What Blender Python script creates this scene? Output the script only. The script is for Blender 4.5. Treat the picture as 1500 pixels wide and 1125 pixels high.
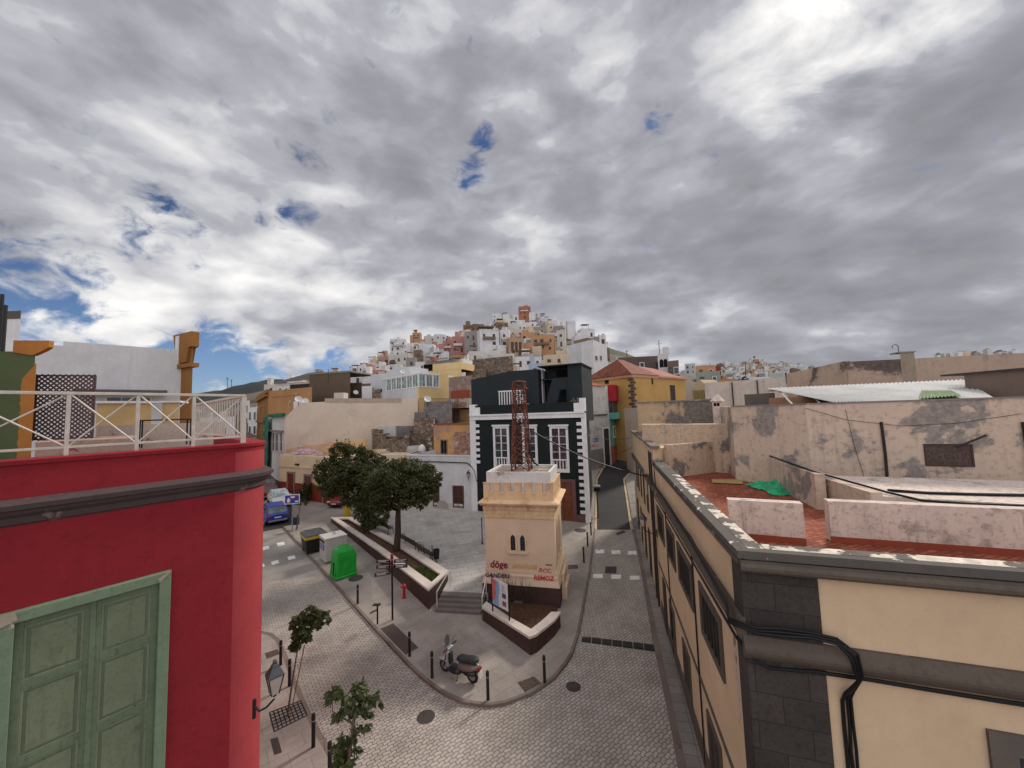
import bpy, bmesh, math, random
from math import sin, cos, tan, radians, pi, sqrt, exp, atan2, degrees, hypot
from mathutils import Vector, Matrix, noise as mnoise
for _o in list(bpy.data.objects): bpy.data.objects.remove(_o)
S = bpy.context.scene
COL = S.collection
# ---------------------------------------------------------------- camera
FPX, TH, RO, CZ = 556.0, radians(4.3), 0.033, 10.0
_F = Vector((0, cos(TH), sin(TH))); _U0 = Vector((0, -sin(TH), cos(TH))); _R0 = Vector((1, 0, 0))
_R = _R0*cos(RO)-_U0*sin(RO); _U = _U0*cos(RO)+_R0*sin(RO)
cam_d = bpy.data.cameras.new('camera'); cam = bpy.data.objects.new('camera', cam_d); COL.objects.link(cam)
cam_d.sensor_width = 36; cam_d.lens = 36*FPX/1500; cam_d.clip_start = .05; cam_d.clip_end = 20000
M3 = Matrix((_R, _U, -_F)).transposed().to_4x4(); M3.translation = (0, 0, CZ); cam.matrix_world = M3
S.camera = cam
# ---------------------------------------------------------------- light
def ray(px, py):
    return (_F*FPX+_R*(px-750)+_U*(562.5-py))
sd = ray(1236, 30).normalized()
SUN_EL = math.asin(sd.z); SUN_AZ = atan2(sd.x, sd.y)
sun_d = bpy.data.lights.new('sun', 'SUN'); sun = bpy.data.objects.new('sun', sun_d); COL.objects.link(sun)
sun_d.energy = 3.0; sun_d.angle = radians(10); sun_d.color = (1, .90, .79)
sun.rotation_euler = sd.to_track_quat('Z', 'Y').to_euler(); sun.location = (40, 40, 60)
W = bpy.data.worlds.new('World'); S.world = W; W.use_nodes = True
nt = W.node_tree; nt.nodes.clear()
class NT:
    "tiny node helper"
    def __init__(s, nt): s.nt = nt
    def n(s, t, ins=None, **kw):
        a = s.nt.nodes.new(t)
        for k, v in kw.items(): setattr(a, k, v)
        for k, v in (ins or {}).items():
            if isinstance(v, bpy.types.NodeSocket): s.nt.links.new(v, a.inputs[k])
            else: a.inputs[k].default_value = v
        return a
    def m(s, op, a, b=0.0, c=0.0, clamp=False):
        x = s.n('ShaderNodeMath', {0: a, 1: b, 2: c}, operation=op, use_clamp=clamp); return x.outputs[0]
    def vm(s, op, a, b=(0, 0, 0)):
        x = s.n('ShaderNodeVectorMath', {0: a, 1: b}, operation=op); return x.outputs[1] if op in ('DOT_PRODUCT', 'LENGTH') else x.outputs[0]
    def noise(s, vec, scale, detail=4, rough=.5, dist=0.0):
        return s.n('ShaderNodeTexNoise', {'Vector': vec, 'Scale': scale, 'Detail': detail, 'Roughness': rough, 'Distortion': dist}).outputs['Fac']
    def mix(s, f, a, b, blend='MIX'):
        x = s.n('ShaderNodeMix', None, data_type='RGBA', blend_type=blend)
        for i, v in ((0, f), (6, a), (7, b)):
            if isinstance(v, bpy.types.NodeSocket): s.nt.links.new(v, x.inputs[i])
            else: x.inputs[i].default_value = v if i == 0 else (tuple(v)+(1,) if len(v) == 3 else v)
        return x.outputs[2]
    def sm(s, v, lo, hi, a=0.0, b=1.0):
        x = s.n('ShaderNodeMapRange', {'Value': v, 'From Min': lo, 'From Max': hi, 'To Min': a, 'To Max': b}, interpolation_type='SMOOTHSTEP'); return x.outputs[0]
    def ramp(s, v, pts):
        r = s.n('ShaderNodeValToRGB', {'Fac': v}); e = r.color_ramp.elements
        while len(e) < len(pts): e.new(.5)
        for i, (p, c) in enumerate(pts):
            e[i].position = p; e[i].color = tuple(c)+(1,) if len(c) == 3 else c
        return r.outputs[0]
w = NT(nt)
D = w.n('ShaderNodeTexCoord').outputs['Generated']
D = w.vm('NORMALIZE', D)
sx = w.n('ShaderNodeSeparateXYZ', {0: D})
X, Y, Z = sx.outputs
zz = w.m('ADD', w.m('MAXIMUM', Z, 0.0), .25)
P = w.n('ShaderNodeCombineXYZ', {0: w.m('DIVIDE', X, zz), 1: w.m('DIVIDE', Y, zz), 2: 0.0}).outputs[0]
def mapn(v, rot, sc, loc=(0, 0, 0)):
    return w.n('ShaderNodeMapping', {'Vector': v, 'Rotation': (0, 0, radians(rot)), 'Scale': sc, 'Location': loc}).outputs[0]
big = w.noise(mapn(P, 28, (.5, 1.0, 1), (3.1, 1.7, 0)), .8, 2, .4, .3)
mid = w.noise(mapn(P, 30, (.62, 1.1, 1), (7.3, 2.2, 0)), 2.1, 4, .45, .2)
fine = w.noise(mapn(P, 20, (.8, 1.1, 1), (1.3, 5.2, 0)), 5.2, 6, .52, .15)
glow = w.noise(mapn(P, 60, (.6, 1.3, 1), (4.3, .2, 0)), 4.5, 6, .6, .3)
def blob(px, py, rad, el=1.0):
    "soft weight around a direction of the sky"
    c = ray(px, py).normalized(); d = w.vm('DOT_PRODUCT', D, tuple(c))
    return w.sm(d, cos(radians(rad)), 1.0)
def total(base, items):
    v = base
    for px, py, rad, wt in items: v = w.m('MULTIPLY_ADD', blob(px, py, rad), wt, v)
    return v
# how bright each stretch of cloud is
puff = w.noise(w.vm('MULTIPLY', D, (1, 1, 2.1)), 7.5, 5, .5, .25)
lum = w.m('MULTIPLY_ADD', w.m('SUBTRACT', puff, .5), .85, w.m('MULTIPLY', w.m('SUBTRACT', mid, .5), -.35))
lum = w.m('ADD', lum, w.m('MULTIPLY_ADD', mid, 1.05, w.m('MULTIPLY_ADD', fine, .42, w.m('MULTIPLY', big, .36))))
lum = total(lum, [(1180, 60, 20, .03), (1210, 260, 7, .13), (120, 340, 26, .10), (330, 480, 24, .12), (560, 370, 12, .05), (820, 60, 14, .02), (560, 60, 18, -.06),
    (60, 60, 22, -.08), (300, 30, 12, -.05), (1000, 330, 20, -.12), (1420, 250, 24, -.06), (1450, 60, 14, -.05), (1250, 430, 24, -.06), (700, 400, 12, -.02), (640, 520, 10, .05), (930, 510, 8, .08), (1200, 490, 10, .03), (980, 170, 12, .05), (700, 220, 9, .06)])
gl = w.m('MULTIPLY', blob(1245, 0, 14), w.m('MULTIPLY_ADD', glow, 2.6, -.75))
lum = w.m('ADD', lum, w.m('MULTIPLY', gl, .58))
cloud = w.ramp(lum, [(.50, (.235, .234, .264)), (.78, (.315, .315, .35)), (.97, (.44, .447, .488)), (1.0, (.48, .487, .528))])
hi = w.m('SUBTRACT', lum, .98); hi = w.m('MAXIMUM', hi, 0.0)
cloud = w.mix(w.m('MINIMUM', w.m('MULTIPLY', hi, 1.7), 1.0), cloud, (1.25, 1.22, 1.16))
# where the cloud opens
hole = w.noise(w.vm('MULTIPLY', D, (1, 1, 1.5)), 15.0, 7, .6, .5)
op = w.m('MULTIPLY_ADD', hole, -5.0, 1.55)
op = total(op, [(0, 400, 8, 1.35), (240, 335, 6, 1.1), (434, 319, 3.2, .8), (398, 308, 3.2, .8), (90, 465, 7, .45), (684, 254, 3.0, 1.0), (697, 225, 2.5, .7), (711, 198, 2.4, .95), (462, 228, 3.4, .95), (968, 172, 2.4, 1.2),
    (330, 570, 10, 2.1), (210, 560, 8, .9), (490, 545, 5, 1.5), (60, 560, 7, .5)])
opn = w.sm(op, -.35, .95)
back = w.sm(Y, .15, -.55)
cloud = w.mix(back, cloud, w.mix(1.0, cloud, (2.5, 2.4, 2.3), 'MULTIPLY'))  # unseen cloud behind the camera, brightened to light the walls facing it
sky = w.n('ShaderNodeTexSky', None, sky_type='NISHITA', sun_disc=False, sun_elevation=SUN_EL, sun_rotation=SUN_AZ, air_density=1.0, dust_density=.1, ozone_density=3.0).outputs[0]
sky = w.mix(1.0, sky, w.mix(w.sm(Z, .10, .38), (.92, 1.0, 1.25), (.62, .70, .86)), 'MULTIPLY')
b1 = w.n('ShaderNodeBackground', {'Color': sky, 'Strength': .07}).outputs[0]
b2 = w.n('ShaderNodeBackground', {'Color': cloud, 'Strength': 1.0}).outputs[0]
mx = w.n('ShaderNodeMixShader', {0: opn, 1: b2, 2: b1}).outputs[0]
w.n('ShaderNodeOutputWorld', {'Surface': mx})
S.view_settings.view_transform = 'Standard'; S.view_settings.look = 'None'; S.view_settings.exposure = .1; S.view_settings.gamma = 1
S.render.engine = 'CYCLES'
# ---------------------------------------------------------------- terrain
def sstep(a, b, x):
    t = max(0, min(1, (x-a)/(b-a))); return t*t*(3-2*t)
def g0(y):
    "the streets: flat in front, then climbing gently"
    if y < 16: return 0.0
    if y < 60: return .042*(y-16)
    return 1.848+.07*(y-60) if y < 110 else 5.348+.03*(y-110)
def hill1(x, y):
    if y < 75: return 0.0
    sx = 160 if x < 22 else 66
    r = exp(-((x-22)/sx)**2)*(.12+.88*sstep(-200, -105, x))
    up = min(1, (y-75)/235); back = 1 if y < 310 else exp(-((y-310)/120)**2)
    return 82*r*(up**.95)*back
def hill2(x, y):
    if y < 350: return 0.0
    return 92*exp(-((x-470)/230)**2)*sstep(420, 800, y)*(1 if y < 800 else exp(-((y-800)/200)**2))
def ground(x, y):
    return g0(min(y, 140))+hill1(x, y)+hill2(x, y)
def PZ(px, py, z=0.0):
    r = ray(px, py); t = (z-CZ)/r.z; return Vector((r.x*t, r.y*t, z))
def PY(px, py, y):
    r = ray(px, py); t = y/r.y; return Vector((r.x*t, y, CZ+r.z*t))
def PG(px, py, off=0.0, y0=6, y1=1400):
    "the point of the ground seen there"
    r = ray(px, py).copy(); r = r/r.y; y = y0; prev = y0
    while y < y1:
        if CZ+r.z*y <= ground(r.x*y, y)+off:
            a, b = prev, y
            for _ in range(24):
                c = (a+b)/2
                if CZ+r.z*c <= ground(r.x*c, c)+off: b = c
                else: a = c
            return Vector((r.x*b, b, CZ+r.z*b))
        prev = y; y *= 1.01
    return None
def xy(p): return (p[0], p[1])
# ---------------------------------------------------------------- mesh builder
class MB:
    def __init__(s): s.v = []; s.f = []; s.smooth = False
    def add(s, vs, fs):
        b = len(s.v); s.v += [tuple(p) for p in vs]; s.f += [tuple(b+i for i in f) for f in fs]; return s
    def hexa(s, p):
        "eight corners, bottom ring then top ring"
        return s.add(p, [(3, 2, 1, 0), (4, 5, 6, 7), (0, 1, 5, 4), (1, 2, 6, 5), (2, 3, 7, 6), (3, 0, 4, 7)])
    def box(s, x0, x1, y0, y1, z0, z1):
        return s.hexa([(x0, y0, z0), (x1, y0, z0), (x1, y1, z0), (x0, y1, z0), (x0, y0, z1), (x1, y0, z1), (x1, y1, z1), (x0, y1, z1)])
    def fb(s, F, a, b, t0, t1, z0, z1):
        "box on a facade frame: a..b along, t0..t1 outwards"
        P = F.pt
        return s.hexa([P(a, t1, z0), P(b, t1, z0), P(b, t0, z0), P(a, t0, z0), P(a, t1, z1), P(b, t1, z1), P(b, t0, z1), P(a, t0, z1)])
    def prism(s, poly, z0, z1):
        "vertical prism; z0, z1 numbers or functions of (x, y)"
        n = len(poly); ar = sum(poly[i][0]*poly[(i+1) % n][1]-poly[(i+1) % n][0]*poly[i][1] for i in range(n))
        if ar < 0: poly = poly[::-1]
        zf = lambda z, p: z(p[0], p[1]) if callable(z) else z
        vs = [(p[0], p[1], zf(z0, p)) for p in poly]+[(p[0], p[1], zf(z1, p)) for p in poly]
        fs = [tuple(range(n-1, -1, -1)), tuple(range(n, 2*n))]+[(i, (i+1) % n, n+(i+1) % n, n+i) for i in range(n)]
        return s.add(vs, fs)
    def fprism(s, F, prof, t0, t1):
        "profile in (s, z) on a frame, extruded outwards from t0 to t1"
        n = len(prof); ar = sum(prof[i][0]*prof[(i+1) % n][1]-prof[(i+1) % n][0]*prof[i][1] for i in range(n))
        if ar < 0: prof = prof[::-1]
        vs = [F.pt(a, t1, z) for a, z in prof]+[F.pt(a, t0, z) for a, z in prof]
        fs = [tuple(range(n)), tuple(range(2*n-1, n-1, -1))]+[(i, n+i, n+(i+1) % n, (i+1) % n) for i in range(n)]
        return s.add(vs, fs)
    def ring(s, F, prof_o, prof_i, t0, t1):
        "frame between two profiles of equal length"
        n = len(prof_o)
        vs = [F.pt(a, t1, z) for a, z in prof_o]+[F.pt(a, t1, z) for a, z in prof_i]+[F.pt(a, t0, z) for a, z in prof_o]+[F.pt(a, t0, z) for a, z in prof_i]
        fs = []
        for i in range(n):
            j = (i+1) % n
            fs += [(i, j, n+j, n+i), (2*n+j, 2*n+i, 3*n+i, 3*n+j), (j, i, 2*n+i, 2*n+j), (n+i, n+j, 3*n+j, 3*n+i)]
        return s.add(vs, fs)
    def tube(s, pts, r, n=6, cap=True):
        pts = [Vector(p) for p in pts]; k = len(pts); rs = r if isinstance(r, (list, tuple)) else [r]*k
        vs = []; up = Vector((.13, .21, .97))
        for i, p in enumerate(pts):
            d = (pts[min(i+1, k-1)]-pts[max(i-1, 0)])
            if d.length < 1e-9: d = Vector((0, 0, 1))
            d.normalize(); a = d.cross(up)
            if a.length < .1: a = d.cross(Vector((1, 0, 0)))
            a.normalize(); b = d.cross(a).normalized()
            vs += [p+a*cos(2*pi*j/n)*rs[i]+b*sin(2*pi*j/n)*rs[i] for j in range(n)]
        fs = [(i*n+j, i*n+(j+1) % n, (i+1)*n+(j+1) % n, (i+1)*n+j) for i in range(k-1) for j in range(n)]
        if cap: fs += [tuple(range(n-1, -1, -1)), tuple((k-1)*n+j for j in range(n))]
        return s.add(vs, fs)
    def lathe(s, c, prof, n=16):
        "prof of (r, z) about the vertical through c"
        vs = [(c[0]+r*cos(2*pi*j/n), c[1]+r*sin(2*pi*j/n), c[2]+z) for r, z in prof for j in range(n)]
        k = len(prof)
        fs = [(i*n+j, i*n+(j+1) % n, (i+1)*n+(j+1) % n, (i+1)*n+j) for i in range(k-1) for j in range(n)]
        fs += [tuple(range(n-1, -1, -1)), tuple((k-1)*n+j for j in range(n))]
        return s.add(vs, fs)
    def loft(s, rings):
        n = len(rings[0]); k = len(rings); vs = [p for r in rings for p in r]
        fs = [(i*n+j, i*n+(j+1) % n, (i+1)*n+(j+1) % n, (i+1)*n+j) for i in range(k-1) for j in range(n)]
        fs += [tuple(range(n-1, -1, -1)), tuple((k-1)*n+j for j in range(n))]
        return s.add(vs, fs)
    def build(s, name, mat, parent=None, bevel=0.0, smooth=False, sub=0):
        me = bpy.data.meshes.new(name)
        base = Vector(parent['_b']) if parent is not None and '_b' in parent else Vector((0, 0, 0))
        me.from_pydata([(p[0]-base.x, p[1]-base.y, p[2]-base.z) for p in s.v], [], s.f)
        me.materials.append(mat); me.update()
        o = bpy.data.objects.new(name, me); COL.objects.link(o)
        if parent is not None:
            o.parent = parent
            if '_b' in parent: o['_b'] = parent['_b']
        if smooth:
            me.polygons.foreach_set('use_smooth', [True]*len(me.polygons))
        if bevel:
            m = o.modifiers.new('bevel', 'BEVEL'); m.width = bevel; m.segments = 2; m.limit_method = 'ANGLE'; m.angle_limit = radians(40)
        if sub:
            m = o.modifiers.new('sub', 'SUBSURF'); m.levels = sub; m.render_levels = sub
        return o
class Fr:
    "a vertical plane: origin, direction u (degrees, 0 = +x), outward normal to the right of u"
    def __init__(s, o, deg=None, to=None):
        s.o = Vector((o[0], o[1], 0))
        if to is not None: s.u = Vector((to[0]-o[0], to[1]-o[1], 0)); s.L = s.u.length; s.u.normalize()
        else: s.u = Vector((cos(radians(deg)), sin(radians(deg)), 0))
        s.n = Vector((s.u.y, -s.u.x, 0))
    def pt(s, a, t, z): p = s.o+s.u*a+s.n*t; return (p.x, p.y, z)
    def at(s, px, py):
        "(s, z) of the point of this plane seen at a pixel"
        r = ray(px, py); k = s.o.dot(s.n)/Vector((r.x, r.y, 0)).dot(s.n); p = Vector((r.x*k, r.y*k, 0))
        return ((p-s.o).dot(s.u), CZ+r.z*k)
    def off(s, t): f = Fr((s.o.x+s.n.x*t, s.o.y+s.n.y*t), 0); f.u = s.u; f.n = s.n; return f
    def side(s, a, deg=90):
        "frame turned into the building from the point a along (right-hand side wall)"
        p = s.pt(a, 0, 0); f = Fr(p, 0); an = radians(deg)
        f.u = Vector((s.u.x*cos(an)-s.u.y*sin(an), s.u.x*sin(an)+s.u.y*cos(an), 0)); f.n = Vector((f.u.y, -f.u.x, 0)); return f
def tag(o, label=None, cat=None, group=None, kind=None):
    if label: o['label'] = label
    if cat: o['category'] = cat
    if group: o['group'] = group
    if kind: o['kind'] = kind
    return o
def thing(name, label, cat, base=(0, 0, 0), group=None, rz=0.0):
    o = bpy.data.objects.new(name, None); COL.objects.link(o); o.location = base; o.rotation_euler = (0, 0, rz)
    o.empty_display_size = .3
    o['_b'] = [float(c) for c in base] if rz == 0 and (base[0] or base[1] or base[2]) else [0.0, 0.0, 0.0]
    return tag(o, label, cat, group)
def copy_tree(o, parent=None):
    c = o.copy(); COL.objects.link(c)
    if parent is not None: c.parent = parent
    for ch in list(o.children): copy_tree(ch, c)
    return c
def poly_walls(poly, z0, z1, par=0.0, pt=.3):
    "closed block on any four sided footprint, with a sunken roof when par > 0"
    m = MB()
    if par <= 0: return m.prism(poly, z0, z1)
    ar = sum(poly[i][0]*poly[(i+1) % 4][1]-poly[(i+1) % 4][0]*poly[i][1] for i in range(4))
    if ar < 0: poly = poly[::-1]
    cx = sum(p[0] for p in poly)/4; cy = sum(p[1] for p in poly)/4; inn = []
    for p in poly: dx, dy = cx-p[0], cy-p[1]; k = pt*1.4/max(.1, hypot(dx, dy)); inn.append((p[0]+dx*k, p[1]+dy*k))
    vs = [(p[0], p[1], z0) for p in poly]+[(p[0], p[1], z1) for p in poly]+[(p[0], p[1], z1) for p in inn]+[(p[0], p[1], z1-par) for p in inn]
    fs = [(3, 2, 1, 0)]
    for i in range(4):
        j = (i+1) % 4; fs += [(i, j, 4+j, 4+i), (4+i, 4+j, 8+j, 8+i), (8+i, 8+j, 12+j, 12+i)]
    return m.add(vs, fs+[(12, 13, 14, 15)])
# ---------------------------------------------------------------- materials
MATS = {}
def newmat(name):
    m = bpy.data.materials.new(name); m.use_nodes = True; t = m.node_tree; t.nodes.clear(); a = NT(t)
    pos = a.n('ShaderNodeNewGeometry').outputs['Position']
    return m, a, pos
def finish(a, col, rough=.85, bump=None, bs=.3, metal=0.0, spec=.3, dist=.02, emit=None, alpha=None):
    b = a.n('ShaderNodeBsdfPrincipled', {'Base Color': col if isinstance(col, bpy.types.NodeSocket) else tuple(col)+(1,), 'Roughness': rough, 'Metallic': metal, 'Specular IOR Level': spec})
    if bump is not None:
        bn = a.n('ShaderNodeBump', {'Height': bump, 'Strength': bs, 'Distance': dist}); a.nt.links.new(bn.outputs[0], b.inputs['Normal'])
    a.n('ShaderNodeOutputMaterial', {'Surface': b.outputs[0]})
def mul(c, k): return tuple(min(1, x*k) for x in c)
def plain(name, col, rough=.6, metal=0.0, var=.12, scale=6, spec=.3):
    if name in MATS: return MATS[name]
    m, a, pos = newmat(name); nz = a.noise(pos, scale, 5, .6)
    finish(a, a.mix(a.sm(nz, .3, .7), mul(col, 1-var), mul(col, 1+var)), rough, nz, .15, metal, spec)
    MATS[name] = m; return m
def plaster(name, col, dirt=.25, patch=None, pamt=.0, streak=.3, rough=.92, scale=1.0, dcol=(.10, .085, .075), bs=.35, pscale=.55):
    "painted render: broad tone shifts, rain streaks, specks, and bare patches where the coat has come off"
    if name in MATS: return MATS[name]
    m, a, pos = newmat(name)
    n1 = a.noise(pos, .7*scale, 5, .6, .3); n2 = a.noise(pos, 6*scale, 6, .65); n3 = a.noise(pos, 38*scale, 3, .6)
    st = a.noise(a.n('ShaderNodeMapping', {'Vector': pos, 'Scale': (5*scale, 5*scale, .35*scale)}).outputs[0], 1.0, 5, .6, .2)
    c = a.mix(a.sm(n1, .25, .75), mul(col, .88), mul(col, 1.08))
    c = a.mix(a.m('MULTIPLY', a.sm(n2, .48, .75), dirt), c, tuple(.6*x+.4*d for x, d in zip(mul(col, .6), dcol)))
    c = a.mix(a.m('MULTIPLY', a.m('MULTIPLY', a.sm(st, .5, .78), a.sm(n1, .35, .7)), streak), c, dcol)
    c = a.mix(a.m('MULTIPLY', a.sm(n3, .35, .7), .08), c, mul(col, .7))
    h = a.m('MULTIPLY_ADD', n2, .5, a.m('MULTIPLY', n3, .4))
    if patch:
        pn = a.noise(pos, pscale*scale, 9, .6, .25)
        pn = a.m('MULTIPLY_ADD', a.m('SUBTRACT', n2, .5), .10, pn); k = a.sm(pn, .655-pamt*.3, .69-pamt*.3); rim = a.sm(pn, .59-pamt*.3, .66-pamt*.3); c = a.mix(a.m('MULTIPLY', rim, .28), c, mul(col, .6))
        pc = a.mix(a.sm(n2, .35, .65), mul(patch, .75), mul(patch, 1.15))
        c = a.mix(k, c, pc); h = a.m('SUBTRACT', h, a.m('MULTIPLY', k, .5))
    finish(a, c, rough, h, bs, 0, .2)
    MATS[name] = m; return m
def blocks(name, col, joint, deg, bw=.6, bh=.3, var=.25, mortar=.012, off=.5, rough=.9, flat=False, bs=.6, wob=.0, dirt=.2, scale=1.0):
    "courses of stone or paving; deg is the direction of the courses in plan"
    if name in MATS: return MATS[name]
    m, a, pos = newmat(name); d = radians(deg)
    u = a.vm('DOT_PRODUCT', pos, (cos(d), sin(d), 0)); v = a.vm('DOT_PRODUCT', pos, (-sin(d), cos(d), 0)) if flat else a.vm('DOT_PRODUCT', pos, (0, 0, 1))
    if wob:
        wv = a.m('SINE', a.m('MULTIPLY', u, 2*pi/bw)); v = a.m('MULTIPLY_ADD', wv, wob, v)
        wu = a.m('SINE', a.m('MULTIPLY', v, pi/bh)); u = a.m('MULTIPLY_ADD', wu, wob*.8, u)
    uv = a.n('ShaderNodeCombineXYZ', {0: u, 1: v, 2: 0.0}).outputs[0]
    n0 = a.noise(pos, 1.1*scale, 4, .55); n2 = a.noise(pos, 14*scale, 5, .65); jit = a.n('ShaderNodeTexNoise', {'Vector': pos, 'Scale': 3.0, 'Detail': 3}).outputs['Color']
    uv = a.vm('ADD', uv, a.vm('MULTIPLY', a.vm('SUBTRACT', jit, (.5, .5, .5)), (mortar*2.2, mortar*2.2, 0)))
    b = a.n('ShaderNodeTexBrick', {'Vector': uv, 'Color1': tuple(mul(col, 1-var))+(1,), 'Color2': tuple(mul(col, 1+var))+(1,), 'Mortar': tuple(joint)+(1,), 'Scale': 1.0, 'Mortar Size': mortar, 'Mortar Smooth': .3, 'Bias': 0.0, 'Brick Width': bw, 'Row Height': bh}, offset=off)
    c = a.mix(a.m('MULTIPLY', a.sm(n2, .4, .7), dirt), b.outputs[0], mul(col, .45))
    n5 = a.noise(pos, .35*scale, 6, .62, .6); c = a.mix(a.sm(n0, .3, .7), a.mix(1.0, c, (.80, .79, .77), 'MULTIPLY'), c)
    c = a.mix(a.m('MULTIPLY', a.sm(n5, .5, .66), .42 if flat else .2), c, a.mix(1.0, c, (.55, .54, .53), 'MULTIPLY'))
    h = a.m('MULTIPLY_ADD', b.outputs['Fac'], -1.0, a.m('MULTIPLY', n2, .35))
    finish(a, c, rough, h, bs, 0, .25, .015)
    MATS[name] = m; return m
def stones(name, col, joint=(.05, .04, .035), scale=3.0, var=.45, white=.0, bs=1.0):
    "random rubble masonry with deep joints and remains of render"
    if name in MATS: return MATS[name]
    m, a, pos = newmat(name); n = a.noise(pos, 2.5, 5, .6); pv = a.vm('ADD', a.vm('MULTIPLY', pos, (1, 1, 1.5)), a.vm('MULTIPLY', a.n('ShaderNodeTexNoise', {'Vector': pos, 'Scale': 2.2, 'Detail': 3}).outputs['Color'], (.35, .35, .35)))
    v1 = a.n('ShaderNodeTexVoronoi', {'Vector': pv, 'Scale': scale}); v2 = a.n('ShaderNodeTexVoronoi', {'Vector': pv, 'Scale': scale}, feature='DISTANCE_TO_EDGE')
    g = a.n('ShaderNodeSeparateColor', {0: v1.outputs['Color']}).outputs[0]
    c = a.mix(g, mul(col, 1-var), mul(col, 1+var)); c = a.mix(a.sm(v2.outputs['Distance'], .0, .09), joint, c)
    c = a.mix(a.m('MULTIPLY', a.sm(n, .35, .7), .45), c, mul(col, .55))
    if white:
        wn = a.noise(pos, .8, 7, .6); c = a.mix(a.sm(wn, .66-white*.3, .72-white*.3), c, a.mix(a.sm(n, .3, .7), (.36, .31, .26), (.48, .43, .38)))
    finish(a, c, .95, a.m('MULTIPLY_ADD', v2.outputs['Distance'], 1.5, a.m('MULTIPLY', n, .3)), bs, 0, .2, .05)
    MATS[name] = m; return m
def glassm(name='dark_glass', col=(.02, .024, .028), rough=.12):
    if name in MATS: return MATS[name]
    m, a, pos = newmat(name); nz = a.noise(pos, 1.7, 3)
    finish(a, a.mix(a.sm(nz, .35, .65), col, mul(col, 2.4)), rough, nz, .05, 0, .5); MATS[name] = m; return m
# shared colours
WHITE = plaster('white_render', (.66, .66, .65), .18, streak=.25)
IRON = plain('black_iron', (.016, .016, .018), .55, .2)
GLASS = glassm()
BASALT = blocks('basalt_blocks', (.060, .050, .046), (.030, .026, .025), -19, .78, .46, .22, .007, dirt=.5)
STONE = plaster('dark_stone_trim', (.085, .072, .064), .5, (.20, .17, .14), .12, .5, scale=2.5)
WOOD = plain('brown_wood', (.11, .045, .022), .6, 0, .3, 3)
CABLE = plain('black_cable', (.008, .008, .009), .5)
def window(parent, F, a0, a1, z0, z1, fm, gm=None, fw=.09, bars=(1, 0), proud=.07, sill=.0, name='window', lab=None, bt=.04):
    "a framed opening: frame with glazing bars, and the pane as its own piece"
    m = MB(); m.ring(F, [(a0, z0), (a1, z0), (a1, z1), (a0, z1)], [(a0+fw, z0+fw), (a1-fw, z0+fw), (a1-fw, z1-fw), (a0+fw, z1-fw)], -.02, proud)
    nb, nh = bars
    for i in range(nb):
        c = a0+(a1-a0)*(i+1)/(nb+1); m.fb(F, c-bt/2, c+bt/2, 0, proud*.6, z0+fw, z1-fw)
    for i in range(nh):
        c = z0+(z1-z0)*(i+1)/(nh+1); m.fb(F, a0+fw, a1-fw, 0, proud*.5, c-bt/2, c+bt/2)
    if sill: m.fb(F, a0-sill, a1+sill, 0, proud+sill, z0-.09, z0-.003)
    o = m.build(name, fm, parent)
    if lab: o['label'] = lab
    MB().fb(F, a0+fw*.9, a1-fw*.9, -.03, proud*.28, z0+fw*.9, z1-fw*.9).build('pane', gm or GLASS, o)
    return o
def walls(F, L, depth, z0, z1, par=.0, pt=.25, deg=90):
    "block with a sunken flat roof behind a parapet"
    m = MB(); S_ = F.side(L, deg); T = Fr(F.pt(0, 0, 0), 0); T.u = S_.u; T.n = S_.n
    A, B = F.pt(0, 0, 0), F.pt(L, 0, 0); C = S_.pt(depth, 0, 0); Dd = T.pt(depth, 0, 0)
    poly = [A[:2], B[:2], C[:2], Dd[:2]]
    if par <= 0: m.prism(poly, z0, z1); return m
    cx = sum(p[0] for p in poly)/4; cy = sum(p[1] for p in poly)/4
    inn = []
    for p in poly:
        dx, dy = cx-p[0], cy-p[1]; l = hypot(dx, dy); k = pt*1.4/l; inn.append((p[0]+dx*k, p[1]+dy*k))
    vs = [(p[0], p[1], z0) for p in poly]+[(p[0], p[1], z1) for p in poly]+[(p[0], p[1], z1) for p in inn]+[(p[0], p[1], z1-par) for p in inn]
    fs = [(3, 2, 1, 0)]
    for i in range(4):
        j = (i+1) % 4; fs += [(i, j, 4+j, 4+i), (4+i, 4+j, 8+j, 8+i), (8+i, 8+j, 12+j, 12+i)]
    fs.append((12, 13, 14, 15)); m.add(vs, fs); return m
# ---------------------------------------------------------------- ground
def drape(name, poly, mat, off, cuts=(16, 60), thick=0.0, kind='structure'):
    "a sheet on the street slope, cut where the slope changes; thick gives it an edge down"
    bm = bmesh.new(); vs = [bm.verts.new((p[0], p[1], 0)) for p in poly]; bm.faces.new(vs)
    for c in cuts:
        bmesh.ops.bisect_plane(bm, geom=bm.verts[:]+bm.edges[:]+bm.faces[:], plane_co=(0, c, 0), plane_no=(0, 1, 0))
    bmesh.ops.triangulate(bm, faces=bm.faces[:])
    if thick:
        e = [e for e in bm.edges if len(e.link_faces) == 1]; r = bmesh.ops.extrude_edge_only(bm, edges=e)
        low = [v for v in r['geom'] if isinstance(v, bmesh.types.BMVert)]; lowset = set(low)
        for v in bm.verts: v.co.z = g0(v.co.y)+off-(thick if v in lowset else 0)
    else:
        for v in bm.verts: v.co.z = g0(v.co.y)+off
    bmesh.ops.recalc_face_normals(bm, faces=bm.faces[:])
    if bm.faces and sum(f.normal.z for f in bm.faces) < 0: bmesh.ops.reverse_faces(bm, faces=bm.faces[:])
    me = bpy.data.meshes.new(name); bm.to_mesh(me); bm.free(); me.materials.append(mat)
    o = bpy.data.objects.new(name, me); COL.objects.link(o)
    return tag(o, kind=kind)
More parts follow.
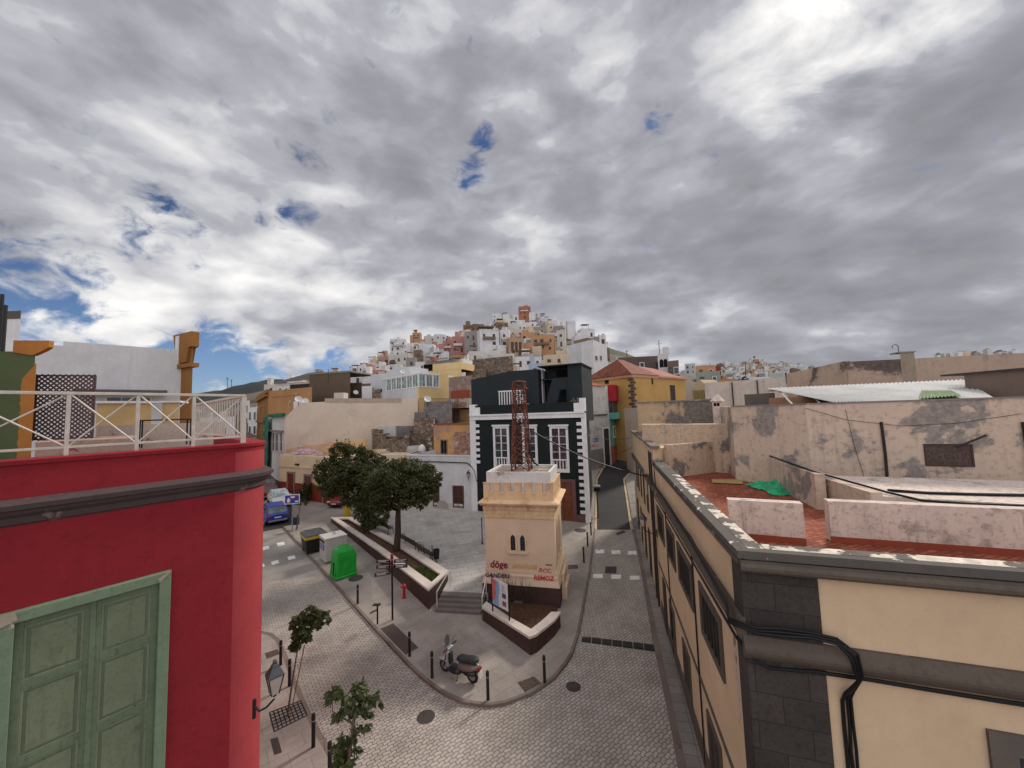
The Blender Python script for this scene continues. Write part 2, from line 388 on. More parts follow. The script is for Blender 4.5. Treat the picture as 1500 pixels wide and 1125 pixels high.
COBBLE = blocks('street_cobbles', (.40, .36, .325), (.10, .088, .08), 38, .235, .125, .12, .011, .5, .75, True, .7, .014, .12, .6)
SLAB = blocks('pavement_slabs', (.32, .285, .256), (.19, .168, .15), 40, .95, .6, .07, .008, .5, .8, True, .3, 0, .25, .7)
SLABR = blocks('side_pavement_slabs', (.27, .245, .225), (.13, .12, .11), 76, .4, .4, .10, .012, 0, .8, True, .4, 0, .25, .7)
PLAZA = blocks('plaza_slabs', (.46, .44, .415), (.22, .205, .19), 17, 1.15, .55, .07, .016, .5, .75, True, .4, 0, .22, .7)
KERB = blocks('kerb_stone', (.19, .15, .13), (.09, .075, .07), 30, .9, 2.0, .12, .01, 0, .8, True, .3)
def asph(name, col):
    m, a, pos = newmat(name); n = a.noise(pos, 60, 4, .7); n1 = a.noise(pos, .5, 4, .6, .4)
    c = a.mix(a.sm(n, .3, .7), mul(col, .7), mul(col, 1.35)); c = a.mix(a.sm(n1, .35, .7), mul(col, .75), c)
    finish(a, c, .85, n, .5, 0, .3, .01); MATS[name] = m; return m
ASPH = asph('dark_asphalt', (.034, .034, .036)); ASPHL = asph('worn_asphalt', (.28, .26, .24)); CONC = asph('pavement_concrete', (.29, .26, .235))
EARTH = plain('city_earth', (.16, .13, .10), .95, 0, .35, .5)
PAINT = plaster('road_paint', (.72, .72, .70), .35, (.25, .23, .21), .12, 0, scale=4)
YPAINT = plaster('yellow_line_paint', (.50, .40, .24), .3, (.2, .18, .15), .15, 0, scale=4)
# base ground out to the horizon, with the hills standing in it as their own meshes
m = MB(); ys = [-60, 5, 16, 30, 60, 110, 140, 200, 350, 700, 1500, 3000, 9000]
for i in range(len(ys)-1):
    ws = [max(300, 1.8*abs(ys[k]))+(0 if ys[k] < 1500 else 0) for k in (i, i+1)]
    m.add([(-ws[0], ys[i], g0(min(ys[i], 140))-.012), (ws[0], ys[i], g0(min(ys[i], 140))-.012), (ws[1], ys[i+1], g0(min(ys[i+1], 140))-.012), (-ws[1], ys[i+1], g0(min(ys[i+1], 140))-.012)], [(0, 1, 2, 3)])
tag(m.build('ground', EARTH), kind='structure')
def hillmesh(name, x0, x1, nx, y0, y1, ny, fn, mat):
    m = MB(); vs = []; fs = []
    for j in range(ny+1):
        for i in range(nx+1):
            x = x0+(x1-x0)*i/nx; y = y0+(y1-y0)*j/ny
            vs.append((x, y, fn(x, y)))
    for j in range(ny):
        for i in range(nx):
            a = j*(nx+1)+i; fs.append((a, a+1, a+nx+2, a+nx+1))
    m.add(vs, fs); return tag(m.build(name, mat, smooth=True), kind='structure')
HEARTH = plaster('hill_earth', (.13, .105, .08), .6, (.05, .06, .03), .35, 0, scale=.12)
hillmesh('hill', -330, 230, 60, 74, 560, 50, lambda x, y: ground(x, y)+mnoise.noise(Vector((x*.05, y*.05, 0)))*1.2*min(1, (y-74)/60)-.15, HEARTH)
hillmesh('far_hill', -100, 1100, 60, 421, 1250, 44, lambda x, y: ground(x, y)-.3, HEARTH)
MNT = plaster('mountain_scrub', (.030, .036, .038), .6, (.05, .05, .048), .2, 0, scale=.012)
def mtn(x, y):
    r = 96*exp(-((x+560)/230)**2)+62*exp(-((x+900)/300)**2)+40*exp(-((x+330)/120)**2)
    return -20+(r+16)*exp(-((y-1000)/260)**2)+mnoise.fractal(Vector((x*.012, y*.012, 3)), .9, 2, 5)*11
hillmesh('mountain', -2000, -60, 130, 560, 1500, 60, mtn, MNT)
def ridge(x, y): return -20+(118*sstep(500, 1500, x)+12*mnoise.noise(Vector((x*.006, 0, 0))))*exp(-((y-1300)/240)**2)
hillmesh('ridge', 350, 3200, 90, 800, 1800, 24, ridge, MNT)
# street surfaces, outlines in plan
def g2(pts, off=0.0): return [xy(PG(px, py, off)) for px, py in pts]
KL = [(414.7, 773), (488, 856), (543, 917), (575, 953), (610, 989), (630, 1006), (650, 1020), (677, 1032), (700, 1036), (719, 1037), (740, 1034), (780, 1019), (800, 1006), (815, 994), (830, 975), (839, 960), (849, 928), (860, 867), (865, 840), (872, 776)]
PLW = .10
kerb = g2(KL, .0)
BA = PG(845, 771, PLW)          # the dark house stands here
road = [(-60, 4), (20, 4), (20, 34.5), (-60, 50)]
drape('street', [(-40, 3), (7, 3), (7.6, 20), (10.6, 34), (6.5, 34), (-13, 44), (-40, 62)], COBBLE, .0)
far_k = [xy(PG(x, y, 0)) for x, y in ((872, 776), (873.9, 701.7), (883, 685.5), (922, 661), (940, 652))]
rt_k = [xy(PG(x, y, 0)) for x, y in ((926, 776), (914.3, 701.7), (922, 693.6), (950, 676))]
drape('street_asphalt', far_k+[(rt_k[-1][0]+2, far_k[-1][1])]+rt_k[::-1], ASPH, .004)
def strip(name, pts, w, mat, off, thick=0.0, kind='structure'):
    L, Rr = [], []
    for i, p in enumerate(pts):
        a = Vector(pts[max(i-1, 0)]); b = Vector(pts[min(i+1, len(pts)-1)]); d = (b-a).normalized(); n = Vector((-d.y, d.x)); q = Vector(p)
        L.append(tuple(q+n*w[0])); Rr.append(tuple(q+n*w[1]))
    return drape(name, L+Rr[::-1], mat, off, thick=thick, kind=kind)
strip('kerb_line', far_k, (.06, -.12), YPAINT, .010); strip('kerb_line', rt_k, (.12, -.06), YPAINT, .010)
# left: worn asphalt band and the dark asphalt under the parked cars
la = g2([(330, 860), (471, 842), (488, 856), (414.7, 773), (382, 779), (320, 790)])
drape('street_asphalt', la, ASPHL, .004)
LS = [xy(PG(x, y, 0)) for x, y in ((428.7, 770.7), (431, 745), (409, 722), (399, 700), (391, 680))]
l0 = xy(PG(372, 781.5, 0))
drape('street_asphalt', [l0]+LS+[(LS[-1][0]-10, LS[-1][1]+6), (l0[0]-4, l0[1]+14)], ASPH, .008)
# the island of pavement between the two streets, kerb stones round its edge
isl = kerb+[(6.3, 33.2), (5.9, 34.5), (-10, 41.5), (-24, 49), xy(PG(409, 726, 0)), xy(PG(425, 742, 0)), xy(PG(428, 770, 0))]
ke = Vector(kerb[0])
strip('kerb', kerb, (0, .12), KERB, .105, .12)
def inset(pts, d):
    r = []
    for i, p in enumerate(pts):
        a = Vector(pts[max(i-1, 0)]); b = Vector(pts[min(i+1, len(pts)-1)]); t = (b-a).normalized(); r.append(tuple(Vector(p)+Vector((-t.y, t.x))*d))
    return r
kin = inset(kerb, .12)
# pavement (fine slabs near the corner, smoother further up the left street)
split = 7
drape('pavement', kin[2:]+[(6.45, 33.5), (5.9, 34.5), (1, 38), (-9, 30.5), (-9.2, 24.5)], SLAB, .10)
drape('pavement', kin[:3]+[(-9.2, 24.5), (-9, 30.5), (1, 38), (-10, 43), (-24, 50), xy(PG(409, 725, 0)), xy(PG(428, 742, 0)), xy(PG(430, 770, 0))], CONC, .096)
# near left pavement
LK = [(330, 925), (381, 927), (399, 931), (410, 940), (423, 968), (434, 1000), (445, 1026), (458, 1053), (470, 1076), (482, 1096), (500, 1130), (520, 1170)]
lk = g2(LK, 0)
strip('kerb', lk, (0, -.16), KERB, .105, .12)
lki = inset(lk, -.16)
drape('pavement', lki+[(-4, 6.0), (-12, 6.0), (-19, 17)], SLAB, .10)
# pavement along the building on the right
RK = [(926, 777), (934, 808), (943, 860), (956, 939), (967, 989), (983, 1067), (993, 1125), (1003, 1180)]
rk = g2(RK, 0)
strip('kerb', rk, (.20, 0), KERB, .105, .12)
BU = Vector((sin(radians(13.5)), cos(radians(13.5)))); BB = Vector((5.0, 11.31))
rki = inset(rk, .2)
drape('pavement', rki+[tuple(BB-BU*3.5+Vector((.3, 0))), tuple(BB+BU*23+Vector((.3, 0)))], SLABR, .10)
rf = [xy(PG(x, y, 0)) for x, y in ((926, 776), (914.3, 701.7), (922, 693.6), (950, 676))]
drape('pavement', inset(rf, -.12)+[(rf[-1][0]+8, rf[-1][1]), (rf[0][0]+6, rf[0][1]-1)], SLABR, .10)
fk = inset(far_k, .12)
drape('pavement', fk+[(30, far_k[-1][1]+12), (6, far_k[-1][1]+8), (6.3, 34.0)], SLAB, .10)
# drain across the right street, manholes, plates
PL = plain('cast_iron_plate', (.055, .048, .045), .7, .3, .3, 20)
PLR = plain('rusty_plate', (.085, .062, .052), .8, .2, .3, 12)
def plate(name, px, off, mat, lab, cat='manhole cover', th=.006):
    pts = g2(px, off); drape(name, pts, mat, off+th, thick=th+.004); o = S.objects[-1] if False else bpy.data.objects[-1]
    return o
def flat_thing(name, pts, off, mat, lab, cat, th=.008, group=None):
    o = drape(name, pts, mat, off+th, thick=th+.003); o.pop('kind', None) if hasattr(o, 'pop') else None
    if 'kind' in o: del o['kind']
    return tag(o, lab, cat, group)
def disc(px, py, r, off, n=20, sy=1):
    c = PG(px, py, off); return [(c.x+r*cos(2*pi*i/n), c.y+r*sin(2*pi*i/n)*sy) for i in range(n)]
flat_thing('manhole_cover', disc(624, 1050, .30, 0), 0, PL, 'round iron manhole cover in the cobbles below the scooter corner', 'manhole cover')
flat_thing('manhole_cover', disc(840, 1006, .27, 0), 0, PL, 'round iron manhole cover in the cobbles of the right street just before the drain grille', 'manhole cover')
flat_thing('manhole_cover', disc(521, 847, .42, .1), .1, PL, 'round dull manhole cover in the pavement beside the green container', 'manhole cover')
flat_thing('manhole_cover', disc(850, 777, .45, .1), .1, PL, 'round manhole cover in the pavement outside the brown door', 'manhole cover')
def quad(px, off): return g2(px, off)
flat_thing('access_plate', quad([(557, 921), (576, 913), (613, 949), (594, 959)], .1), .1, PLR, 'long rusty steel cover let into the pavement at the foot of the signpost', 'access cover')
flat_thing('access_plate', quad([(758, 1000), (782, 991), (793, 1001), (769, 1014)], .1), .1, PLR, 'square rusty cover in the pavement beside the bollard on the rounded corner', 'access cover')
flat_thing('access_plate', quad([(388, 957), (407, 951), (410, 958), (391, 965)], .1), .1, PLR, 'small reddish cover in the pavement by the red house', 'access cover')
flat_thing('access_plate', quad([(396, 1083), (407, 1080), (413, 1102), (402, 1106)], .1), .1, PL, 'narrow dark cover in the pavement below the tree grate', 'access cover')
flat_thing('access_plate', quad([(832, 828), (846, 827), (847, 833), (832, 834)], .1), .1, PLR, 'square cover in the pavement right of the tower', 'access cover')
flat_thing('access_plate', quad([(887, 830), (903, 830), (903, 840), (886, 840)], 0), 0, PL, 'square dark cover in the road between the two rows of white marks', 'access cover')
flat_thing('access_plate', quad([(902, 781), (914, 777), (916, 780), (904, 784)], 0), 0, PL, 'small dark cover in the cobbles just below the asphalt', 'access cover')
dr = thing('drain_grille', 'long black drain grille crossing the right street', 'drain', tuple(PG(903, 945, 0)))
dA, dB = PG(850, 936, 0), PG(957, 950, 0); FD = Fr((dA.x, dA.y-.2), to=(dB.x, dB.y-.2)); FD2 = FD
m = MB(); m.ring(FD, [(0, 0)]*4, [(0, 0)]*4, 0, 0); m = MB()
zd = g0(dA.y)
for k in range(7):
    a0 = FD.L*k/7+.015; a1 = FD.L*(k+1)/7-.015
    m2 = MB(); m2.fb(FD, a0, a1, -.42, 0, zd-.01, zd+.004); m2.build('tray', plain('drain_dark', (.012, .012, .013), .8), dr)
    m3 = MB()
    for j in range(9): 
        c = a0+(a1-a0)*(j+.5)/9; m3.fb(FD, c-.012, c+.012, -.40, -.02, zd+.005, zd+.016)
    m3.fb(FD, a0, a1, -.225, -.195, zd+.005, zd+.018); m3.build('grate', PL, dr)
# white road marks
def marks(cs, wpx, hpx, grp, labf):
    for i, (x, y) in enumerate(cs):
        q = quad([(x-wpx, y-hpx), (x+wpx, y-hpx), (x+wpx+.3, y+hpx), (x-wpx, y+hpx)], 0)
        flat_thing('road_mark', q, .006, PAINT, labf(i), 'road mark', .004, grp)
ordn = ['left', 'middle', 'right']
marks([(878.6, 808), (902.3, 809), (926, 810)], 6.3, 2.8, 'white blocks across the right street', lambda i: ordn[i]+' white block of the upper row across the right street')
marks([(875.7, 844), (902.5, 845), (929.6, 846.5)], 7, 3, 'white blocks across the right street', lambda i: ordn[i]+' white block of the lower row across the right street')
for i, (x, y) in enumerate([(389, 803), (411.5, 797), (403, 824), (427, 817), (382, 829)]):
    q = quad([(x-6, y-1), (x+4.5, y-3.4), (x+6, y+1), (x-4.5, y+3.6)], 0)
    flat_thing('road_mark', q, .009, PAINT, ['left block of the upper dashed line beside the bins', 'right block of the upper dashed line beside the bins', 'middle block of the lower dashed line beside the bins', 'right block of the lower dashed line, nearest the black bin', 'left block of the lower dashed line, half hidden by the red house'][i], 'road mark', .004, 'white dashes across the left street')
# ---------------------------------------------------------------- long cream building on the right
def on(px, py, z): return xy(PZ(px, py, z))
CREAM = plaster('cream_render', (.60, .44, .285), .12, streak=.16, rough=.93, dcol=(.22, .14, .09))
CREAMF = plaster('cream_render_front', (.60, .445, .295), .14, streak=.22, rough=.93, dcol=(.26, .17, .10))
COPING = plaster('parapet_coping', (.17, .145, .125), .55, (.62, .58, .50), .12, .3, scale=1.0, pscale=1.6, dcol=(.05, .045, .04))
COPW = plaster('coping_peeling', (.13, .115, .10), .6, (.62, .56, .47), .62, .3, pscale=2.0)
COPD = plaster('coping_dark', (.105, .095, .085), .7, (.62, .57, .49), .16, .3, pscale=2.4)
MOULD = plaster('stone_moulding', (.11, .088, .072), .5, (.21, .17, .135), .1, .4, scale=2, dcol=(.03, .026, .022))
OLDW = plaster('weathered_wall', (.585, .465, .37), .7, (.27, .24, .215), .40, 1.0, scale=.9, dcol=(.13, .10, .085), pscale=.7)
OLDW2 = plaster('weathered_pink_wall', (.63, .53, .465), 1.0, (.42, .35, .31), .30, .9, scale=1.6, dcol=(.13, .105, .09), pscale=1.1)
OLDW3 = plaster('weathered_tan_wall', (.54, .41, .30), .8, (.18, .16, .145), .36, .95, scale=1.3, dcol=(.08, .065, .055))
TILEF = blocks('terracotta_roof_floor', (.36, .10, .055), (.10, .035, .025), 20, .26, .13, .35, .012, .5, .9, True, .6, 0, .95, 1.3)
REDP = plaster('red_skirting', (.26, .06, .035), .4, streak=.1)
GREYR = plaster('grey_cement', (.22, .20, .185), .5, (.30, .27, .24), .2, .5, scale=1)
FS = Fr(BB, to=(BB[0]+BU[0], BB[1]+BU[1])); FS.n = -FS.n if FS.n.x > 0 else FS.n
# frame with s along the street (away from us) and the normal towards the street
sC = (Vector((3.97, 7.0))-BB).dot(BU)           # the near corner
C0 = FS.pt(sC, 0, 0)
FF = Fr(C0, -19)                                  # the front, facing us
rb = thing('corner_building', 'long cream two storey building with dark stone corner, filling the right side of the street', 'building', (C0[0], C0[1], 0))
SF = 7.95                                          # where the low front part ends along the street
ZR = 7.42
def poly_wall(z0, z1, par, m):
    pts = [FS.pt(sC, 0, 0)[:2], FF.pt(13, 0, 0)[:2]]
    return pts
m = MB()
Bk = FS.pt(SF, 0, 0); Bk2 = (Bk[0]+11, Bk[1]-2.6)
Bk = FS.pt(SF, 0, 0)
core = [C0[:2], FF.pt(12, 0, 0)[:2], (FF.pt(12, 0, 0)[0]+2.5, FF.pt(12, 0, 0)[1]+11), Bk[:2]]
m.prism(core, -.3, 6.5); m.build('wall', CREAM, rb)
m = MB(); m.prism([FF.pt(.0, .004, 0)[:2], FF.pt(12, .004, 0)[:2], FF.pt(12, -.1, 0)[:2], FF.pt(0.1, -.1, 0)[:2]], -.3, ZR-.17); m.build('front_wall', CREAMF, rb)
# parapet walls above the roof floor
m = MB(); m.fb(FS, sC+.012, SF, -.42, 0, 6.503, ZR-.16); m.build('parapet', CREAM, rb)
m = MB(); m.fb(FF, .43, 12, -.42, -.1, 6.503, ZR-.16); m.build('parapet', CREAMF, rb)
m = MB(); m.fb(FS, sC-.05, SF+.0, -.43, .05, ZR-.13, ZR); m.fb(FF, .05, 12, -.40, .05, ZR-.133, ZR+.004)
m.build('coping', COPD, rb)
m = MB(); m.fb(FS, sC+.1, 3.6, -.425, -.17, ZR+.001, ZR+.006); m.build('flaking_paint', COPW, rb)
m = MB(); m.fb(FF, .42, 12, -.39, -.12, ZR+.005, ZR+.010); m.build('flaking_paint', COPW, rb)
m = MB(); m.fb(FF, -.02, 12, .004, .13, ZR-.33, ZR-.155); m.tube([FF.pt(-.02, .10, ZR-.25), FF.pt(12, .10, ZR-.25)], .085, 10); m.build('coping_moulding', MOULD, rb)
m = MB(); m.fb(FS, sC, SF, .0, .05, ZR-.25, ZR-.16); m.build('coping_moulding', MOULD, rb)
# dark stone quoin at the corner
m = MB(); m.fb(FF, -.01, 1.12, .005, .035, -.3, ZR-.32); m.build('stone_corner', BASALT, rb)
m = MB(); m.fb(FS, sC-.02, sC+.42, .003, .03, -.3, ZR-.25); m.build('stone_corner', BASALT, rb)
# string course round both fronts, rounded
def course(F, a, b, z0, z1, name='string_course', mat=MOULD, t=.2):
    m = MB(); zc = (z0+z1)/2; h = (z1-z0)/2; n = 8
    prof = [(0, z0)]+[(t*(.35+.65*sin(pi*i/n)), z0+(z1-z0)*i/n) for i in range(n+1)]+[(0, z1)]
    vs = [F.pt(a, q, z) for q, z in prof]+[F.pt(b, q, z) for q, z in prof]; k = len(prof)
    fs = [(i, i+1, k+i+1, k+i) for i in range(k-1)]+[tuple(range(k-1, -1, -1)), tuple(range(k, 2*k))]
    m.add(vs, fs); return m.build(name, mat, rb)
course(FF, -.06, 12, 5.62, 6.0); course(FS, sC-.06, SF, 5.86, 6.28, t=.16)
m = MB(); m.fb(FS, sC, SF-.01, 0, .035, 2.50, 2.60); m.build('thin_band', MOULD, rb)
m = MB(); m.fb(FS, sC, SF-.01, 0, .03, .1, .75); m.build('plinth', MOULD, rb)
# windows on the street side: (s0, s1, z0, z1) read along the wall
WFR = plaster('stone_window_surround', (.10, .082, .070), .4, streak=.2, scale=3)
DKW = plain('dark_brown_shutter', (.035, .026, .022), .7)
def pxwin(F, pts):
    q = [F.at(*p) for p in pts]; a = [p[0] for p in q]; z = [p[1] for p in q]
    return min(a), max(a), sum(sorted(z)[:2])/2, sum(sorted(z)[2:])/2
W1 = pxwin(FS, [(1026, 853), (1057, 905), (1062, 990), (1030, 925)])
ww = []
for pts in ([(1026, 853), (1057, 905), (1062, 990), (1030, 925)], [(994, 798), (1013, 830), (1016, 890), (996, 848)], [(976, 760), (988, 785), (990, 830), (978, 795)], [(962.5, 735), (971, 753), (974, 790), (965, 762)]):
    a0, a1, z0, z1 = pxwin(FS, pts); ww.append((a0, a1))
    o = window(rb, FS, a0, a1, 4.12, 5.42, WFR, GLASS, .16, (0, 0), .05)
    for k in range(5):
        c = a0+.2+(a1-a0-.4)*(k+.5)/5; m = MB(); m.fb(FS, c-.03, c+.03, .012, .045, 4.3, 5.25); m.build('bar', DKW, o)
for a0, a1 in ((-2.1, -.9), (1.2, 2.3), (3.9, 5.0)):
    o = window(rb, FS, a0, a1, .7, 2.2, WFR, DKW, .12, (1, 0), .05)
for a0, a1 in ():
    o = window(rb, FS, a0, a1, 4.0, 5.9, WFR, GLASS, .1, (1, 0), .05)
for a0, a1, z0, z1 in ((6.0, 6.8, .1, 2.3),):
    m = MB(); m.fb(FS, a0, a1, 0, .045, z0, z1); m.build('door', DKW, rb)
# window at the lower right of the front
a, z = FF.at(1443, 1066)
o = window(rb, FF, a, a+1.7, z-2.1, z, plaster('stone_front_surround', (.13, .11, .095), .35, streak=.2, scale=3), GLASS, .3, (0, 0), .06)
# higher far section of the same street front
hs0, hs1 = 9.55, 20.5
far = thing('terrace_building', 'cream building with higher parapet continuing the street front beyond the corner building', 'building', FS.pt(SF, 0, 0))
fz = FS.at(950, 636)
m = MB(); p0 = FS.pt(SF+.02, 0, 0); p1 = FS.pt(22.5, 0, 0); 
bq = on(1121, 640, 8.15); m.prism([FS.pt(SF, 0, 0)[:2], p1[:2], (p1[0]+7, p1[1]+1), (bq[0]+.3, bq[1]+.3), FS.pt(SF+.35, -.5, 0)[:2]], -.2, 7.98); m.build('wall', CREAM, far)
m = MB(); m.fb(FS, SF-.05, 22.5, -.35, .09, 7.985, 8.12); m.build('coping', COPING, far)
m = MB(); m.fb(FS, SF+.01, 22.5, .002, .12, 5.9, 6.2); m.build('string_course', MOULD, far)
for a0, a1 in ((9.0, 9.9), (11.2, 12.0), (13.2, 13.9), (15.2, 15.9), (17.2, 17.9), (18.8, 19.5)):
    window(far, FS, a0, a1, 4.0, 6.0, WFR, GLASS, .1, (1, 0), .05)
for a0, a1 in ((9.0, 9.9), (11.5, 12.4), (14, 14.9), (16.6, 17.4), (19.2, 20.2)):
    m = MB(); m.fb(FS, a0, a1, 0, .045, .2, 2.9); m.build('door', DKW, far)
m = MB()
for s_, r_ in ((SF+.12, .05), (SF+.95, .035)):
    m.tube([FS.pt(s_, .1, .4), FS.pt(s_, .1, 7.8)], r_, 6)
m.build('drainpipe', plain('dark_pipe', (.03, .026, .024), .6), far)
# roof deck: terracotta floor, inner walls, higher block behind
ZF = 6.507
m = MB(); m.prism([xy(FF.pt(.5, -.43, 0)), xy(FF.pt(11, -.43, 0)), xy(FF.pt(11, -9, 0)), (on(1121, 640, 8.15)[0]+2.5, on(1121, 640, 8.15)[1]-.6), (on(1121, 640, 8.15)[0]+.3, on(1121, 640, 8.15)[1]+.5), xy(FS.pt(SF+.5, -.43, 0))], 6.504, 6.56); m.build('roof_floor', TILEF, rb)
# white inner parapet, running parallel to the front, with a gap
def roofwall(name, A, B, th, z0, z1, mat, parent, skirt=False):
    F = Fr(A, to=B); m = MB(); m.fb(F, 0, F.L, -th, 0, z0, z1); o = m.build(name, mat, parent)
    if skirt: m = MB(); m.fb(F, -.02, F.L, .0, .03, z0+.002, z0+.14); m.build('skirting', REDP, o)
    return F
za = 7.30
I0 = on(1222, 772, za); I1 = on(1560, 800, za)
# positions along the front frame, set back from the parapet
roofwall('inner_wall', on(1213, 734, 7.55), on(1580, 750, 7.55), .3, 6.56, 7.55, OLDW2, rb, True)
roofwall('inner_wall', on(1066, 732, 7.53), on(1176, 738, 7.53), .3, 6.56, 7.53, OLDW2, rb, True)
# low wall with the black hose, stepping away to the far corner
roofwall('low_wall', on(1125, 671, 7.7), on(1193, 694, 7.7), .28, 6.56, 7.7, OLDW, rb)
roofwall('low_wall', on(1195, 697, 7.5), on(1275, 724, 7.45), .28, 6.56, 7.5, OLDW, rb)
# far wall of the lower roof
roofwall('back_wall', FS.pt(SF-.03, -.75, 0)[:2], on(1121, 640, 8.15), .3, 6.5, 8.15, OLDW3, rb)
# higher block
UB = thing('roof_block', 'tall weathered pinkish rooftop block with small boarded window, behind the terracotta roof floor', 'building', (9, 16, 6))
zt = 9.35
q0, q1, q2 = PY(1071, 597, 17.8), PY(1180, 593, 15.2), PY(1560, 582, 12.3)
zt1 = q0.z; zt = q1.z
qb = [xy(q0), xy(q1), xy(q2), (q2.x+3, q2.y+7), (q0.x+3, q0.y+7)]
m = MB(); m.prism(qb, 5.5, zt); m.build('wall', OLDW, UB)
m = MB()
for A, B in ((q0, q1), (q1, q2)):
    F = Fr(xy(A), to=xy(B)); m.fb(F, -.0, F.L, -.25, .03, zt+.002, zt+.06)
m.build('coping', GREYR, UB)
FU = Fr(xy(q1), to=xy(q2))
a0, z1 = FU.at(1352, 650); a1, z0 = FU.at(1428, 684)
o = window(UB, FU, a0, a1, z0, z1, plain('weathered_board_frame', (.07, .045, .035), .8), plain('weathered_board', (.085, .06, .05), .85, 0, .4, 14), .05, (0, 0), .03)
o['label'] = 'boarded window'
m = MB(); aa, za_ = FU.at(1400, 655); bb, zb_ = FU.at(1432, 636); m.tube([FU.pt(aa, .05, za_), FU.pt(bb, .45, zb_)], .035, 6); m.build('spout', plain('zinc_pipe', (.05, .042, .04), .6), UB)
for px in (1290, 1497):
    m = MB(); c, zz_ = FU.at(px, 618); e, ze = FU.at(px+11, 712)
    m.tube([FU.pt(c, .05, zz_), FU.pt(c+.02, .05, (zz_+ze)/2), FU.pt(c, .05, ze)], .045, 6); m.build('drainpipe', plain('tarred_pipe', (.03, .022, .02), .8, 0, .5), UB)
m = MB(); c1 = FU.at(1262, 600); pts = [FU.pt(*(lambda q: (q[0], .04, q[1]))(FU.at(x, y))) for x, y in ((1180, 598), (1240, 615), (1320, 624), (1400, 620), (1495, 606))]
m.tube(pts, .008, 4); pts = [FU.pt(*(lambda q: (q[0], .04, q[1]))(FU.at(x, y))) for x, y in ((1238, 600), (1250, 650), (1265, 698))]; m.tube(pts, .008, 4); m.build('wire', CABLE, UB)
# lower band of the block in front of the far right wall: roof level of the next terrace
m = MB(); m.prism([on(1275, 726, 7.42), on(1560, 742, 7.42), on(1560, 706, 7.42), on(1200, 696, 7.42)], 6.6, 7.42); m.build('terrace_slab', OLDW2, UB)
# black hose lying on the low wall and terrace
hose = [PZ(1112, 628, 8.3)]+[PZ(x, y, z) for x, y, z in ((1124, 634, 8.2), (1127, 650, 8.0), (1128, 668, 7.78), (1150, 676, 7.75), (1190, 690, 7.72), (1240, 704, 7.6), (1300, 721, 7.48), (1350, 733, 7.46), (1420, 738, 7.46), (1500, 741, 7.46), (1540, 742, 7.46))]
tag(MB().tube(hose, .035, 7).build('hose', CABLE, None, smooth=True), 'thick black hose running along the low roof wall towards the right edge', 'hose')
hose2 = [PZ(x, y, 7.46) for x, y in ((1300, 718), (1360, 722), (1430, 724), (1540, 726))]
tag(MB().tube(hose2, .04, 7).build('hose', CABLE, None, smooth=True), 'black pipe along the foot of the pinkish block under the boarded window', 'hose')
# green sheet heaped on the roof
gs = MB(); c = PZ(1141, 717, 6.58); R_ = random.Random(4); n = 34; vs = []; fs = []
for i in range(n):
    for j in range(n):
        u, v = i/(n-1)*2-1, j/(n-1)*2-1; r = max(abs(u), abs(v)); q = Vector((u*2.3, v*2.3, 1.7))
        h = (1-r**2.2)*(.10+.42*abs(mnoise.noise(q)))+.09*abs(mnoise.noise(q*2.6))
        vs.append((c.x+u*.72*(1+.25*mnoise.noise(q*.8))+v*.1, c.y+v*.95*(1+.3*mnoise.noise(q*.7+Vector((5, 0, 0)))), 6.575+h))
for i in range(n-1):
    for j in range(n-1): fs.append((i*n+j, (i+1)*n+j, (i+1)*n+j+1, i*n+j+1))
gs.add(vs, fs); gm_ = plain('green_plastic_sheet', (.02, .33, .15), .4, 0, .3, 4)
tag(gs.build('tarpaulin', gm_, None, smooth=True), 'crumpled bright green plastic sheet heaped on the terracotta roof floor', 'tarpaulin')
tag(MB().hexa([tuple(PZ(x, y, 6.563)) for x, y in ((1044, 707), (1088, 709), (1088, 702), (1042, 702))]+[tuple(PZ(x, y, 6.60)) for x, y in ((1044, 707), (1088, 709), (1088, 702), (1042, 702))]).build('plywood_sheet', plain('yellow_board', (.36, .25, .10), .8)), 'flat yellowish board lying at the far end of the terracotta roof', 'board')
# cables along the fronts
def F3(F, a, t, z): return F.pt(a, t, z)
R_ = random.Random(9)
for k, (zo, tt, r) in enumerate(((6.06, .15, .028), (6.10, .19, .024), (6.14, .13, .022))):
    pts = [F3(FS, s_, tt+.015*R_.random(), zo+.35-.0*s_+.035*R_.random()) for s_ in [9.5-i*.8 for i in range(14)] if s_ > sC+.6]
    zq = zo+.10
    pts += [F3(FS, sC+.3, .2, zq+.12), F3(FS, sC-.05, .26, zq+.02), F3(FF, .12, .24, zq-.02), F3(FF, .5, .2, zq-.03+.02*k), F3(FF, .9, .19, zq-.0), F3(FF, 1.25, .2, zq-.03), F3(FF, 1.42+.04*k, .22, zq-.22), F3(FF, 1.47+.03*k, .23, zq-.55), F3(FF, 1.33+.06*k, .1, zq-.85)]
    pts += [F3(FF, 1.3+.055*k+.02*R_.random(), .03+.01*k, zq-1.0-.4*j) for j in range(13)]
    tag(MB().tube(pts, r, 6).build('cable', CABLE, None, smooth=True), ['thick lowest cable of the bundle wrapping the dark corner and dropping down the cream front', 'middle cable of the bundle wrapping the dark corner', 'thin topmost cable of the bundle wrapping the dark corner'][k], 'cable', 'cables round the dark corner')
for k in range(2):
    pts = [F3(FS, s_, .1, 5.80-.02*k+.02*R_.random()) for s_ in (9.4, 7, 5, 3, 1, -1, -3, sC+.2)]+[F3(FF, .1, .12, 5.62), F3(FF, .3, .1, 5.52)]+[F3(FF, .3+.7*i, .06, 5.57-.02*k+.015*R_.random()) for i in range(1, 15)]
    tag(MB().tube(pts, .022, 6).build('cable', CABLE, None, smooth=True), ['upper of the two thin cables under the stone moulding', 'lower of the two thin cables under the stone moulding'][k], 'cable', 'cables round the dark corner')
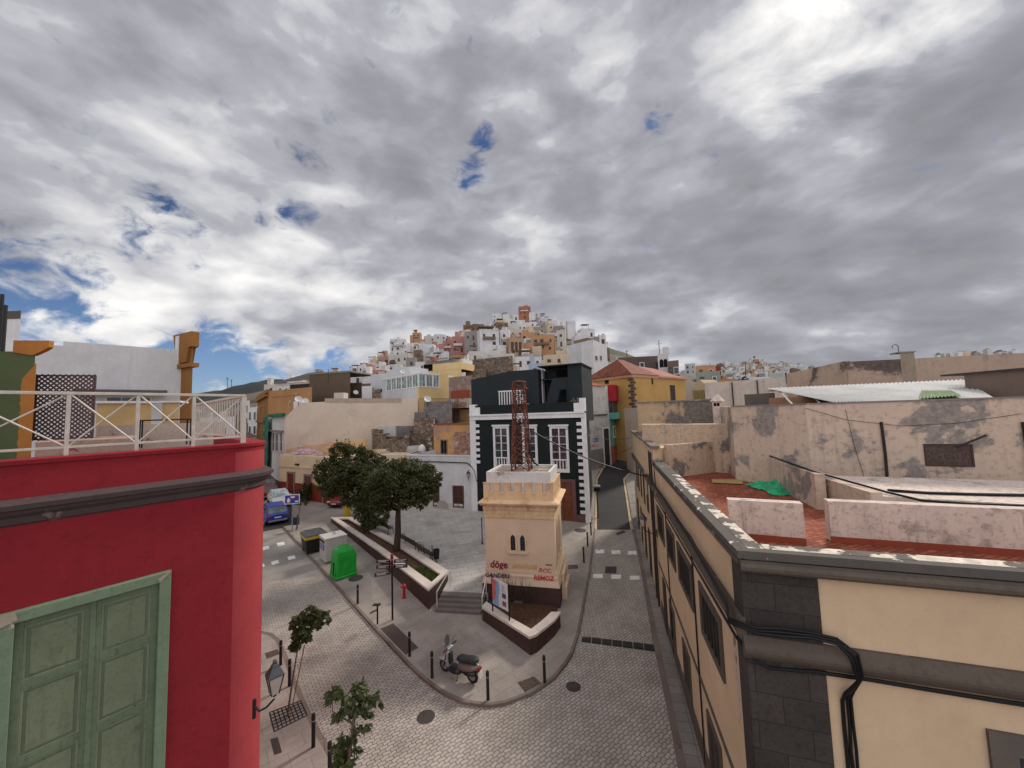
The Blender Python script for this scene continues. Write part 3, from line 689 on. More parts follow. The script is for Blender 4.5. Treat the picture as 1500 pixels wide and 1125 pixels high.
for s_ in (-.25, 4.6, 9.3):
    tag(MB().tube([FS.pt(s_, .03, .3), FS.pt(s_+.03, .03, 3), FS.pt(s_, .03, 5.9)], .022, 6).build('cable', CABLE), {-.25: 'vertical cable between the two nearest upper windows of the street side', 4.6: 'vertical cable in the middle of the street side', 9.3: 'vertical cable at the far end of the corner building'}[s_], 'cable')
# graffiti-like chipping near the corner, small exposed pink patch
m = MB(); a, z = FS.at(1079, 960); m.fprism(FS, [(sC+.62, 5.5), (sC+.75, 5.6), (sC+.80, 5.0), (sC+.74, 4.4), (sC+.78, 3.9), (sC+.66, 4.1), (sC+.6, 4.7), (sC+.64, 5.1)], .0, .006); m.build('bare_patch', plaster('bare_patch', (.55, .40, .33), .8, (.2, .17, .15), .5, .3, scale=5), rb)
# metal shed roof and things behind the block
shed = thing('corrugated_roof', 'white corrugated sheet roof with a green translucent panel, on the roofs at the right', 'roof', (10, 18, 9))
CORR = plaster('white_corrugated', (.62, .62, .60), .35, streak=.3)
def sheet(quad3, mat, name, waves=40, amp=.035):
    A, B, C, Dq = [Vector(p) for p in quad3]; m = MB(); n = waves*4; vs = []
    nn = (B-A).cross(Dq-A).normalized()
    for i in range(n+1):
        t = i/n; o = nn*amp*sin(2*pi*waves*t)
        vs += [A.lerp(B, t)+o, Dq.lerp(C, t)+o]
    vs2 = [v-nn*.012 for v in vs]; k = len(vs)
    fs = [(2*i, 2*i+2, 2*i+3, 2*i+1) for i in range(n)]+[(k+2*i+1, k+2*i+3, k+2*i+2, k+2*i) for i in range(n)]
    m.add(vs+vs2, fs); return m.build(name, mat, shed)
sheet([PY(1222, 589, 15.2), PY(1460, 585, 14.4), PY(1412, 556, 19.5), PY(1124, 569, 19.8)], CORR, 'roof_sheet', 46)
sheet([PY(1345, 585, 14.75)+Vector((0, 0, .03)), PY(1408, 581, 14.6)+Vector((0, 0, .05)), PY(1395, 573, 16)+Vector((0, 0, .03)), PY(1350, 574, 16.1)+Vector((0, 0, .06))], plain('green_translucent_sheet', (.23, .33, .17), .4), 'green_panel', 12)
m = MB()
for A, B in ((PY(1140, 570, 19.6), PY(1162, 592, 15.6)), (PY(1180, 568, 19.5), PY(1204, 592, 15.5)), (PY(1124, 571, 19.8), PY(1412, 558, 19.5)), (PY(1400, 560, 19.2), PY(1450, 586, 14.8))):
    m.tube([Vector(A)-Vector((0, 0, .06)), Vector(B)-Vector((0, 0, .06))], .04, 5)
m.build('rafter', plain('pale_rafter', (.4, .37, .33), .8), shed)
m = MB(); P_ = [xy(PY(1128, 590, 17.5)), xy(PY(1225, 590, 16.8)), xy(PY(1200, 570, 19.9)), xy(PY(1124, 570, 20))]; m.prism(P_, 8.0, PY(1150, 580, 19).z-.1); m.build('under_roof_wall', plaster('brown_boards', (.22, .125, .07), .4, streak=.5), shed)
# ---------------------------------------------------------------- red building with the green door, left foreground
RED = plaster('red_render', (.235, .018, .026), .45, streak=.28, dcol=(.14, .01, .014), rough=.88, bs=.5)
REDL = plaster('red_render_sunlit', (.33, .045, .052), .25, streak=.12, dcol=(.25, .03, .03), rough=.88, bs=.5)  # lighter copy of the red render, sunlight on corner and side painted in
GREENW = plaster('green_paint_wood', (.125, .165, .105), .6, (.22, .21, .15), .0, .75, scale=2.2, rough=.6, dcol=(.04, .06, .035))
PANELW = plaster('green_panel_wood', (.165, .195, .125), .55, (.10, .14, .09), .05, .95, scale=2.6, rough=.65, dcol=(.05, .075, .045))
GREENF = plaster('green_paint_frame', (.155, .215, .145), .45, (.33, .30, .24), .04, .5, scale=3, rough=.6, dcol=(.05, .07, .04))
CORN = plaster('red_house_cornice', (.075, .055, .055), .4, (.16, .12, .11), .12, .3, scale=2, dcol=(.02, .016, .016))
RC = Vector((-6.02, 9.15))                      # where facade and rounded corner meet the eye
ra = radians(53)                                 # direction of the facade in plan (from +x)
FR = Fr((RC.x-20*cos(ra), RC.y-20*sin(ra)), 53)  # s grows towards the corner, at s = 20
aC, _ = FR.at(342, 800)                          # end of flat facade
PC = FR.pt(aC, 0, 0)
red = thing('red_house', 'red rendered house with tall green double door, at the left edge', 'building', PC)
ZP = 9.5
# rounded corner then side wall
arc = []
for k in range(9):
    t = k/8; an = radians(53+47*t); 
    arc.append(an)
pts = [Vector(PC[:2])]
for an in arc: pts.append(pts[-1]+Vector((cos(an), sin(an)))*.078)
end = pts[-1]+Vector((cos(radians(100)), sin(radians(100))))*.15
side_end = end+Vector((cos(radians(132)), sin(radians(132))))*9
outline = [FR.pt(4, 0, 0)[:2]]+[tuple(p) for p in pts]+[tuple(end), tuple(side_end), tuple(Vector(FR.pt(4, 0, 0)[:2])+Vector((-6, 5)))]
def outl(d, a=0):
    "outline pushed outwards by d, open list along the street sides"
    P_ = [Vector(FR.pt(4, 0, 0)[:2])]+pts+[end, side_end]; r = []
    for i, p in enumerate(P_):
        q0, q1 = P_[max(i-1, 0)], P_[min(i+1, len(P_)-1)]; t = (q1-q0).normalized(); r.append(Vector((p.x+t.y*d, p.y-t.x*d)))
    return r
def band(name, z0, z1, prof, mat, parent):
    "moulding swept round the outline; prof = (out, z)"
    rows = [(outl(o), z) for o, z in prof]; k = len(rows[0][0]); vs = [(p.x, p.y, z) for R1, z in rows for p in R1]
    fs = [(j*k+i, j*k+i+1, (j+1)*k+i+1, (j+1)*k+i) for j in range(len(rows)-1) for i in range(k-1)]
    m = MB(); m.add(vs, fs); o = m.build(name, mat, parent); return o
band('side_wall', 0, 0, [(0, -.2), (0, 9.3)], REDL, red)
m = MB(); m.fb(FR, 4, aC, -.02, .004, -.2, 9.3); m.build('wall', RED, red)
m = MB(); m.prism([p for p in [tuple(q) for q in outl(-.45)]]+[tuple(Vector(FR.pt(4, 0, 0)[:2])+Vector((-5, 5)))], 8.8, 9.05); m.build('terrace_floor', TILEF, red)
band('parapet', 0, 0, [(.0, 9.3), (.0, ZP-.1), (.035, ZP-.09), (.045, ZP-.02), (.02, ZP), (-.38, ZP), (-.40, ZP-.05), (-.40, 9.0)], RED, red)
band('cornice', 0, 0, [(.0, 8.42), (.05, 8.46), (.06, 8.56), (.13, 8.62), (.15, 8.68), (.20, 8.70), (.21, 8.78), (.10, 8.84), (0, 8.86)], CORN, red)
# door: frame and two leaves of panels
d0, zt0 = FR.at(249, 833); d1, zt1 = FR.at(-6, 903)
DT = (zt0+FR.at(20, 896)[1])/2; dR = d0; dL = FR.at(22, 898)[0]; fwid = .17
dL -= fwid
door = MB(); door.ring(FR, [(dL, 2.9), (dR, 2.9), (dR, DT), (dL, DT)], [(dL+fwid, 2.92), (dR-fwid, 2.92), (dR-fwid, DT-fwid), (dL+fwid, DT-fwid)], -.05, .13)
door = door.build('door_frame', GREENF, red, bevel=.008)
iw = (dR-dL-2*fwid)/2
for k in (0, 1):
    a0 = dL+fwid+iw*k; a1 = a0+iw; zt2 = DT-fwid
    m = MB(); m.fb(FR, a0, a1, .003, .018, 2.93, zt2)
    fr = .10
    rows = [zt2, zt2-.12, zt2-.98, zt2-1.10, zt2-2.15, zt2-2.27, zt2-3.4]
    m.fb(FR, a0, a0+fr, .018, .042, 2.93, zt2); m.fb(FR, a1-fr, a1, .018, .042, 2.93, zt2)
    for j in (0, 2, 4): m.fb(FR, a0+fr, a1-fr, .018, .040, rows[j+1], rows[j]-.001)
    leaf = m.build('door_leaf', GREENW, red, bevel=.006)
    for j in (1, 3, 5):
        m = MB(); m.ring(FR, [(a0+fr+.0, rows[j+1]+.0), (a1-fr, rows[j+1]), (a1-fr, rows[j]), (a0+fr, rows[j])], [(a0+fr+.035, rows[j+1]+.035), (a1-fr-.035, rows[j+1]+.035), (a1-fr-.035, rows[j]-.035), (a0+fr+.035, rows[j]-.035)], .018, .034)
        m.fb(FR, a0+fr+.075, a1-fr-.075, .018, .030, rows[j+1]+.075, rows[j]-.075); m.build('door_panel', PANELW, leaf, bevel=.005)
    if k: m = MB(); m.fb(FR, a0-.035, a0+.035, .043, .062, 2.93, zt2); m.build('cover_strip', GREENW, leaf, bevel=.006)
m = MB(); m.fprism(FR, [(dR-.17, DT-.16), (dR-.01, DT-.01), (dR-.0, DT+.03), (dR-.2, DT-.09)], .131, .139); m.build('split_corner', plaster('bare_wood', (.34, .29, .23), .5, scale=5), door)
m = MB(); m.fprism(FR, [(dL-.04, DT-.2), (dL+.2, DT-.12), (dL+.17, DT-.0), (dL-.05, DT+.0)], .131, .139); m.build('split_corner', MATS['bare_wood'], door)
# terrace railing with crossed bars
RAILM = plain('cream_painted_metal', (.50, .46, .41), .5, .1, .12, 5)
rail = thing('terrace_railing', 'cream metal railing with crossed bars on top of the red parapet', 'railing', FR.pt(aC, 0, ZP))
FRr = FR.off(-.22); z0, z1 = 9.62, 10.62
ps = [FRr.at(x, 600)[0] for x in (357, 284, 202, 100)]; st_ = ps[2]-ps[3]
ps = [ps[0], ps[1], ps[2], ps[3], ps[3]-1.25, ps[3]-2.5]
m = MB(); m.fb(FRr, ps[-1], ps[0]+.03, -.03, .03, z1-.035, z1+.02); m.build('top_rail', RAILM, rail, bevel=.006)
m = MB(); m.fb(FRr, ps[-1], ps[0]+.03, -.02, .02, z0, z0+.045); m.build('bottom_rail', RAILM, rail, bevel=.006)
for k, s_ in enumerate(ps):
    w_ = .028 if k else .05
    m = MB(); m.fb(FRr, s_-w_, s_+w_, -.025, .025, z0-.13 if k else z0-.13, z1-.036); m.build('post', RAILM, rail, bevel=.004)
for k in range(len(ps)-1):
    for a, b, t in ((ps[k+1]+.03, ps[k]-.03, -.012), (ps[k]-.03, ps[k+1]+.03, .012)):
        m = MB(); m.tube([FRr.pt(a, t, z0+.05), FRr.pt(b, t, z1-.04)], .016, 6); m.build('cross_bar', RAILM, rail)
# return along the alley side
e0 = Vector(FRr.pt(ps[0], 0, 0)[:2]); FQ = Fr(e0, 139)
m = MB(); m.fb(FQ, .04, 6, -.025, .025, z1-.034, z1+.019); m.build('top_rail', RAILM, rail)
m = MB(); m.fb(FQ, .04, 6, -.02, .02, z0, z0+.04); m.build('bottom_rail', RAILM, rail)
for k in range(22):
    m = MB(); m.fb(FQ, .2+.26*k, .23+.26*k, -.012, .012, z0+.041, z1-.035); m.build('baluster', RAILM, rail)
# roofs and walls behind the railing
GRN = plaster('green_wall', (.075, .10, .045), .35, streak=.2, scale=1)
OCH = plaster('ochre_wall', (.36, .15, .035), .3, streak=.2, scale=1.5)
OCHD = plaster('ochre_dark', (.26, .12, .035), .3, streak=.3)
def blk(name, label, px0, px1, ytop, y, depth, z0, mat, y2=None, ytop2=None, cat='building', group=None, par=0.0, wallname='wall'):
    "one block whose front edge runs between two pixels at two distances; the top is level"
    A = PY(px0, ytop, y); B = PY(px1, ytop2 if ytop2 is not None else ytop, y2 if y2 is not None else y); F = Fr(xy(A), to=xy(B))
    t = thing(name, label, cat, (A.x, A.y, z0), group)
    a_, b_ = Vector(xy(A)), Vector(xy(B)); k_ = .97
    poly_walls([tuple(a_), tuple(b_), tuple(b_+b_.normalized()*depth-F.u.xy*.02*depth), tuple(a_+a_.normalized()*depth+F.u.xy*.02*depth)], z0, A.z, par).build(wallname, mat, t)
    return t, F, A.z
t, F, z = blk('green_wall_house', 'green painted wall with ochre right edge and moulded cap, behind the cream railing', -60, 52, 517, 12.2, 1.4, 7, GRN, 12.6, None, 'wall')
e, _ = F.at(52, 560); a, _ = F.at(32, 560)
m = MB(); n_ = 60
wob = [(a+.07*mnoise.noise(Vector((i*.5, 0, 0)))+.05*mnoise.noise(Vector((i*1.7, 5, 0))), 8+(z-.9-8)*i/n_) for i in range(n_+1)]
m.fprism(F, [(e, 8)]+[(e, z-.35)]+wob[::-1], .003, .014); m.build('ochre_band', OCH, t)
m = MB(); aa = F.at(-60, 500)[0]; bb = F.at(74, 500)[0]; cc = F.at(22, 500)[0]
zt_ = F.at(22, 499)[1]; m.fprism(F, [(cc, zt_), (bb, zt_), (bb, zt_-.22), (bb-.12, zt_-.32), (e, zt_-.45), (e-.1, zt_-.5), (cc, zt_-.4)], -.12, .05); m.build('cap', OCH, t)
m = MB(); m.fb(F, 0, e, -.2, -.001, z+.002, z+.05); m.build('coping', GRN, t)
LAT = plain('brown_lattice', (.075, .04, .038), .7)
A = PY(53, 549, 13.0); B = PY(141, 553, 13.6); F = Fr(xy(A), to=xy(B)); zb = F.at(100, 643)[1]; zt_ = A.z
t = thing('lattice_screen', 'dark brown wooden lattice screen standing beside the green wall', 'screen', (A.x, A.y, zb))
m = MB(); m.ring(F, [(0, zb), (F.L, zb), (F.L, zt_), (0, zt_)], [(.05, zb+.05), (F.L-.05, zb+.05), (F.L-.05, zt_-.05), (.05, zt_-.05)], -.03, .03); m.build('frame', LAT, t)
m = MB(); H = zt_-zb; stp = .15; k = -H
while k < F.L:
    for sg in (1, -1):
        a0, a1 = k, k+H
        lo, hi = max(a0, 0), min(a1, F.L)
        if hi-lo > .03:
            f0, f1 = (lo-a0)/H, (hi-a0)/H
            za_, zb_ = (zb+f0*H, zb+f1*H) if sg == 1 else (zt_-f0*H, zt_-f1*H)
            n = .034; o = .006*sg
            m.add([F.pt(lo, o-.005, za_-n), F.pt(hi, o-.005, zb_-n), F.pt(hi, o-.005, zb_+n), F.pt(lo, o-.005, za_+n), F.pt(lo, o+.005, za_-n), F.pt(hi, o+.005, zb_-n), F.pt(hi, o+.005, zb_+n), F.pt(lo, o+.005, za_+n)],
                  [(0, 1, 2, 3), (7, 6, 5, 4), (0, 4, 5, 1), (3, 2, 6, 7)])
    k += stp
m.build('lattice', LAT, t)
WH2 = plaster('white_side_render', (.60, .60, .61), .2, streak=.25)
t, F, z = blk('white_gable_house', 'large blank white wall rising behind the lattice screen and railing', 93, 272, 500, 25, 10, 3, WH2, 29.5, 508)
m = MB(); s0 = F.at(55, 530)[0]; s1 = F.at(93, 530)[0]; zz2 = F.at(60, 533)[1]; zz3 = F.at(88, 506)[1]; m.fprism(F, [(s0-2, 3), (s1, 3), (s1, zz3), (s1-1.0, zz3), (s1-1.6, zz3-.3), (s1-1.9, zz2+.2), (s0, zz2), (s0-2, zz2)], -6, -.05); m.build('side_wall', WH2, t)
m = MB(); a, za = F.at(142, 572); b, _ = F.at(243, 572); m.fb(F, a-1, b, .01, 1.3, za-.25, za); m.build('awning_roof', plain('grey_tin', (.10, .09, .085), .7), t)
a, z0_ = F.at(154, 590); b, z1_ = F.at(222, 581); window(t, F, a, b, z0_, z1_, plain('white_window_frame', (.6, .6, .6), .5), GLASS, .08, (2, 0), .06)
t, F, z = blk('ochre_chimney_house', 'ochre parapet wing with flared cap at the right end of the white gable wall', 265, 283, 512, 29.4, 6, 3, OCHD, 28.6)
a = F.at(265, 500)[0]; b = F.at(285, 500)[0]; zt_ = F.at(275, 488)[1]
m = MB(); m.fprism(F, [(a-.75, zt_), (b+.0, zt_), (b-.02, zt_-1.15), (b-.45, zt_-1.2), (b-.75, zt_-2.3), (a, zt_-2.3), (a, zt_-1.1), (a-.45, zt_-1.1)], -.3, .2); m.build('cap', OCHD, t)
m = MB(); m.fb(F, a-.25, a+.25, -.1, .25, z-1.2, zt_-.15); m.build('white_pier', WH2, t)
m = MB(); zc = F.at(275, 533)[1]; m.fb(F, a, b+.1, -.3, .25, zc-.3, zc); m.build('cornice', OCHD, t)
t, F, z = blk('yellow_roof_hut', 'low tan hut with flat roof under the white gable wall', 142, 222, 591, 19, 3, 6, plaster('tan_hut', (.52, .36, .17), .2), 20.5)
m = MB(); m.fb(F, -.2, F.L+.3, -.5, .15, z, z+.12); m.build('coping', WH2, t)
t, F, z = blk('yellow_roof_hut', 'small tan chimney hut to the right of the low tan hut', 238, 262, 590, 21, 1.5, 6, MATS['tan_hut'], 21.3)
m = MB(); m.fb(F, -.1, F.L+.1, -1.2, .12, z, z+.1); m.build('coping', WH2, t)
t, F, z = blk('white_stair_tower', 'white rooftop stair tower with dark stained top at the far left edge', -20, 31, 457, 24, 5, 6, WH2, 24)
m = MB(); m.fb(F, 0, F.L, .002, .05, z-.5, z); m.fb(F, F.L-1.8, F.L-.9, .002, .04, z-3, z-.5); m.build('stain_band', plaster('dark_stain', (.09, .075, .065), .4), t)
for k, (px, yt) in enumerate(((3.5, 431), (8.5, 447))):
    A = PY(px, yt, 18); tag(MB().tube([(A.x, A.y, 7), (A.x, A.y, A.z)], .07, 8).build('flue_pipe', IRON), ['taller thin black flue pipe at the left edge', 'shorter thin black flue pipe at the left edge'][k], 'pipe', 'flue pipes')
# roof of the terrace beyond the railing, rubble wall, table
t, F, z = blk('roof_terrace', 'low red and pale roof terrace wall seen through the railing', 52, 200, 648, 11.5, 5, 7.6, plaster('rubble_parapet', (.34, .26, .21), .7, (.25, .06, .05), .35, .3, scale=2), 12.5, None, 'wall')
t, F, z = blk('roof_terrace', 'long pale terrace ledge beyond the railing, below the tan huts', 142, 330, 624, 16, 3, 7.6, plaster('pale_ledge', (.50, .42, .36), .5, (.3, .08, .07), .2, .3, scale=2), 18, None, 'wall')
tb = thing('terrace_table', 'long black metal table standing on the terrace behind the railing', 'table', (0, 0, 0))
F = Fr(xy(PY(206, 615, 12.2)), to=xy(PY(283, 613, 13.2))); zt_ = PY(206, 615, 12.2).z
MB().fb(F, 0, F.L, -.7, 0, zt_-.04, zt_).build('table_top', IRON, tb)
for a in (.05, F.L-.05):
    for tt in (-.05, -.65): MB().fb(F, a-.02, a+.02, tt-.02, tt+.02, zt_-.9, zt_-.041).build('leg', IRON, tb)
# street lantern on the corner
def lantern(base, out, label, up=0, hang=False, group=None):
    t = thing('street_lantern', label, 'street lamp', base, group)
    out = Vector((out[0], out[1], 0)); o = out.normalized(); L = out.length
    b = Vector(base); e = b+Vector((o.x*L, o.y*L, up))
    m = MB(); m.tube([b, b+Vector((0, 0, -.12))+out*.25, b+out*.6+Vector((0, 0, -.06)), e], .022, 6); m.tube([b+Vector((0, 0, .12)), b+Vector((0, 0, -.25))], .035, 6)
    m.build('bracket', IRON, t)
    c = e+Vector((0, 0, .05)); 
    m = MB(); m.lathe(c, [(.03, 0), (.05, .04), (.09, .06)], 6); m.build('socket', IRON, t)
    m = MB(); m.lathe(c, [(.095, .061), (.185, .42)], 4); m.build('glass_body', plain('lamp_glass', (.42, .36, .33), .35, 0, .1), t)
    m = MB()
    for k in range(4): 
        an = pi/2*k; m.tube([c+Vector((cos(an)*.098, sin(an)*.098, .06)), c+Vector((cos(an)*.192, sin(an)*.192, .425))], .013, 4)
    m.build('frame', IRON, t)
    m = MB(); m.lathe(c, [(.21, .425), (.21, .445), (.09, .60), (.085, .62), (.05, .66), (.05, .70), (.012, .74)], 4); m.build('hood', plain('lamp_hood', (.07, .07, .075), .45, .3), t)
    return t
cz = PY(400, 1020, 8.2)
lb_ = PY(402, 1022, 8.45); 
lantern((lb_.x-.40, lb_.y-.03, lb_.z-.12), (.40, .03), 'street lantern with pale glass on an iron bracket at the edge of the red house', .1)
# ---------------------------------------------------------------- small crenellated tower
TAN = plaster('tower_render', (.62, .475, .34), .14, streak=.14, dcol=(.35, .24, .16), rough=.93)
TANO = plaster('tower_trim', (.66, .47, .29), .3, (.55, .33, .19), .2, .3, scale=2, dcol=(.33, .2, .12))
DKS = blocks('dark_tower_stone', (.075, .042, .036), (.045, .028, .025), 13, .9, .45, .15, .006)
TWH = plaster('tower_white', (.62, .60, .58), .25, (.33, .26, .22), .18, .35, scale=1.4)
ta = -13.4
q = PZ(820, 889, .1)
FT = Fr(xy(PZ(822.5, 896, .1)), ta); FT.o = FT.o-FT.u*4.07   # s from left 0 to right 3.75
TL = 4.02; TD = 3.45
tw = thing('crenellated_tower', 'small square tan tower with battlements, arched twin window and graffiti, at the street fork', 'tower', tuple(FT.pt(0, 0, 0)))
def tbox(m, e, z0, z1): m.fb(FT, -e, TL+e, -TD-e, e, z0, z1)
z_pl = 1.2
m = MB(); tbox(m, .0, -.1, z_pl); m.build('stone_base', DKS, tw)
m = MB()
def taper(m, e0, e1, z0, z1):
    P_ = FT.pt; m.hexa([P_(-e0, e0, z0), P_(TL+e0, e0, z0), P_(TL+e0, -TD-e0, z0), P_(-e0, -TD-e0, z0), P_(-e1, e1, z1), P_(TL+e1, e1, z1), P_(TL+e1, -TD-e1, z1), P_(-e1, -TD-e1, z1)])
taper(m, .02, -.06, z_pl+.002, z_pl+.28); tbox(m, -.07, z_pl+.282, z_pl+.44); taper(m, -.07, -.12, z_pl+.442, z_pl+.50); tbox(m, -.13, z_pl+.502, z_pl+.66)
m.build('plinth_courses', TAN, tw)
zb0, zb1 = z_pl+.662, 4.50
m = MB(); tbox(m, -.17, zb0, zb1); m.build('wall', TAN, tw)
# bracket frieze
m = MB(); tbox(m, -.13, zb1+.002, zb1+.07); tbox(m, -.15, zb1+.072, zb1+.66); m.build('frieze', TANO, tw)
def sides(): 
    yield FT, TL
    yield FT.side(TL), TD
for F, L in sides():
    for n, q0, q1, d in ((11, .44, .62, -.09), (10, .22, .38, -.11)):
        for k in range(n):
            c = L*(k+.5)/n; m = MB(); m.fb(F, c-.085, c+.085, -.149, d, zb1+q0, zb1+q1); m.build('corbel', TANO, tw)
m = MB(); tbox(m, -.10, zb1+.395, zb1+.425); m.build('frieze_band', TANO, tw)
m = MB(); tbox(m, .02, zb1+.662, zb1+.74); tbox(m, .12, zb1+.742, zb1+.80); taper(m, .16, .10, zb1+.802, zb1+.86); taper(m, .10, -.10, zb1+.862, zb1+.94); m.build('cornice', TANO, tw)
zc = zb1+.94
m = MB(); tbox(m, -.14, zc+.002, zc+.42); m.build('battlement_base', TANO, tw)
zm = 6.33
hb = zm-(zc+.42)
for F, L in sides():
    n = 7; w_ = (L-.28)/(n+(n-1)*.62); x = .14
    for k in range(n):
        m = MB(); m.fb(F, x, x+w_, -.27, -.141, zc+.422, zm-.05); m.fb(F, x-.015, x+w_+.015, -.27, -.12, zm-.049, zm); m.build('merlon', TANO, tw); x += w_
        if k < n-1:
            m = MB(); m.fb(F, x+.0, x+w_*.62, -.2, -.10, zc+.31, zc+.40); m.build('notch_sill', TANO, tw)
        x += w_*.62
# white parapet ring and roof
m = MB(); P_ = FT.pt; e = -.28; zt_ = 6.86; z9 = zc+.3
o_ = [(-e, e), (TL+e, e), (TL+e, -TD-e), (-e, -TD-e)]; i_ = [(-e+.14, e-.14), (TL+e-.14, e-.14), (TL+e-.14, -TD-e+.14), (-e+.14, -TD-e+.14)]
zr9 = zt_-.12; vs = [P_(a, t, z9) for a, t in o_]+[P_(a, t, zt_) for a, t in o_]+[P_(a, t, zt_) for a, t in i_]+[P_(a, t, zt_-.13) for a, t in i_]
fs = []
for i in range(4):
    j = (i+1) % 4; fs += [(i, j, 4+j, 4+i), (4+i, 4+j, 8+j, 8+i), (8+i, 8+j, 12+j, 12+i)]
m.add(vs, fs); m.build('white_parapet', TWH, tw)
m = MB(); m.add([P_(a, t, zt_-.12) for a, t in i_], [(0, 1, 2, 3)]); m.build('roof', plaster('tower_roof', (.20, .15, .125), .7, (.45, .38, .33), .25, .2, scale=2), tw)
# twin pointed window
DG = glassm('window_dark', (.012, .012, .012), .2)
def arch(c, w_, z0, z1, pk):
    return [(c-w_, z0), (c+w_, z0), (c+w_, z1), (c+w_*.78, z1+pk*.5), (c, z1+pk), (c-w_*.78, z1+pk*.5), (c-w_, z1)]
sA, zA = FT.at(752, 805); sB, zB = FT.at(767, 805)
FTw = FT.off(-.17)
sA, z0a = FTw.at(752, 806); sB, _ = FTw.at(766, 806); z1a = FTw.at(752, 786)[1]-.10
wn = MB()
for c in (sA, sB): wn.ring(FTw, arch(c, .21, z0a-.05, z1a, .33), arch(c, .13, z0a, z1a, .22), 0, .045)
sm_ = (sA+sB)/2
wn.fb(FTw, sA-.27, sB+.27, 0, .08, z0a-.16, z0a-.052); wn.fb(FTw, sA-.31, sA-.2, 0, .05, z1a-.06, z1a); wn.fb(FTw, sB+.2, sB+.31, 0, .05, z1a-.06, z1a)
wn = wn.build('twin_window', TAN, tw)
for c in (sA, sB):
    m = MB(); m.fprism(FTw, arch(c, .135, z0a-.005, z1a, .225), 0, .012); pn = m.build('pane', DG, wn)
    m = MB(); m.fb(FTw, c-.008, c+.008, .012, .02, z0a, z1a+.2)
    for j in range(4): zz_ = z0a+(z1a-z0a)*(j+.5)/4; m.fb(FTw, c-.13, c+.13, .012, .018, zz_-.006, zz_+.006)
    m.build('leading', plain('window_lead', (.06, .055, .05), .6), wn)
FTr = FT.side(TL).off(-.17)
wn = MB()
for c in (1.15, 2.05): wn.ring(FTr, arch(c, .27, 2.35, 3.75, .5), arch(c, .18, 2.45, 3.72, .36), 0, .06)
wn = wn.build('side_door', TAN, tw)
m = MB(); m.fprism(FTr, arch(1.15, .185, 2.44, 3.72, .365), 0, .015); m.fprism(FTr, arch(2.05, .185, 2.44, 3.72, .365), 0, .015); m.build('pane', plain('blue_grey_door', (.14, .20, .26), .5), wn)
m = MB(); m.fb(FT.side(TL), .9, 2.5, .0, .28, .1, .9); m.fb(FT.side(TL), 1.0, 2.4, .0, .15, .902, 1.5); m.build('side_buttress', TAN, tw)
# plaque
sp, zp = FT.at(759, 886); m = MB(); m.fb(FT, sp-.25, sp+.25, .002, .03, zp-.2, zp+.2); pl = m.build('plaque', plain('grey_plaque', (.16, .15, .15), .5), tw)
def text(body, F, s_, z, size, mat, parent, t=.012, name='lettering', shear=0, rot=0, th=.003, sx=1.0, off=0.0):
    cu = bpy.data.curves.new(name, 'FONT'); cu.body = body; cu.size = size; cu.extrude = th; cu.shear = shear; cu.align_x = 'CENTER'; cu.align_y = 'CENTER'; cu.offset = off; cu.resolution_u = 3
    o = bpy.data.objects.new('tmp', cu); COL.objects.link(o); dg = bpy.context.evaluated_depsgraph_get(); me = bpy.data.meshes.new_from_object(o.evaluated_get(dg)); bpy.data.objects.remove(o)
    P = F.pt(s_, t, z); up = Vector((0, 0, 1)); u = F.u*cos(rot)+up*sin(rot); v = up*cos(rot)-F.u*sin(rot)
    base = Vector(parent['_b']) if parent is not None else Vector((0, 0, 0))
    for vv in me.vertices: c = vv.co; vv.co = Vector(P)+u*c.x*sx+v*c.y+F.n*c.z-base
    me.materials.clear(); me.materials.append(mat); o = bpy.data.objects.new(name, me); COL.objects.link(o)
    if parent is not None: o.parent = parent; o['_b'] = parent['_b']
    return o
RG = plain('red_spray', (.42, .02, .04), .7); YG = plain('yellow_spray', (.62, .33, .06), .7); BG = plain('blue_spray', (.05, .035, .13), .7); RG2 = plain('bright_red_spray', (.55, .05, .05), .7); PKG = plain('dark_red_spray', (.22, .01, .03), .7)
def tg(px, py, body, wpx, mat, size, **k):
    F = FT.off(-.165); s_, z = F.at(px, py); return text(body, F, s_, z, size, mat, tw, .012, 'graffiti', **k)
tg(730.5, 827, 'döge', 30, PKG, .52, sx=.92, off=.014, shear=.1); 
tg(768, 829, 'amoñoza', 36, YG, .42, shear=.3, sx=.84, off=.002)
FT2 = FT.off(-.06)
s_, z_ = FT.at(797, 838); text('.RCC.', FT.off(-.165), s_, z_, .30, RG2, tw, .012, 'graffiti', shear=.2, off=.006)
s_, z_ = FT2.at(798.5, 847); text('REMOZ', FT2, s_-.08, z_, .29, RG2, tw, .018, 'graffiti', shear=.15, sx=1.05, off=.010)
s_, z_ = FT2.at(725, 842.5); text('GANDEKI', FT2, s_+.12, z_, .30, BG, tw, .022, 'graffiti', shear=.2, off=.008)
s_, z_ = FT.off(-.165).at(804, 827.5); m = MB(); m.fb(FT.off(-.165), s_-.16, s_+.16, .0, .012, z_-.02, z_+.02); m.build('vent_slot', DG, tw)
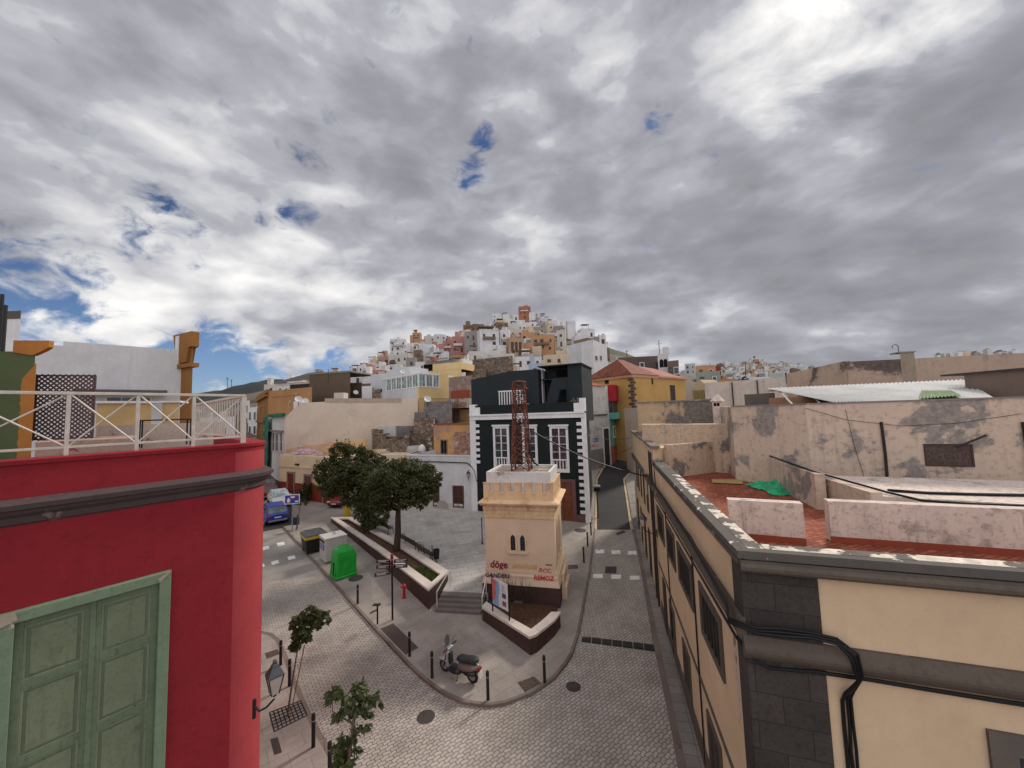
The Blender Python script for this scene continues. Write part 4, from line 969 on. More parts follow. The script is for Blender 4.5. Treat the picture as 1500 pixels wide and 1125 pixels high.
# rusty steel mast on the tower roof
RUST = plaster('rusty_steel', (.15, .048, .026), .6, (.07, .03, .022), .3, .3, scale=5, rough=.75)
mt = thing('lattice_mast', 'rusty steel lattice mast standing on the tower roof', 'mast', FT.pt(TL*.58, -TD*.45, zt_-.35))
cm = Vector(FT.pt(1.98, -1.55, 0)); zb_ = zt_-.34; zt2 = PY(762, 560, cm.y).z
for sx_ in (-1, 1):
    for sy_ in (-1, 1):
        def cp(z): 
            k = (z-zb_)/(zt2-zb_); w2 = .50-.19*min(1, k*1.25); return cm+FT.u*sx_*w2+FT.n*sy_*w2+Vector((0, 0, z))
        m = MB(); m.tube([cp(zb_), cp(zb_+(zt2-zb_)*.5), cp(zb_+(zt2-zb_)*.8), cp(zt2)], .05, 4); m.build('upright', RUST, mt)
def ringpts(z):
    k = (z-zb_)/(zt2-zb_); w2 = .50-.19*min(1, k*1.25); return [cm+FT.u*a*w2+FT.n*b*w2+Vector((0, 0, z)) for a, b in ((-1, 1), (1, 1), (1, -1), (-1, -1))]
N = 8
for j in range(N+1):
    z = zb_+.25+(zt2-zb_-.25)*j/N; A_ = ringpts(z); m = MB()
    for i in range(4): m.tube([A_[i], A_[(i+1) % 4]], .022, 4)
    m.build('ring', RUST, mt)
    if j < N:
        B_ = ringpts(zb_+.25+(zt2-zb_-.25)*(j+1)/N)
        for i in range(4):
            m = MB(); m.tube([A_[i], B_[(i+1) % 4]], .024, 4); m.tube([A_[(i+1) % 4], B_[i]], .024, 4); m.build('brace', RUST, mt)
for z, w3 in ((zb_+(zt2-zb_)*.76, .45), (zb_+(zt2-zb_)*.93, .42)):
    m = MB()
    for i in range(4):
        a, b = ((-1, 1), (1, 1), (1, -1), (-1, -1))[i], ((1, 1), (1, -1), (-1, -1), (-1, 1))[i]
        m.tube([cm+FT.u*a[0]*w3+FT.n*a[1]*w3+Vector((0, 0, z)), cm+FT.u*b[0]*w3+FT.n*b[1]*w3+Vector((0, 0, z))], .03, 5)
    m.build('collar', RUST, mt)
INS = plain('white_insulator', (.6, .58, .55), .35)
for dz in (.80, .86, .56):
    for a in (-.12, .12):
        z = zb_+(zt2-zb_)*dz; c = cm+FT.u*a+FT.n*.22+Vector((0, 0, z)); m = MB(); m.lathe(c, [(.03, 0), (.05, .04), (.025, .09), (.045, .12), (.02, .18)], 8); m.build('insulator', INS, mt)
m = MB(); m.lathe(cm+Vector((0, 0, zt2)), [(.40, 0), (.36, .05), (.05, .1)], 8); m.build('cap', RUST, mt)
# cables from the mast to the street front
ca = cm+Vector((.35, -.1, 0)); ca.z = zb_+(zt2-zb_)*.5
for k, (dz, sag) in enumerate(((0, .35), (-.12, .75))):
    B_ = Vector(FS.pt(9.3, .15, 6.4)) if k == 0 else Vector(FT.off(0).pt(0, 0, 0)); 
    if k: B_ = Vector((ca.x+4.2, ca.y+11.2, 8.9))
    A_ = ca+Vector((0, 0, dz)); pts = []
    for i in range(17):
        t = i/16; p = A_.lerp(B_, t); p.z -= sag*4*t*(1-t); pts.append(p)
    tag(MB().tube(pts, [.035, .022][k], 5).build('overhead_cable', CABLE, None, smooth=True), ['thick black cable from the rusty mast to the cream building across the street', 'thin black cable from the rusty mast back towards the dark house'][k], 'cable')
pts = [ca, ca+Vector((.05, 0, -.6)), ca+Vector((.12, 0, -1.3)), ca+Vector((.3, -.05, -1.9)), ca+Vector((.55, -.1, -2.1))]
tag(MB().tube(pts, .05, 6).build('cable', CABLE, None, smooth=True), 'thick black cable bundle dropping down the mast to the tower roof', 'cable')
# retaining wall of the planter in front of the tower
CAPS = plaster('pale_coping', (.55, .49, .44), .3, (.65, .62, .58), .15, .25, scale=2)
SOIL = plain('bark_mulch', (.075, .038, .022), .95, 0, .5, 9)
def coping_wall(name, label, outer, inner, z0, z1, cth=.10, soil=None):
    t = thing(name, label, 'planter', (outer[0][0], outer[0][1], 0))
    n = len(outer)
    m = MB(); vs = []; fs = []
    for p, q_ in zip(outer, inner):
        vs += [(p[0], p[1], z0), (p[0], p[1], z1-cth), (q_[0], q_[1], z1-cth), (q_[0], q_[1], z0)]
    for i in range(n-1):
        a = 4*i; b = a+4; fs += [(a, b, b+1, a+1), (a+1, b+1, b+2, a+2), (a+2, b+2, b+3, a+3)]
    fs += [(0, 1, 2, 3), (4*n-1, 4*n-2, 4*n-3, 4*n-4)]
    m.add(vs, fs); m.build('wall', DKS, t)
    m = MB(); vs = []; fs = []
    def out(p, q_, d): v = Vector(p)-Vector(q_); v = v.normalized()*d; return (p[0]+v.x, p[1]+v.y)
    for p, q_ in zip(outer, inner):
        a = out(p, q_, .04); b = out(q_, p, .02); vs += [(a[0], a[1], z1-cth+.002), (a[0], a[1], z1), (b[0], b[1], z1), (b[0], b[1], z1-cth+.002)]
    for i in range(n-1):
        a = 4*i; b = a+4; fs += [(a, b, b+1, a+1), (a+1, b+1, b+2, a+2), (a+2, b+2, b+3, a+3), (a+3, b+3, b, a)]
    fs += [(0, 1, 2, 3), (4*n-1, 4*n-2, 4*n-3, 4*n-4)]
    m.add(vs, fs); m.build('coping', CAPS, t)
    return t
zp1 = .86
def zq(pts, z): return [xy(PZ(x, y, z)) for x, y in pts]
out_ = zq([(706, 888), (740, 909), (776, 932)], zp1)+zq([(786, 928), (800, 917), (812, 907), (820.5, 896)], zp1)
inn_ = zq([(707, 880), (745, 903), (778, 922)], zp1)
inn_ = zq([(712, 881), (748, 905), (778, 921.5)], zp1)+zq([(784, 917), (793, 910), (801, 903), (808, 896)], zp1)
pt_ = coping_wall('planter_wall', 'dark stone planter with pale coping wrapping the foot of the tower to a point', out_, inn_, -.05, zp1)
m = MB(); m.prism(inn_+[xy(FT.pt(3.9, -.1, 0)), xy(FT.pt(.1, -.1, 0))], -.1, .34); m.build('soil', SOIL, pt_)
# ---------------------------------------------------------------- plaza, steps, long planter
def pz_(y): return .72+.02*(y-21)
FSt = Fr(xy(PG(640, 893, .1)), to=xy(PG(706, 897, .1)))
zs0 = g0(19.8)+.10
plz = [xy(FSt.pt(-.05, -.96, 0)), xy(FSt.pt(FSt.L+.1, -.96, 0)), xy(FT.pt(0, -.3, 0)), xy(FT.pt(0, -TD, 0)), xy(FT.pt(2.6, -TD, 0))]
BL0 = Vector((6.02, 31.9)); bd = 180-23
FBk0 = Fr(BL0, bd)                       # helper running left from the right corner
def left_of(px):                           # parameter of the dark house front seen at a column
    return -FBk0.at(px, 700)[0]
LB = left_of(691) if left_of(691) > 0 else -left_of(691)
BLc = Vector((BL0.x-LB*cos(radians(23)), BL0.y+LB*sin(radians(23))))
FBk = Fr(BLc, to=tuple(BL0))
cap_o = [(484.7, 757.5), (555, 806), (628, 863), (656, 836), (600, 801), (514, 757)]
cap_i = [(495.5, 759.5), (560, 801.5), (632, 852.5), (645.5, 840.5), (592, 805), (510, 759.5)]
ZC = 1.27
oo = zq(cap_o, ZC); ii = zq(cap_i, ZC)
WL = xy(PG(598, 741, .1)); 
plz += [xy(FBk.pt(FBk.L*.62, .02, 0)), xy(FBk.pt(0, .02, 0)), WL, (WL[0]-6, WL[1]+2.6), (oo[5][0]+.1, oo[5][1]+2.5), oo[5], oo[3]]
bm = bmesh.new(); vs = [bm.verts.new((p[0], p[1], pz_(p[1]))) for p in plz]; f = bm.faces.new(vs)
r = bmesh.ops.extrude_face_region(bm, geom=[f]); 
for v in [g for g in r['geom'] if isinstance(g, bmesh.types.BMVert)]: v.co.z -= .8
bmesh.ops.recalc_face_normals(bm, faces=bm.faces[:]); me = bpy.data.meshes.new('plaza'); bm.to_mesh(me); bm.free(); me.materials.append(PLAZA)
o = bpy.data.objects.new('plaza', me); COL.objects.link(o); tag(o, kind='structure')
STEP = plaster('step_stone', (.15, .135, .125), .4, streak=.2, scale=2)
m = MB()
for k in range(4):
    z1 = zs0+(pz_(20.9)-zs0)*(k+1)/4-(.003 if k == 3 else 0); m.fb(FSt, -.02, FSt.L+.0, -.97 if k < 3 else -.96, -.26*k+.26-.02, zs0-.2+.01*k, z1)
t = thing('stairs', 'four grey stone steps up to the plaza beside the tower', 'steps', FSt.pt(0, 0, 0)); m.build('treads', STEP, t)
lp = thing('planter_wall', 'long raised dark stone planter with pale coping, trees growing in it, between street and plaza', 'planter', (oo[2][0], oo[2][1], 0))
n = 6; m = MB(); vs = []
for p, q_ in zip(oo, ii): vs += [(p[0], p[1], -.1), (p[0], p[1], ZC-.1), (q_[0], q_[1], ZC-.1), (q_[0], q_[1], -.1)]
m.add(vs, [f for i in range(n) for a, b in [(4*i, 4*((i+1) % n))] for f in ((a, a+1, b+1, b), (a+1, a+2, b+2, b+1), (a+2, a+3, b+3, b+2))]); m.build('wall', DKS, lp)
m = MB(); vs = []
ctr = Vector((sum(p[0] for p in oo)/6, sum(p[1] for p in oo)/6))
for p, q_ in zip(oo, ii):
    d = (Vector(p)-Vector(q_)).normalized()*.05; vs += [(p[0]+d.x, p[1]+d.y, ZC-.098), (p[0]+d.x, p[1]+d.y, ZC), (q_[0]-d.x*.4, q_[1]-d.y*.4, ZC), (q_[0]-d.x*.4, q_[1]-d.y*.4, ZC-.098)]
m.add(vs, [f for i in range(n) for a, b in [(4*i, 4*((i+1) % n))] for f in ((a, a+1, b+1, b), (a+1, a+2, b+2, b+1), (a+2, a+3, b+3, b+2), (a+3, a, b, b+3))]); m.build('coping', CAPS, lp)
m = MB(); m.prism(ii, .3, ZC-.2); m.build('soil', SOIL, lp)
# grass at the near end of the planter: many blades
gm2 = plain('planter_grass', (.085, .11, .03), .8, 0, .4, 8); m = MB(); R_ = random.Random(3)
ga = [Vector(ii[2]), Vector(ii[3]), Vector(ii[3]).lerp(Vector(ii[4]), .42), Vector(ii[2]).lerp(Vector(ii[1]), .36)]
for k in range(2600):
    u, v = R_.random(), R_.random(); p = ga[0].lerp(ga[1], u).lerp(ga[3].lerp(ga[2], u), v); an = R_.random()*pi; h = .05+.1*R_.random(); w_ = .018
    dx, dy = cos(an)*w_, sin(an)*w_; lx, ly = (R_.random()-.5)*.1, (R_.random()-.5)*.1
    m.add([(p.x-dx, p.y-dy, ZC-.2), (p.x+dx, p.y+dy, ZC-.2), (p.x+lx, p.y+ly, ZC-.2+h)], [(0, 1, 2)])
tag(m.build('grass', gm2), kind='stuff')
# handrails of the steps
HR = plain('white_handrail', (.62, .62, .62), .4, .2, .08)
for k, (lab, s0, dz) in enumerate((('white handrail on the left side of the steps', .0, .95), ('short white handrail on the right side of the steps, against the tower', FSt.L+.02, .75))):
    t = thing('handrail', lab, 'handrail', FSt.pt(s0, 0, 0))
    m = MB(); a = FSt.pt(s0, -.02, zs0+dz*.9); b = FSt.pt(s0+(.25 if not k else 0), -1.35 if not k else -.9, pz_(21)+dz); m.tube([a, b], .028, 8); m.build('rail', HR, t)
    m = MB(); m.tube([FSt.pt(s0, -.02, zs0-.02), a], .026, 8); m.build('post', HR, t)
    m = MB(); m.tube([(b[0], b[1], pz_(21)), b], .026, 8); m.build('post', HR, t)
flat = lambda n_, px, py, lab, w_: None
c_ = PZ(657, 777, 1.0)
# ---------------------------------------------------------------- dark house with white quoins
DARK = plaster('dark_green_render', (.013, .018, .019), .25, streak=.15, dcol=(.03, .035, .035), rough=.85)
DARKW = plaster('dark_penthouse_render', (.024, .031, .035), .4, streak=.25, dcol=(.045, .05, .05), rough=.85)
WTRIM = plaster('white_trim', (.70, .70, .71), .12, streak=.12)
dh = thing('dark_house', 'near black two storey house with white quoins, cornice and tall white windows', 'building', tuple(BLc)+(0,))
ZD = 9.35
walls(FBk, FBk.L, 11, .2, ZD, .0, deg=100).build('wall', DARK, dh)
# white band cornice and corner pillars
m = MB(); z0_ = FBk.at(770, 613.5)[1]; z1_ = FBk.at(770, 605.5)[1]; m.fb(FBk, .02, FBk.L-.02, .003, .16, z0_, z1_); m.fb(FBk, .02, FBk.L-.02, .003, .26, z1_-.12, z1_+.02); m.build('cornice', WTRIM, dh)
m = MB(); m.fb(FBk, .6, FBk.L-.6, -.3, .05, ZD+.003, FBk.at(760, 592)[1]); m.build('parapet', DARK, dh)
m = MB(); zt_ = FBk.at(690, 593)[1]; m.fb(FBk, -.02, .58, -.4, .10, .2, zt_); m.fb(FBk, .58, 1.1, -.3, .12, z1_+.022, zt_-.28)
m.build('corner_pillar', WTRIM, dh)
m = MB(); zt_ = FBk.at(858, 587)[1]; m.fb(FBk, FBk.L-.42, FBk.L+.04, -.4, .10, z1_+.022, zt_+.25); m.fb(FBk, FBk.L-.9, FBk.L-.421, -.3, .12, z1_+.022, zt_-.15); m.fb(FBk, FBk.L-.32, FBk.L+.02, -.3, .09, .2, z1_-.121); m.build('corner_pillar', WTRIM, dh)
for side_, a_, sg in ((0, .58, 1), (1, FBk.L-.32, -1)):
    k = 0; z = .9 if side_ else 6.2
    z = .9
    while z < z0_-.45:
        m = MB(); a0, a1 = (a_, a_+.38) if sg > 0 else (a_-.42, a_)
        if side_ or z > 5.3: m.fb(FBk, a0, a1, .003, .075, z, z+.27); m.build('quoin', WTRIM, dh)
        z += .56
def winpx(t, F, x0, y0, x1, y1, fm, gm=None, **k):
    a, zt = F.at(x0, y0); b, zb = F.at(x1, y1); return window(t, F, min(a, b), max(a, b), min(zb, zt), max(zb, zt), fm, gm, **k)
WP = plain('white_painted_window', (.66, .66, .66), .5, 0, .05)
CUR = plain('pale_curtain', (.40, .41, .42), .8, 0, .15, 2)
for px0, px1 in ((722.5, 745.5), (765, 786.5), (805, 832)):
    a, zt = FBk.at(px0, 624.5); b, _ = FBk.at(px1, 624.5); zb = zt-3.9
    w_ = window(dh, FBk, a, b, zb, zt, WP, GLASS, fw=.2, bars=(1, 0), proud=.12, bt=.1, name='tall_window')
    m = MB(); m.fb(FBk, a-.08, b+.08, .003, .2, zt, zt+.14); m.build('cap', WP, w_)
    zr = zb+1.05; m = MB(); m.fb(FBk, a+.2, b-.2, .021, .10, zr-.05, zr+.05); m.fb(FBk, a+.2, b-.2, .021, .06, zb+.2, zb+.3)
    for k in range(5): c = a+.28+(b-a-.56)*k/4; m.tube([FBk.pt(c, .06, zb+.2), FBk.pt(c, .06, zb+.5), FBk.pt(c, .06, zr)], [.03, .06, .03], 6)
    m.build('balustrade', WP, w_)
    for j in range(1, 4):
        z = zr+(zt-.2-zr)*j/4; m = MB(); m.fb(FBk, a+.2, b-.2, .021, .045, z-.02, z+.02); m.build('glazing_bar', WP, w_)
    m = MB(); mid_ = (a+b)/2; m.fb(FBk, a+.22, mid_-.06, .021, .03, zr+.05, zt-.22) if px0 > 750 else m.fb(FBk, a+.22, mid_-.25, .021, .03, zr+.05, zt-.22); m.build('shutter', CUR, w_)
RW = plain('dark_red_stone', (.14, .07, .065), .7); BRD = plain('brown_door', (.16, .05, .025), .5, 0, .2, 4)
a, zt = FBk.at(824, 706); b, _ = FBk.at(838, 706)
d_ = MB(); d_.ring(FBk, [(a-.25, .3), (b+.3, .3), (b+.3, zt+.25), (a-.25, zt+.25)], [(a, .32), (b, .32), (b, zt), (a, zt)], 0, .1); d_ = d_.build('door_surround', RW, dh)
m = MB(); m.fb(FBk, a-.01, b+.01, 0, .03, .3, zt+.01)
m.build('door', BRD, d_)
m = MB(); m.ring(FBk, [(a+.1, 1.4), (b-.1, 1.4), (b-.1, zt-.15), (a+.1, zt-.15)], [(a+.2, 1.5), (b-.2, 1.5), (b-.2, zt-.25), (a+.2, zt-.25)], .03, .05); m.build('door_panel', BRD, d_)
m = MB(); m.fb(FBk, b+.31, FBk.L-.34, 0, .08, .3, 1.35); m.build('stone_plinth', RW, dh)
text('BCT', FBk, b+.95, zt-.25, .28, WP, dh, .02, 'door_sign')
# penthouse of the dark house, set back
F2 = FBk.off(-2.6)
a0, zl = F2.at(690, 556); a1, zr_ = F2.at(783, 541); a2, zt2_ = F2.at(791, 537); a3, _ = F2.at(852, 533)
m = MB(); m.fprism(F2, [(a0, ZD-.4), (a1+.35, ZD-.4), (a1+.35, zr_), (a0+4.2, zl+.55), (a0+1.3, zl+.12), (a0, zl)], -5, 0); m.build('penthouse', DARKW, dh)
m = MB(); m.fb(F2, a2, a3, -4.5, -1.6, ZD-.4, zt2_-.1); m.fb(F2, a2-.1, a3+.1, -4.6, .5, zt2_-.1, zt2_); m.fb(F2, F2.at(833, 560)[0], a3, -1.599, .2, ZD-.4, zt2_-.101); m.build('penthouse', DARKW, dh)
m = MB(); c0 = F2.at(793, 590)[0]; c1 = F2.at(829, 553)[0]; zc0 = ZD-.1; zc1 = F2.at(829, 553)[1]
m.fprism(F2, [(c0, zc0), (c0+1.2, zc0), (c1-.6, zc1-1.1), (c1+.2, zc1-1.1), (c1+.2, zc1), (c1-1.3, zc1)], -.2, .05); m.build('outside_stair', DARKW, dh)
m = MB(); m.fb(F2, a2, a3, -1.59, -.25, zc1-.1, zc1); m.fb(F2, c1-.0, c1+.22, -.2, .08, ZD-.4, zc1-.001); m.build('landing', DARKW, dh)
BLK = plain('black_opening', (.004, .004, .004), .9)
m = MB(); m.fb(F2, F2.at(808, 540)[0], F2.at(832, 540)[0], -1.599, -1.55, F2.at(808, 551)[1], zt2_-.3); m.build('opening', BLK, dh)
m = MB(); m.fprism(F2, [(c0+1.9, ZD-.3), (c1-.05, ZD-.3), (c1-.05, zc1-1.12), (c1-.5, zc1-1.12)], -1.59, -1.5); m.build('opening', BLK, dh)
br = MB(); a, z = F2.at(737, 575); b, zb = F2.at(775, 590)
F3_ = F2.off(.9)
for k in range(11): c = a+(b-a)*k/10; br.fb(F3_, c-.05, c+.05, -.03, .03, ZD+.35, z)
br.fb(F3_, a-.1, b+.1, -.06, .06, z, z+.12); br.fb(F3_, a-.1, b+.1, -.06, .06, ZD+.25, ZD+.349); br.build('roof_balustrade', WP, dh)
m = MB(); cc, zz_ = F2.at(786, 550); m.fb(F2, cc-.3, cc+.3, -1.5, -.9, ZD, F2.at(786, 541)[1]); m.build('white_chimney', WH2, dh)
for k in range(4):
    c = F2.at(842+3*k, 585)[0]; tag(MB().tube([F2.pt(c, 1.4, ZD+.3), F2.pt(c+.05, 1.4, ZD+1.2), F2.pt(c, 1.4, ZD+1.6+.2*(k % 2))], [.09, .10, .04], 7).build('cactus', plain('cactus_green', (.10, .13, .05), .7)), ['leftmost', 'second', 'third', 'rightmost'][k]+' of the row of columnar cacti at the right end of the dark house roof', 'plant', 'roof cacti')
# ---------------------------------------------------------------- low white house beside it
FWt = Fr(WL, to=(BLc.x-.02, BLc.y+.0))
wh = thing('low_white_house', 'low white single storey house with brown shutters along the back of the plaza', 'building', WL+(0,))
WW_ = plaster('white_old_render', (.60, .60, .61), .3, (.33, .30, .27), .12, .3, scale=1.2)
L_ = FWt.L; zW = FWt.at(680, 667)[1]
m = walls(FWt, L_, 7, .4, zW, .5, .3, 84); m.build('wall', WW_, wh)
m = MB(); m.fb(FWt, 0, L_, .002, .05, zW-.12, zW-.02); m.build('coping_band', WW_, wh)
for x0, x1, y0, y1 in ((663, 680, 711, 744), (634, 644, 710, 742), (598, 610, 708, 738)):
    o = winpx(wh, FWt, x0, y0, x1, y1, plain('brown_frame', (.10, .05, .035), .6), plain('brown_shutter_panel', (.06, .025, .018), .6), fw=.12, bars=(1, 1), proud=.05)
m = MB(); a, z = FWt.at(648, 748); m.fprism(FWt, [(a-.5, .6), (a+.6, .6), (a+.6, z+.7), (a+.35, z+.95), (a-.25, z+.95), (a-.5, z+.7)], 0, .12); m.build('fountain_niche', plaster('niche_stone', (.38, .35, .33), .5, scale=3), wh)
m = MB(); m.fb(FWt, 0, L_, .0, .03, .5, 1.55); m.build('stained_plinth', plaster('white_plinth', (.55, .53, .52), .6, (.34, .3, .28), .3, .5, scale=1.5), wh)
pts = [FWt.pt(FWt.at(x, y)[0], .08, FWt.at(x, y)[1]) for x, y in ((600, 675), (630, 676), (660, 677), (685, 678), (691, 683), (696, 690), (699, 705))]
tag(MB().tube(pts, .05, 6).build('cable', CABLE), 'thick dark cable running under the top of the low white house', 'cable')
lan = lantern((BLc.x-.3, BLc.y-.15, FBk.at(697, 700)[1]), (.05, -.35), 'small wall lantern at the right end of the low white house')
# ---------------------------------------------------------------- cream house with oxblood base
CBa = PG(409, 725, .1); CBb = PG(476, 737, .1)
FC = Fr(xy(CBa), to=xy(CBb)); ch = thing('cream_corner_house', 'low cream house with oxblood red base and stone door frames, left of the trees', 'building', tuple(CBa))
CRM = plaster('pale_cream_render', (.62, .51, .36), .15, streak=.2)
zCt = FC.at(409, 666)[1]; LC = (Vector(WL)-Vector(xy(CBa))).length
walls(FC, FC.L+3.5, 8, .8, zCt, .45, .3, 100).build('wall', CRM, ch)
OX = plaster('oxblood_base', (.22, .035, .022), .3, streak=.3); zO = FC.at(440, 708)[1]
m = MB(); m.fb(FC, .0, FC.L+3.5, .002, .05, .8, zO); m.build('base_band', OX, ch)
m = MB(); m.fb(FC, -.02, FC.L+3.5, .002, .10, zCt-1.35, zCt-1.2); m.build('string_course', CRM, ch)
GST = plaster('grey_door_stone', (.22, .19, .18), .3, scale=3)
def doorpx(t, F, x0, y0, x1, zb, fm, dm, fw=.2):
    a, zt = F.at(x0, y0); b, _ = F.at(x1, y0)
    d = MB(); d.ring(F, [(a, zb), (b, zb), (b, zt), (a, zt)], [(a+fw, zb+.02), (b-fw, zb+.02), (b-fw, zt-fw), (a+fw, zt-fw)], 0, .1); d = d.build('door_surround', fm, t)
    m = MB(); m.fb(F, a+fw, b-fw, 0, .055, zb, zt-fw); m.build('door', dm, d); return d
RDD = plain('dark_red_door', (.14, .025, .018), .5, 0, .2, 3)
doorpx(ch, FC, 421, 690.5, 432.5, 1.15, GST, RDD)
winpx(ch, FC, 445.5, 694, 457.5, 712, GST, RDD, fw=.2, bars=(1, 0), proud=.08)
doorpx(ch, FC, 473, 695, 486, 1.05, GST, RDD)
m = MB(); a, z = FC.at(434, 680); m.tube([FC.pt(a, .1, z), FC.pt(a+.6, .1, z)], .1, 8); m.build('wall_lamp', IRON, ch)
lh = thing('middle_house', 'plain cream house front between the oxblood based house and the low white house', 'building', tuple(FC.pt(FC.L+3.5, 0, 0)))
Fm = Fr(FC.pt(FC.L+3.52, 0, 0), to=(WL[0]-.02, WL[1])); walls(Fm, Fm.L, 7, .6, zCt+.2, .4).build('wall', CRM, lh)
doorpx(lh, Fm, 500, 700, 511, 1.05, GST, RDD); winpx(lh, Fm, 540, 700, 552, 722, GST, RDD, fw=.15)
# orange terrace wall on the cream house
OR2 = plaster('peach_terrace', (.64, .43, .25), .2, (.5, .3, .16), .2, .2)
A_ = PY(416, 663, 49); 
t, F, z = blk('terrace_room', 'peach coloured rooftop wall behind the parapet of the cream house', 418, 535, 658, 51, 5, 4, OR2, 45, None, 'wall')
m = MB(); m.fprism(F, [(0, 4), (F.L, 4), (F.L, z+1.3), (F.L-2, z+1.2), (1.5, z+.2), (0, z-.2)], -.3, .02); m.build('stepped_wall', OR2, t)
m = MB(); c_ = PY(448, 660, 46.5); R_ = random.Random(8); vs = []; n = 12
for i in range(n+1):
    for j in range(5): vs.append((c_.x-2.2+4.4*i/n, c_.y-.5+.25*j, c_.z-.6+(.2+.9*sin(pi*i/n)*(.7+.4*mnoise.noise(Vector((i*.9, j, 0)))))*(1 if 0 < j < 4 else .3)))
m.add(vs, [(a*5+b, (a+1)*5+b, (a+1)*5+b+1, a*5+b+1) for a in range(n) for b in range(4)])
tag(m.build('laundry', plain('mauve_cloth', (.42, .28, .33), .9, 0, .4, 3), smooth=True), 'heap of mauve and white cloth on the roof of the cream house', 'cloth')
# ---------------------------------------------------------------- backdrop blocks behind the plaza
BEIGE = plaster('beige_party_wall', (.60, .52, .43), .14, (.58, .53, .47), .1, .15, scale=.5)
t, F, z = blk('beige_party_wall_house', 'large blank beige party wall with slanting left edge, behind the cream house', 440, 612, 590, 50.5, 9, 1.5, BEIGE, 47.5)
m = MB(); p_ = [F.at(x, y) for x, y in ((417, 612), (440, 592))]; m.fprism(F, [(p_[0][0], 1.5), (0, 1.5), (0, z), (p_[0][0], p_[0][1])], -8, 0); m.build('slanting_wall', BEIGE, t)
zt_ = z
m = MB(); p_ = [F.at(x, y) for x, y in ((476, 590), (476, 583.5), (588, 583.5), (588, 590))]; m.fprism(F, [p_[0], p_[1], p_[2], p_[3]], -.5, .03); m.build('raised_parapet', plaster('stained_parapet', (.40, .34, .27), .5, streak=.5), t)
F_b = F
NET = plain('green_netting', (.01, .12, .065), .8, 0, .5, 1.2)
FN = Fr(xy(PY(389, 640, 62)), to=xy(PY(417, 640, 51.02))); t = thing('netted_house', 'white house with tall windows and green debris netting facing the left street', 'building', FN.pt(0, 0, 0))
zN = FN.at(414, 609)[1]; walls(FN, FN.L-.02, 5, 1, zN, .3, deg=90).build('wall', plaster('white_facade', (.56, .56, .55), .2), t)
for x0, x1 in ((399.5, 402.5), (404, 408.5), (411, 414.5)): winpx(t, FN, x0, 633, x1, 662, WP, GLASS, fw=.08, bars=(0, 1), proud=.1)
m = MB(); a, _ = FN.at(416, 630); m.fb(FN, 0, a, .0, .35, zN-2.2, zN-2.0); m.build('cornice', GREYR, t)
m = MB(); a = FN.at(391, 640)[0]; b = FN.at(398.5, 640)[0]; 
vs = []; n = 14
for i in range(n+1):
    z = zN-(zN-2.2)*i/n
    for j in range(5): vs.append(FN.pt(a+(b-a)*j/4+.12*sin(i*1.1+j), .5+.25*mnoise.noise(Vector((i*.6, j*.9, 0))), z))
m.add(vs, [(i*5+j, (i+1)*5+j, (i+1)*5+j+1, i*5+j+1) for i in range(n) for j in range(4)]); m.build('netting', NET, t)
m = MB(); m.fb(FN, b-.5, FN.at(418, 610)[0], .0, .6, zN-.1, zN+.35); m.build('netting', NET, t)
# ochre house
OCH2 = plaster('ochre_orange_render', (.38, .20, .085), .25, (.36, .26, .15), .18, .3, scale=.6)
t, F, z = blk('ochre_house', 'ochre house with blank side wall and moulded street front, left of the beige wall', 393, 457, 573, 63, 10, 1.5, OCH2, 57.5)
FO = Fr(xy(PY(377, 600, 82)), to=(F.o.x-.02, F.o.y)); m = MB(); m.fb(FO, 0, FO.L, -3, 0, 1.5, z-.3); m.build('street_front', OCHD, t)
m = MB(); m.fb(FO, -.2, FO.L+.25, -.2, .5, z-.9, z-.5); m.fb(FO, -.2, FO.L+.2, -.2, .3, z-.299, z+.3); m.fb(FO, 0, FO.L+.1, 0, .3, z-5.2, z-4.8); m.build('cornice', OCHD, t)
for k in range(6):
    for zz_ in (z-4, z-8.5): window(t, FO, 1+k*FO.L/6.3, 2.2+k*FO.L/6.3, zz_-1, zz_+1.9, OCH2, GLASS, .15, (0, 0), .12)
m = MB(); a, za_ = F.at(425, 584); m.fb(F, F.at(398, 585)[0], F.at(437, 585)[0], .002, .06, F.at(400, 581)[1]-.1, F.at(400, 581)[1]); m.build('scar_line', plaster('wall_scar', (.3, .17, .09), .5), t)
BRC = plaster('brown_concrete', (.115, .085, .06), .5, streak=.7, scale=.6, dcol=(.04, .032, .028))
t, F, z = blk('brown_block_house', 'dark brown bare concrete house above the beige wall', 453, 513, 549, 70, 8, 3, BRC, 68)
m = MB(); m.fb(F, -.2, F.L+.1, -8, .1, z, z+.3); m.build('coping', GREYR, t)
t, F, z = blk('low_roof_house', 'white and dark roofed house left of the brown concrete house', 403, 453, 562, 76, 7, 3, plaster('white_far', (.6, .59, .57), .2), 74)
m = MB(); A0 = F.pt(-.3, .6, z); A1 = F.pt(F.L+.2, .6, z+.3); B0 = F.pt(4.5, -4, z+2.3); B1 = F.pt(F.L+.2, -4, z+2.5); m.add([A0, A1, B1, B0], [(0, 1, 2, 3)]); m.build('roof', plain('dark_roof', (.07, .055, .05), .8), t)
m = MB(); m.fb(F, F.L*.45, F.L, .01, .05, z-2.6, z-.4); m.build('porch_shade_panel', plain('porch_dark', (.03, .025, .022), .8), t)  # flat dark panel on the wall, the porch's shade put in as colour
for x0, y0 in ((408, 568), (417, 568)): winpx(t, F, x0, y0, x0+5, y0+6, WP, GLASS, fw=.15, bars=(0, 0))
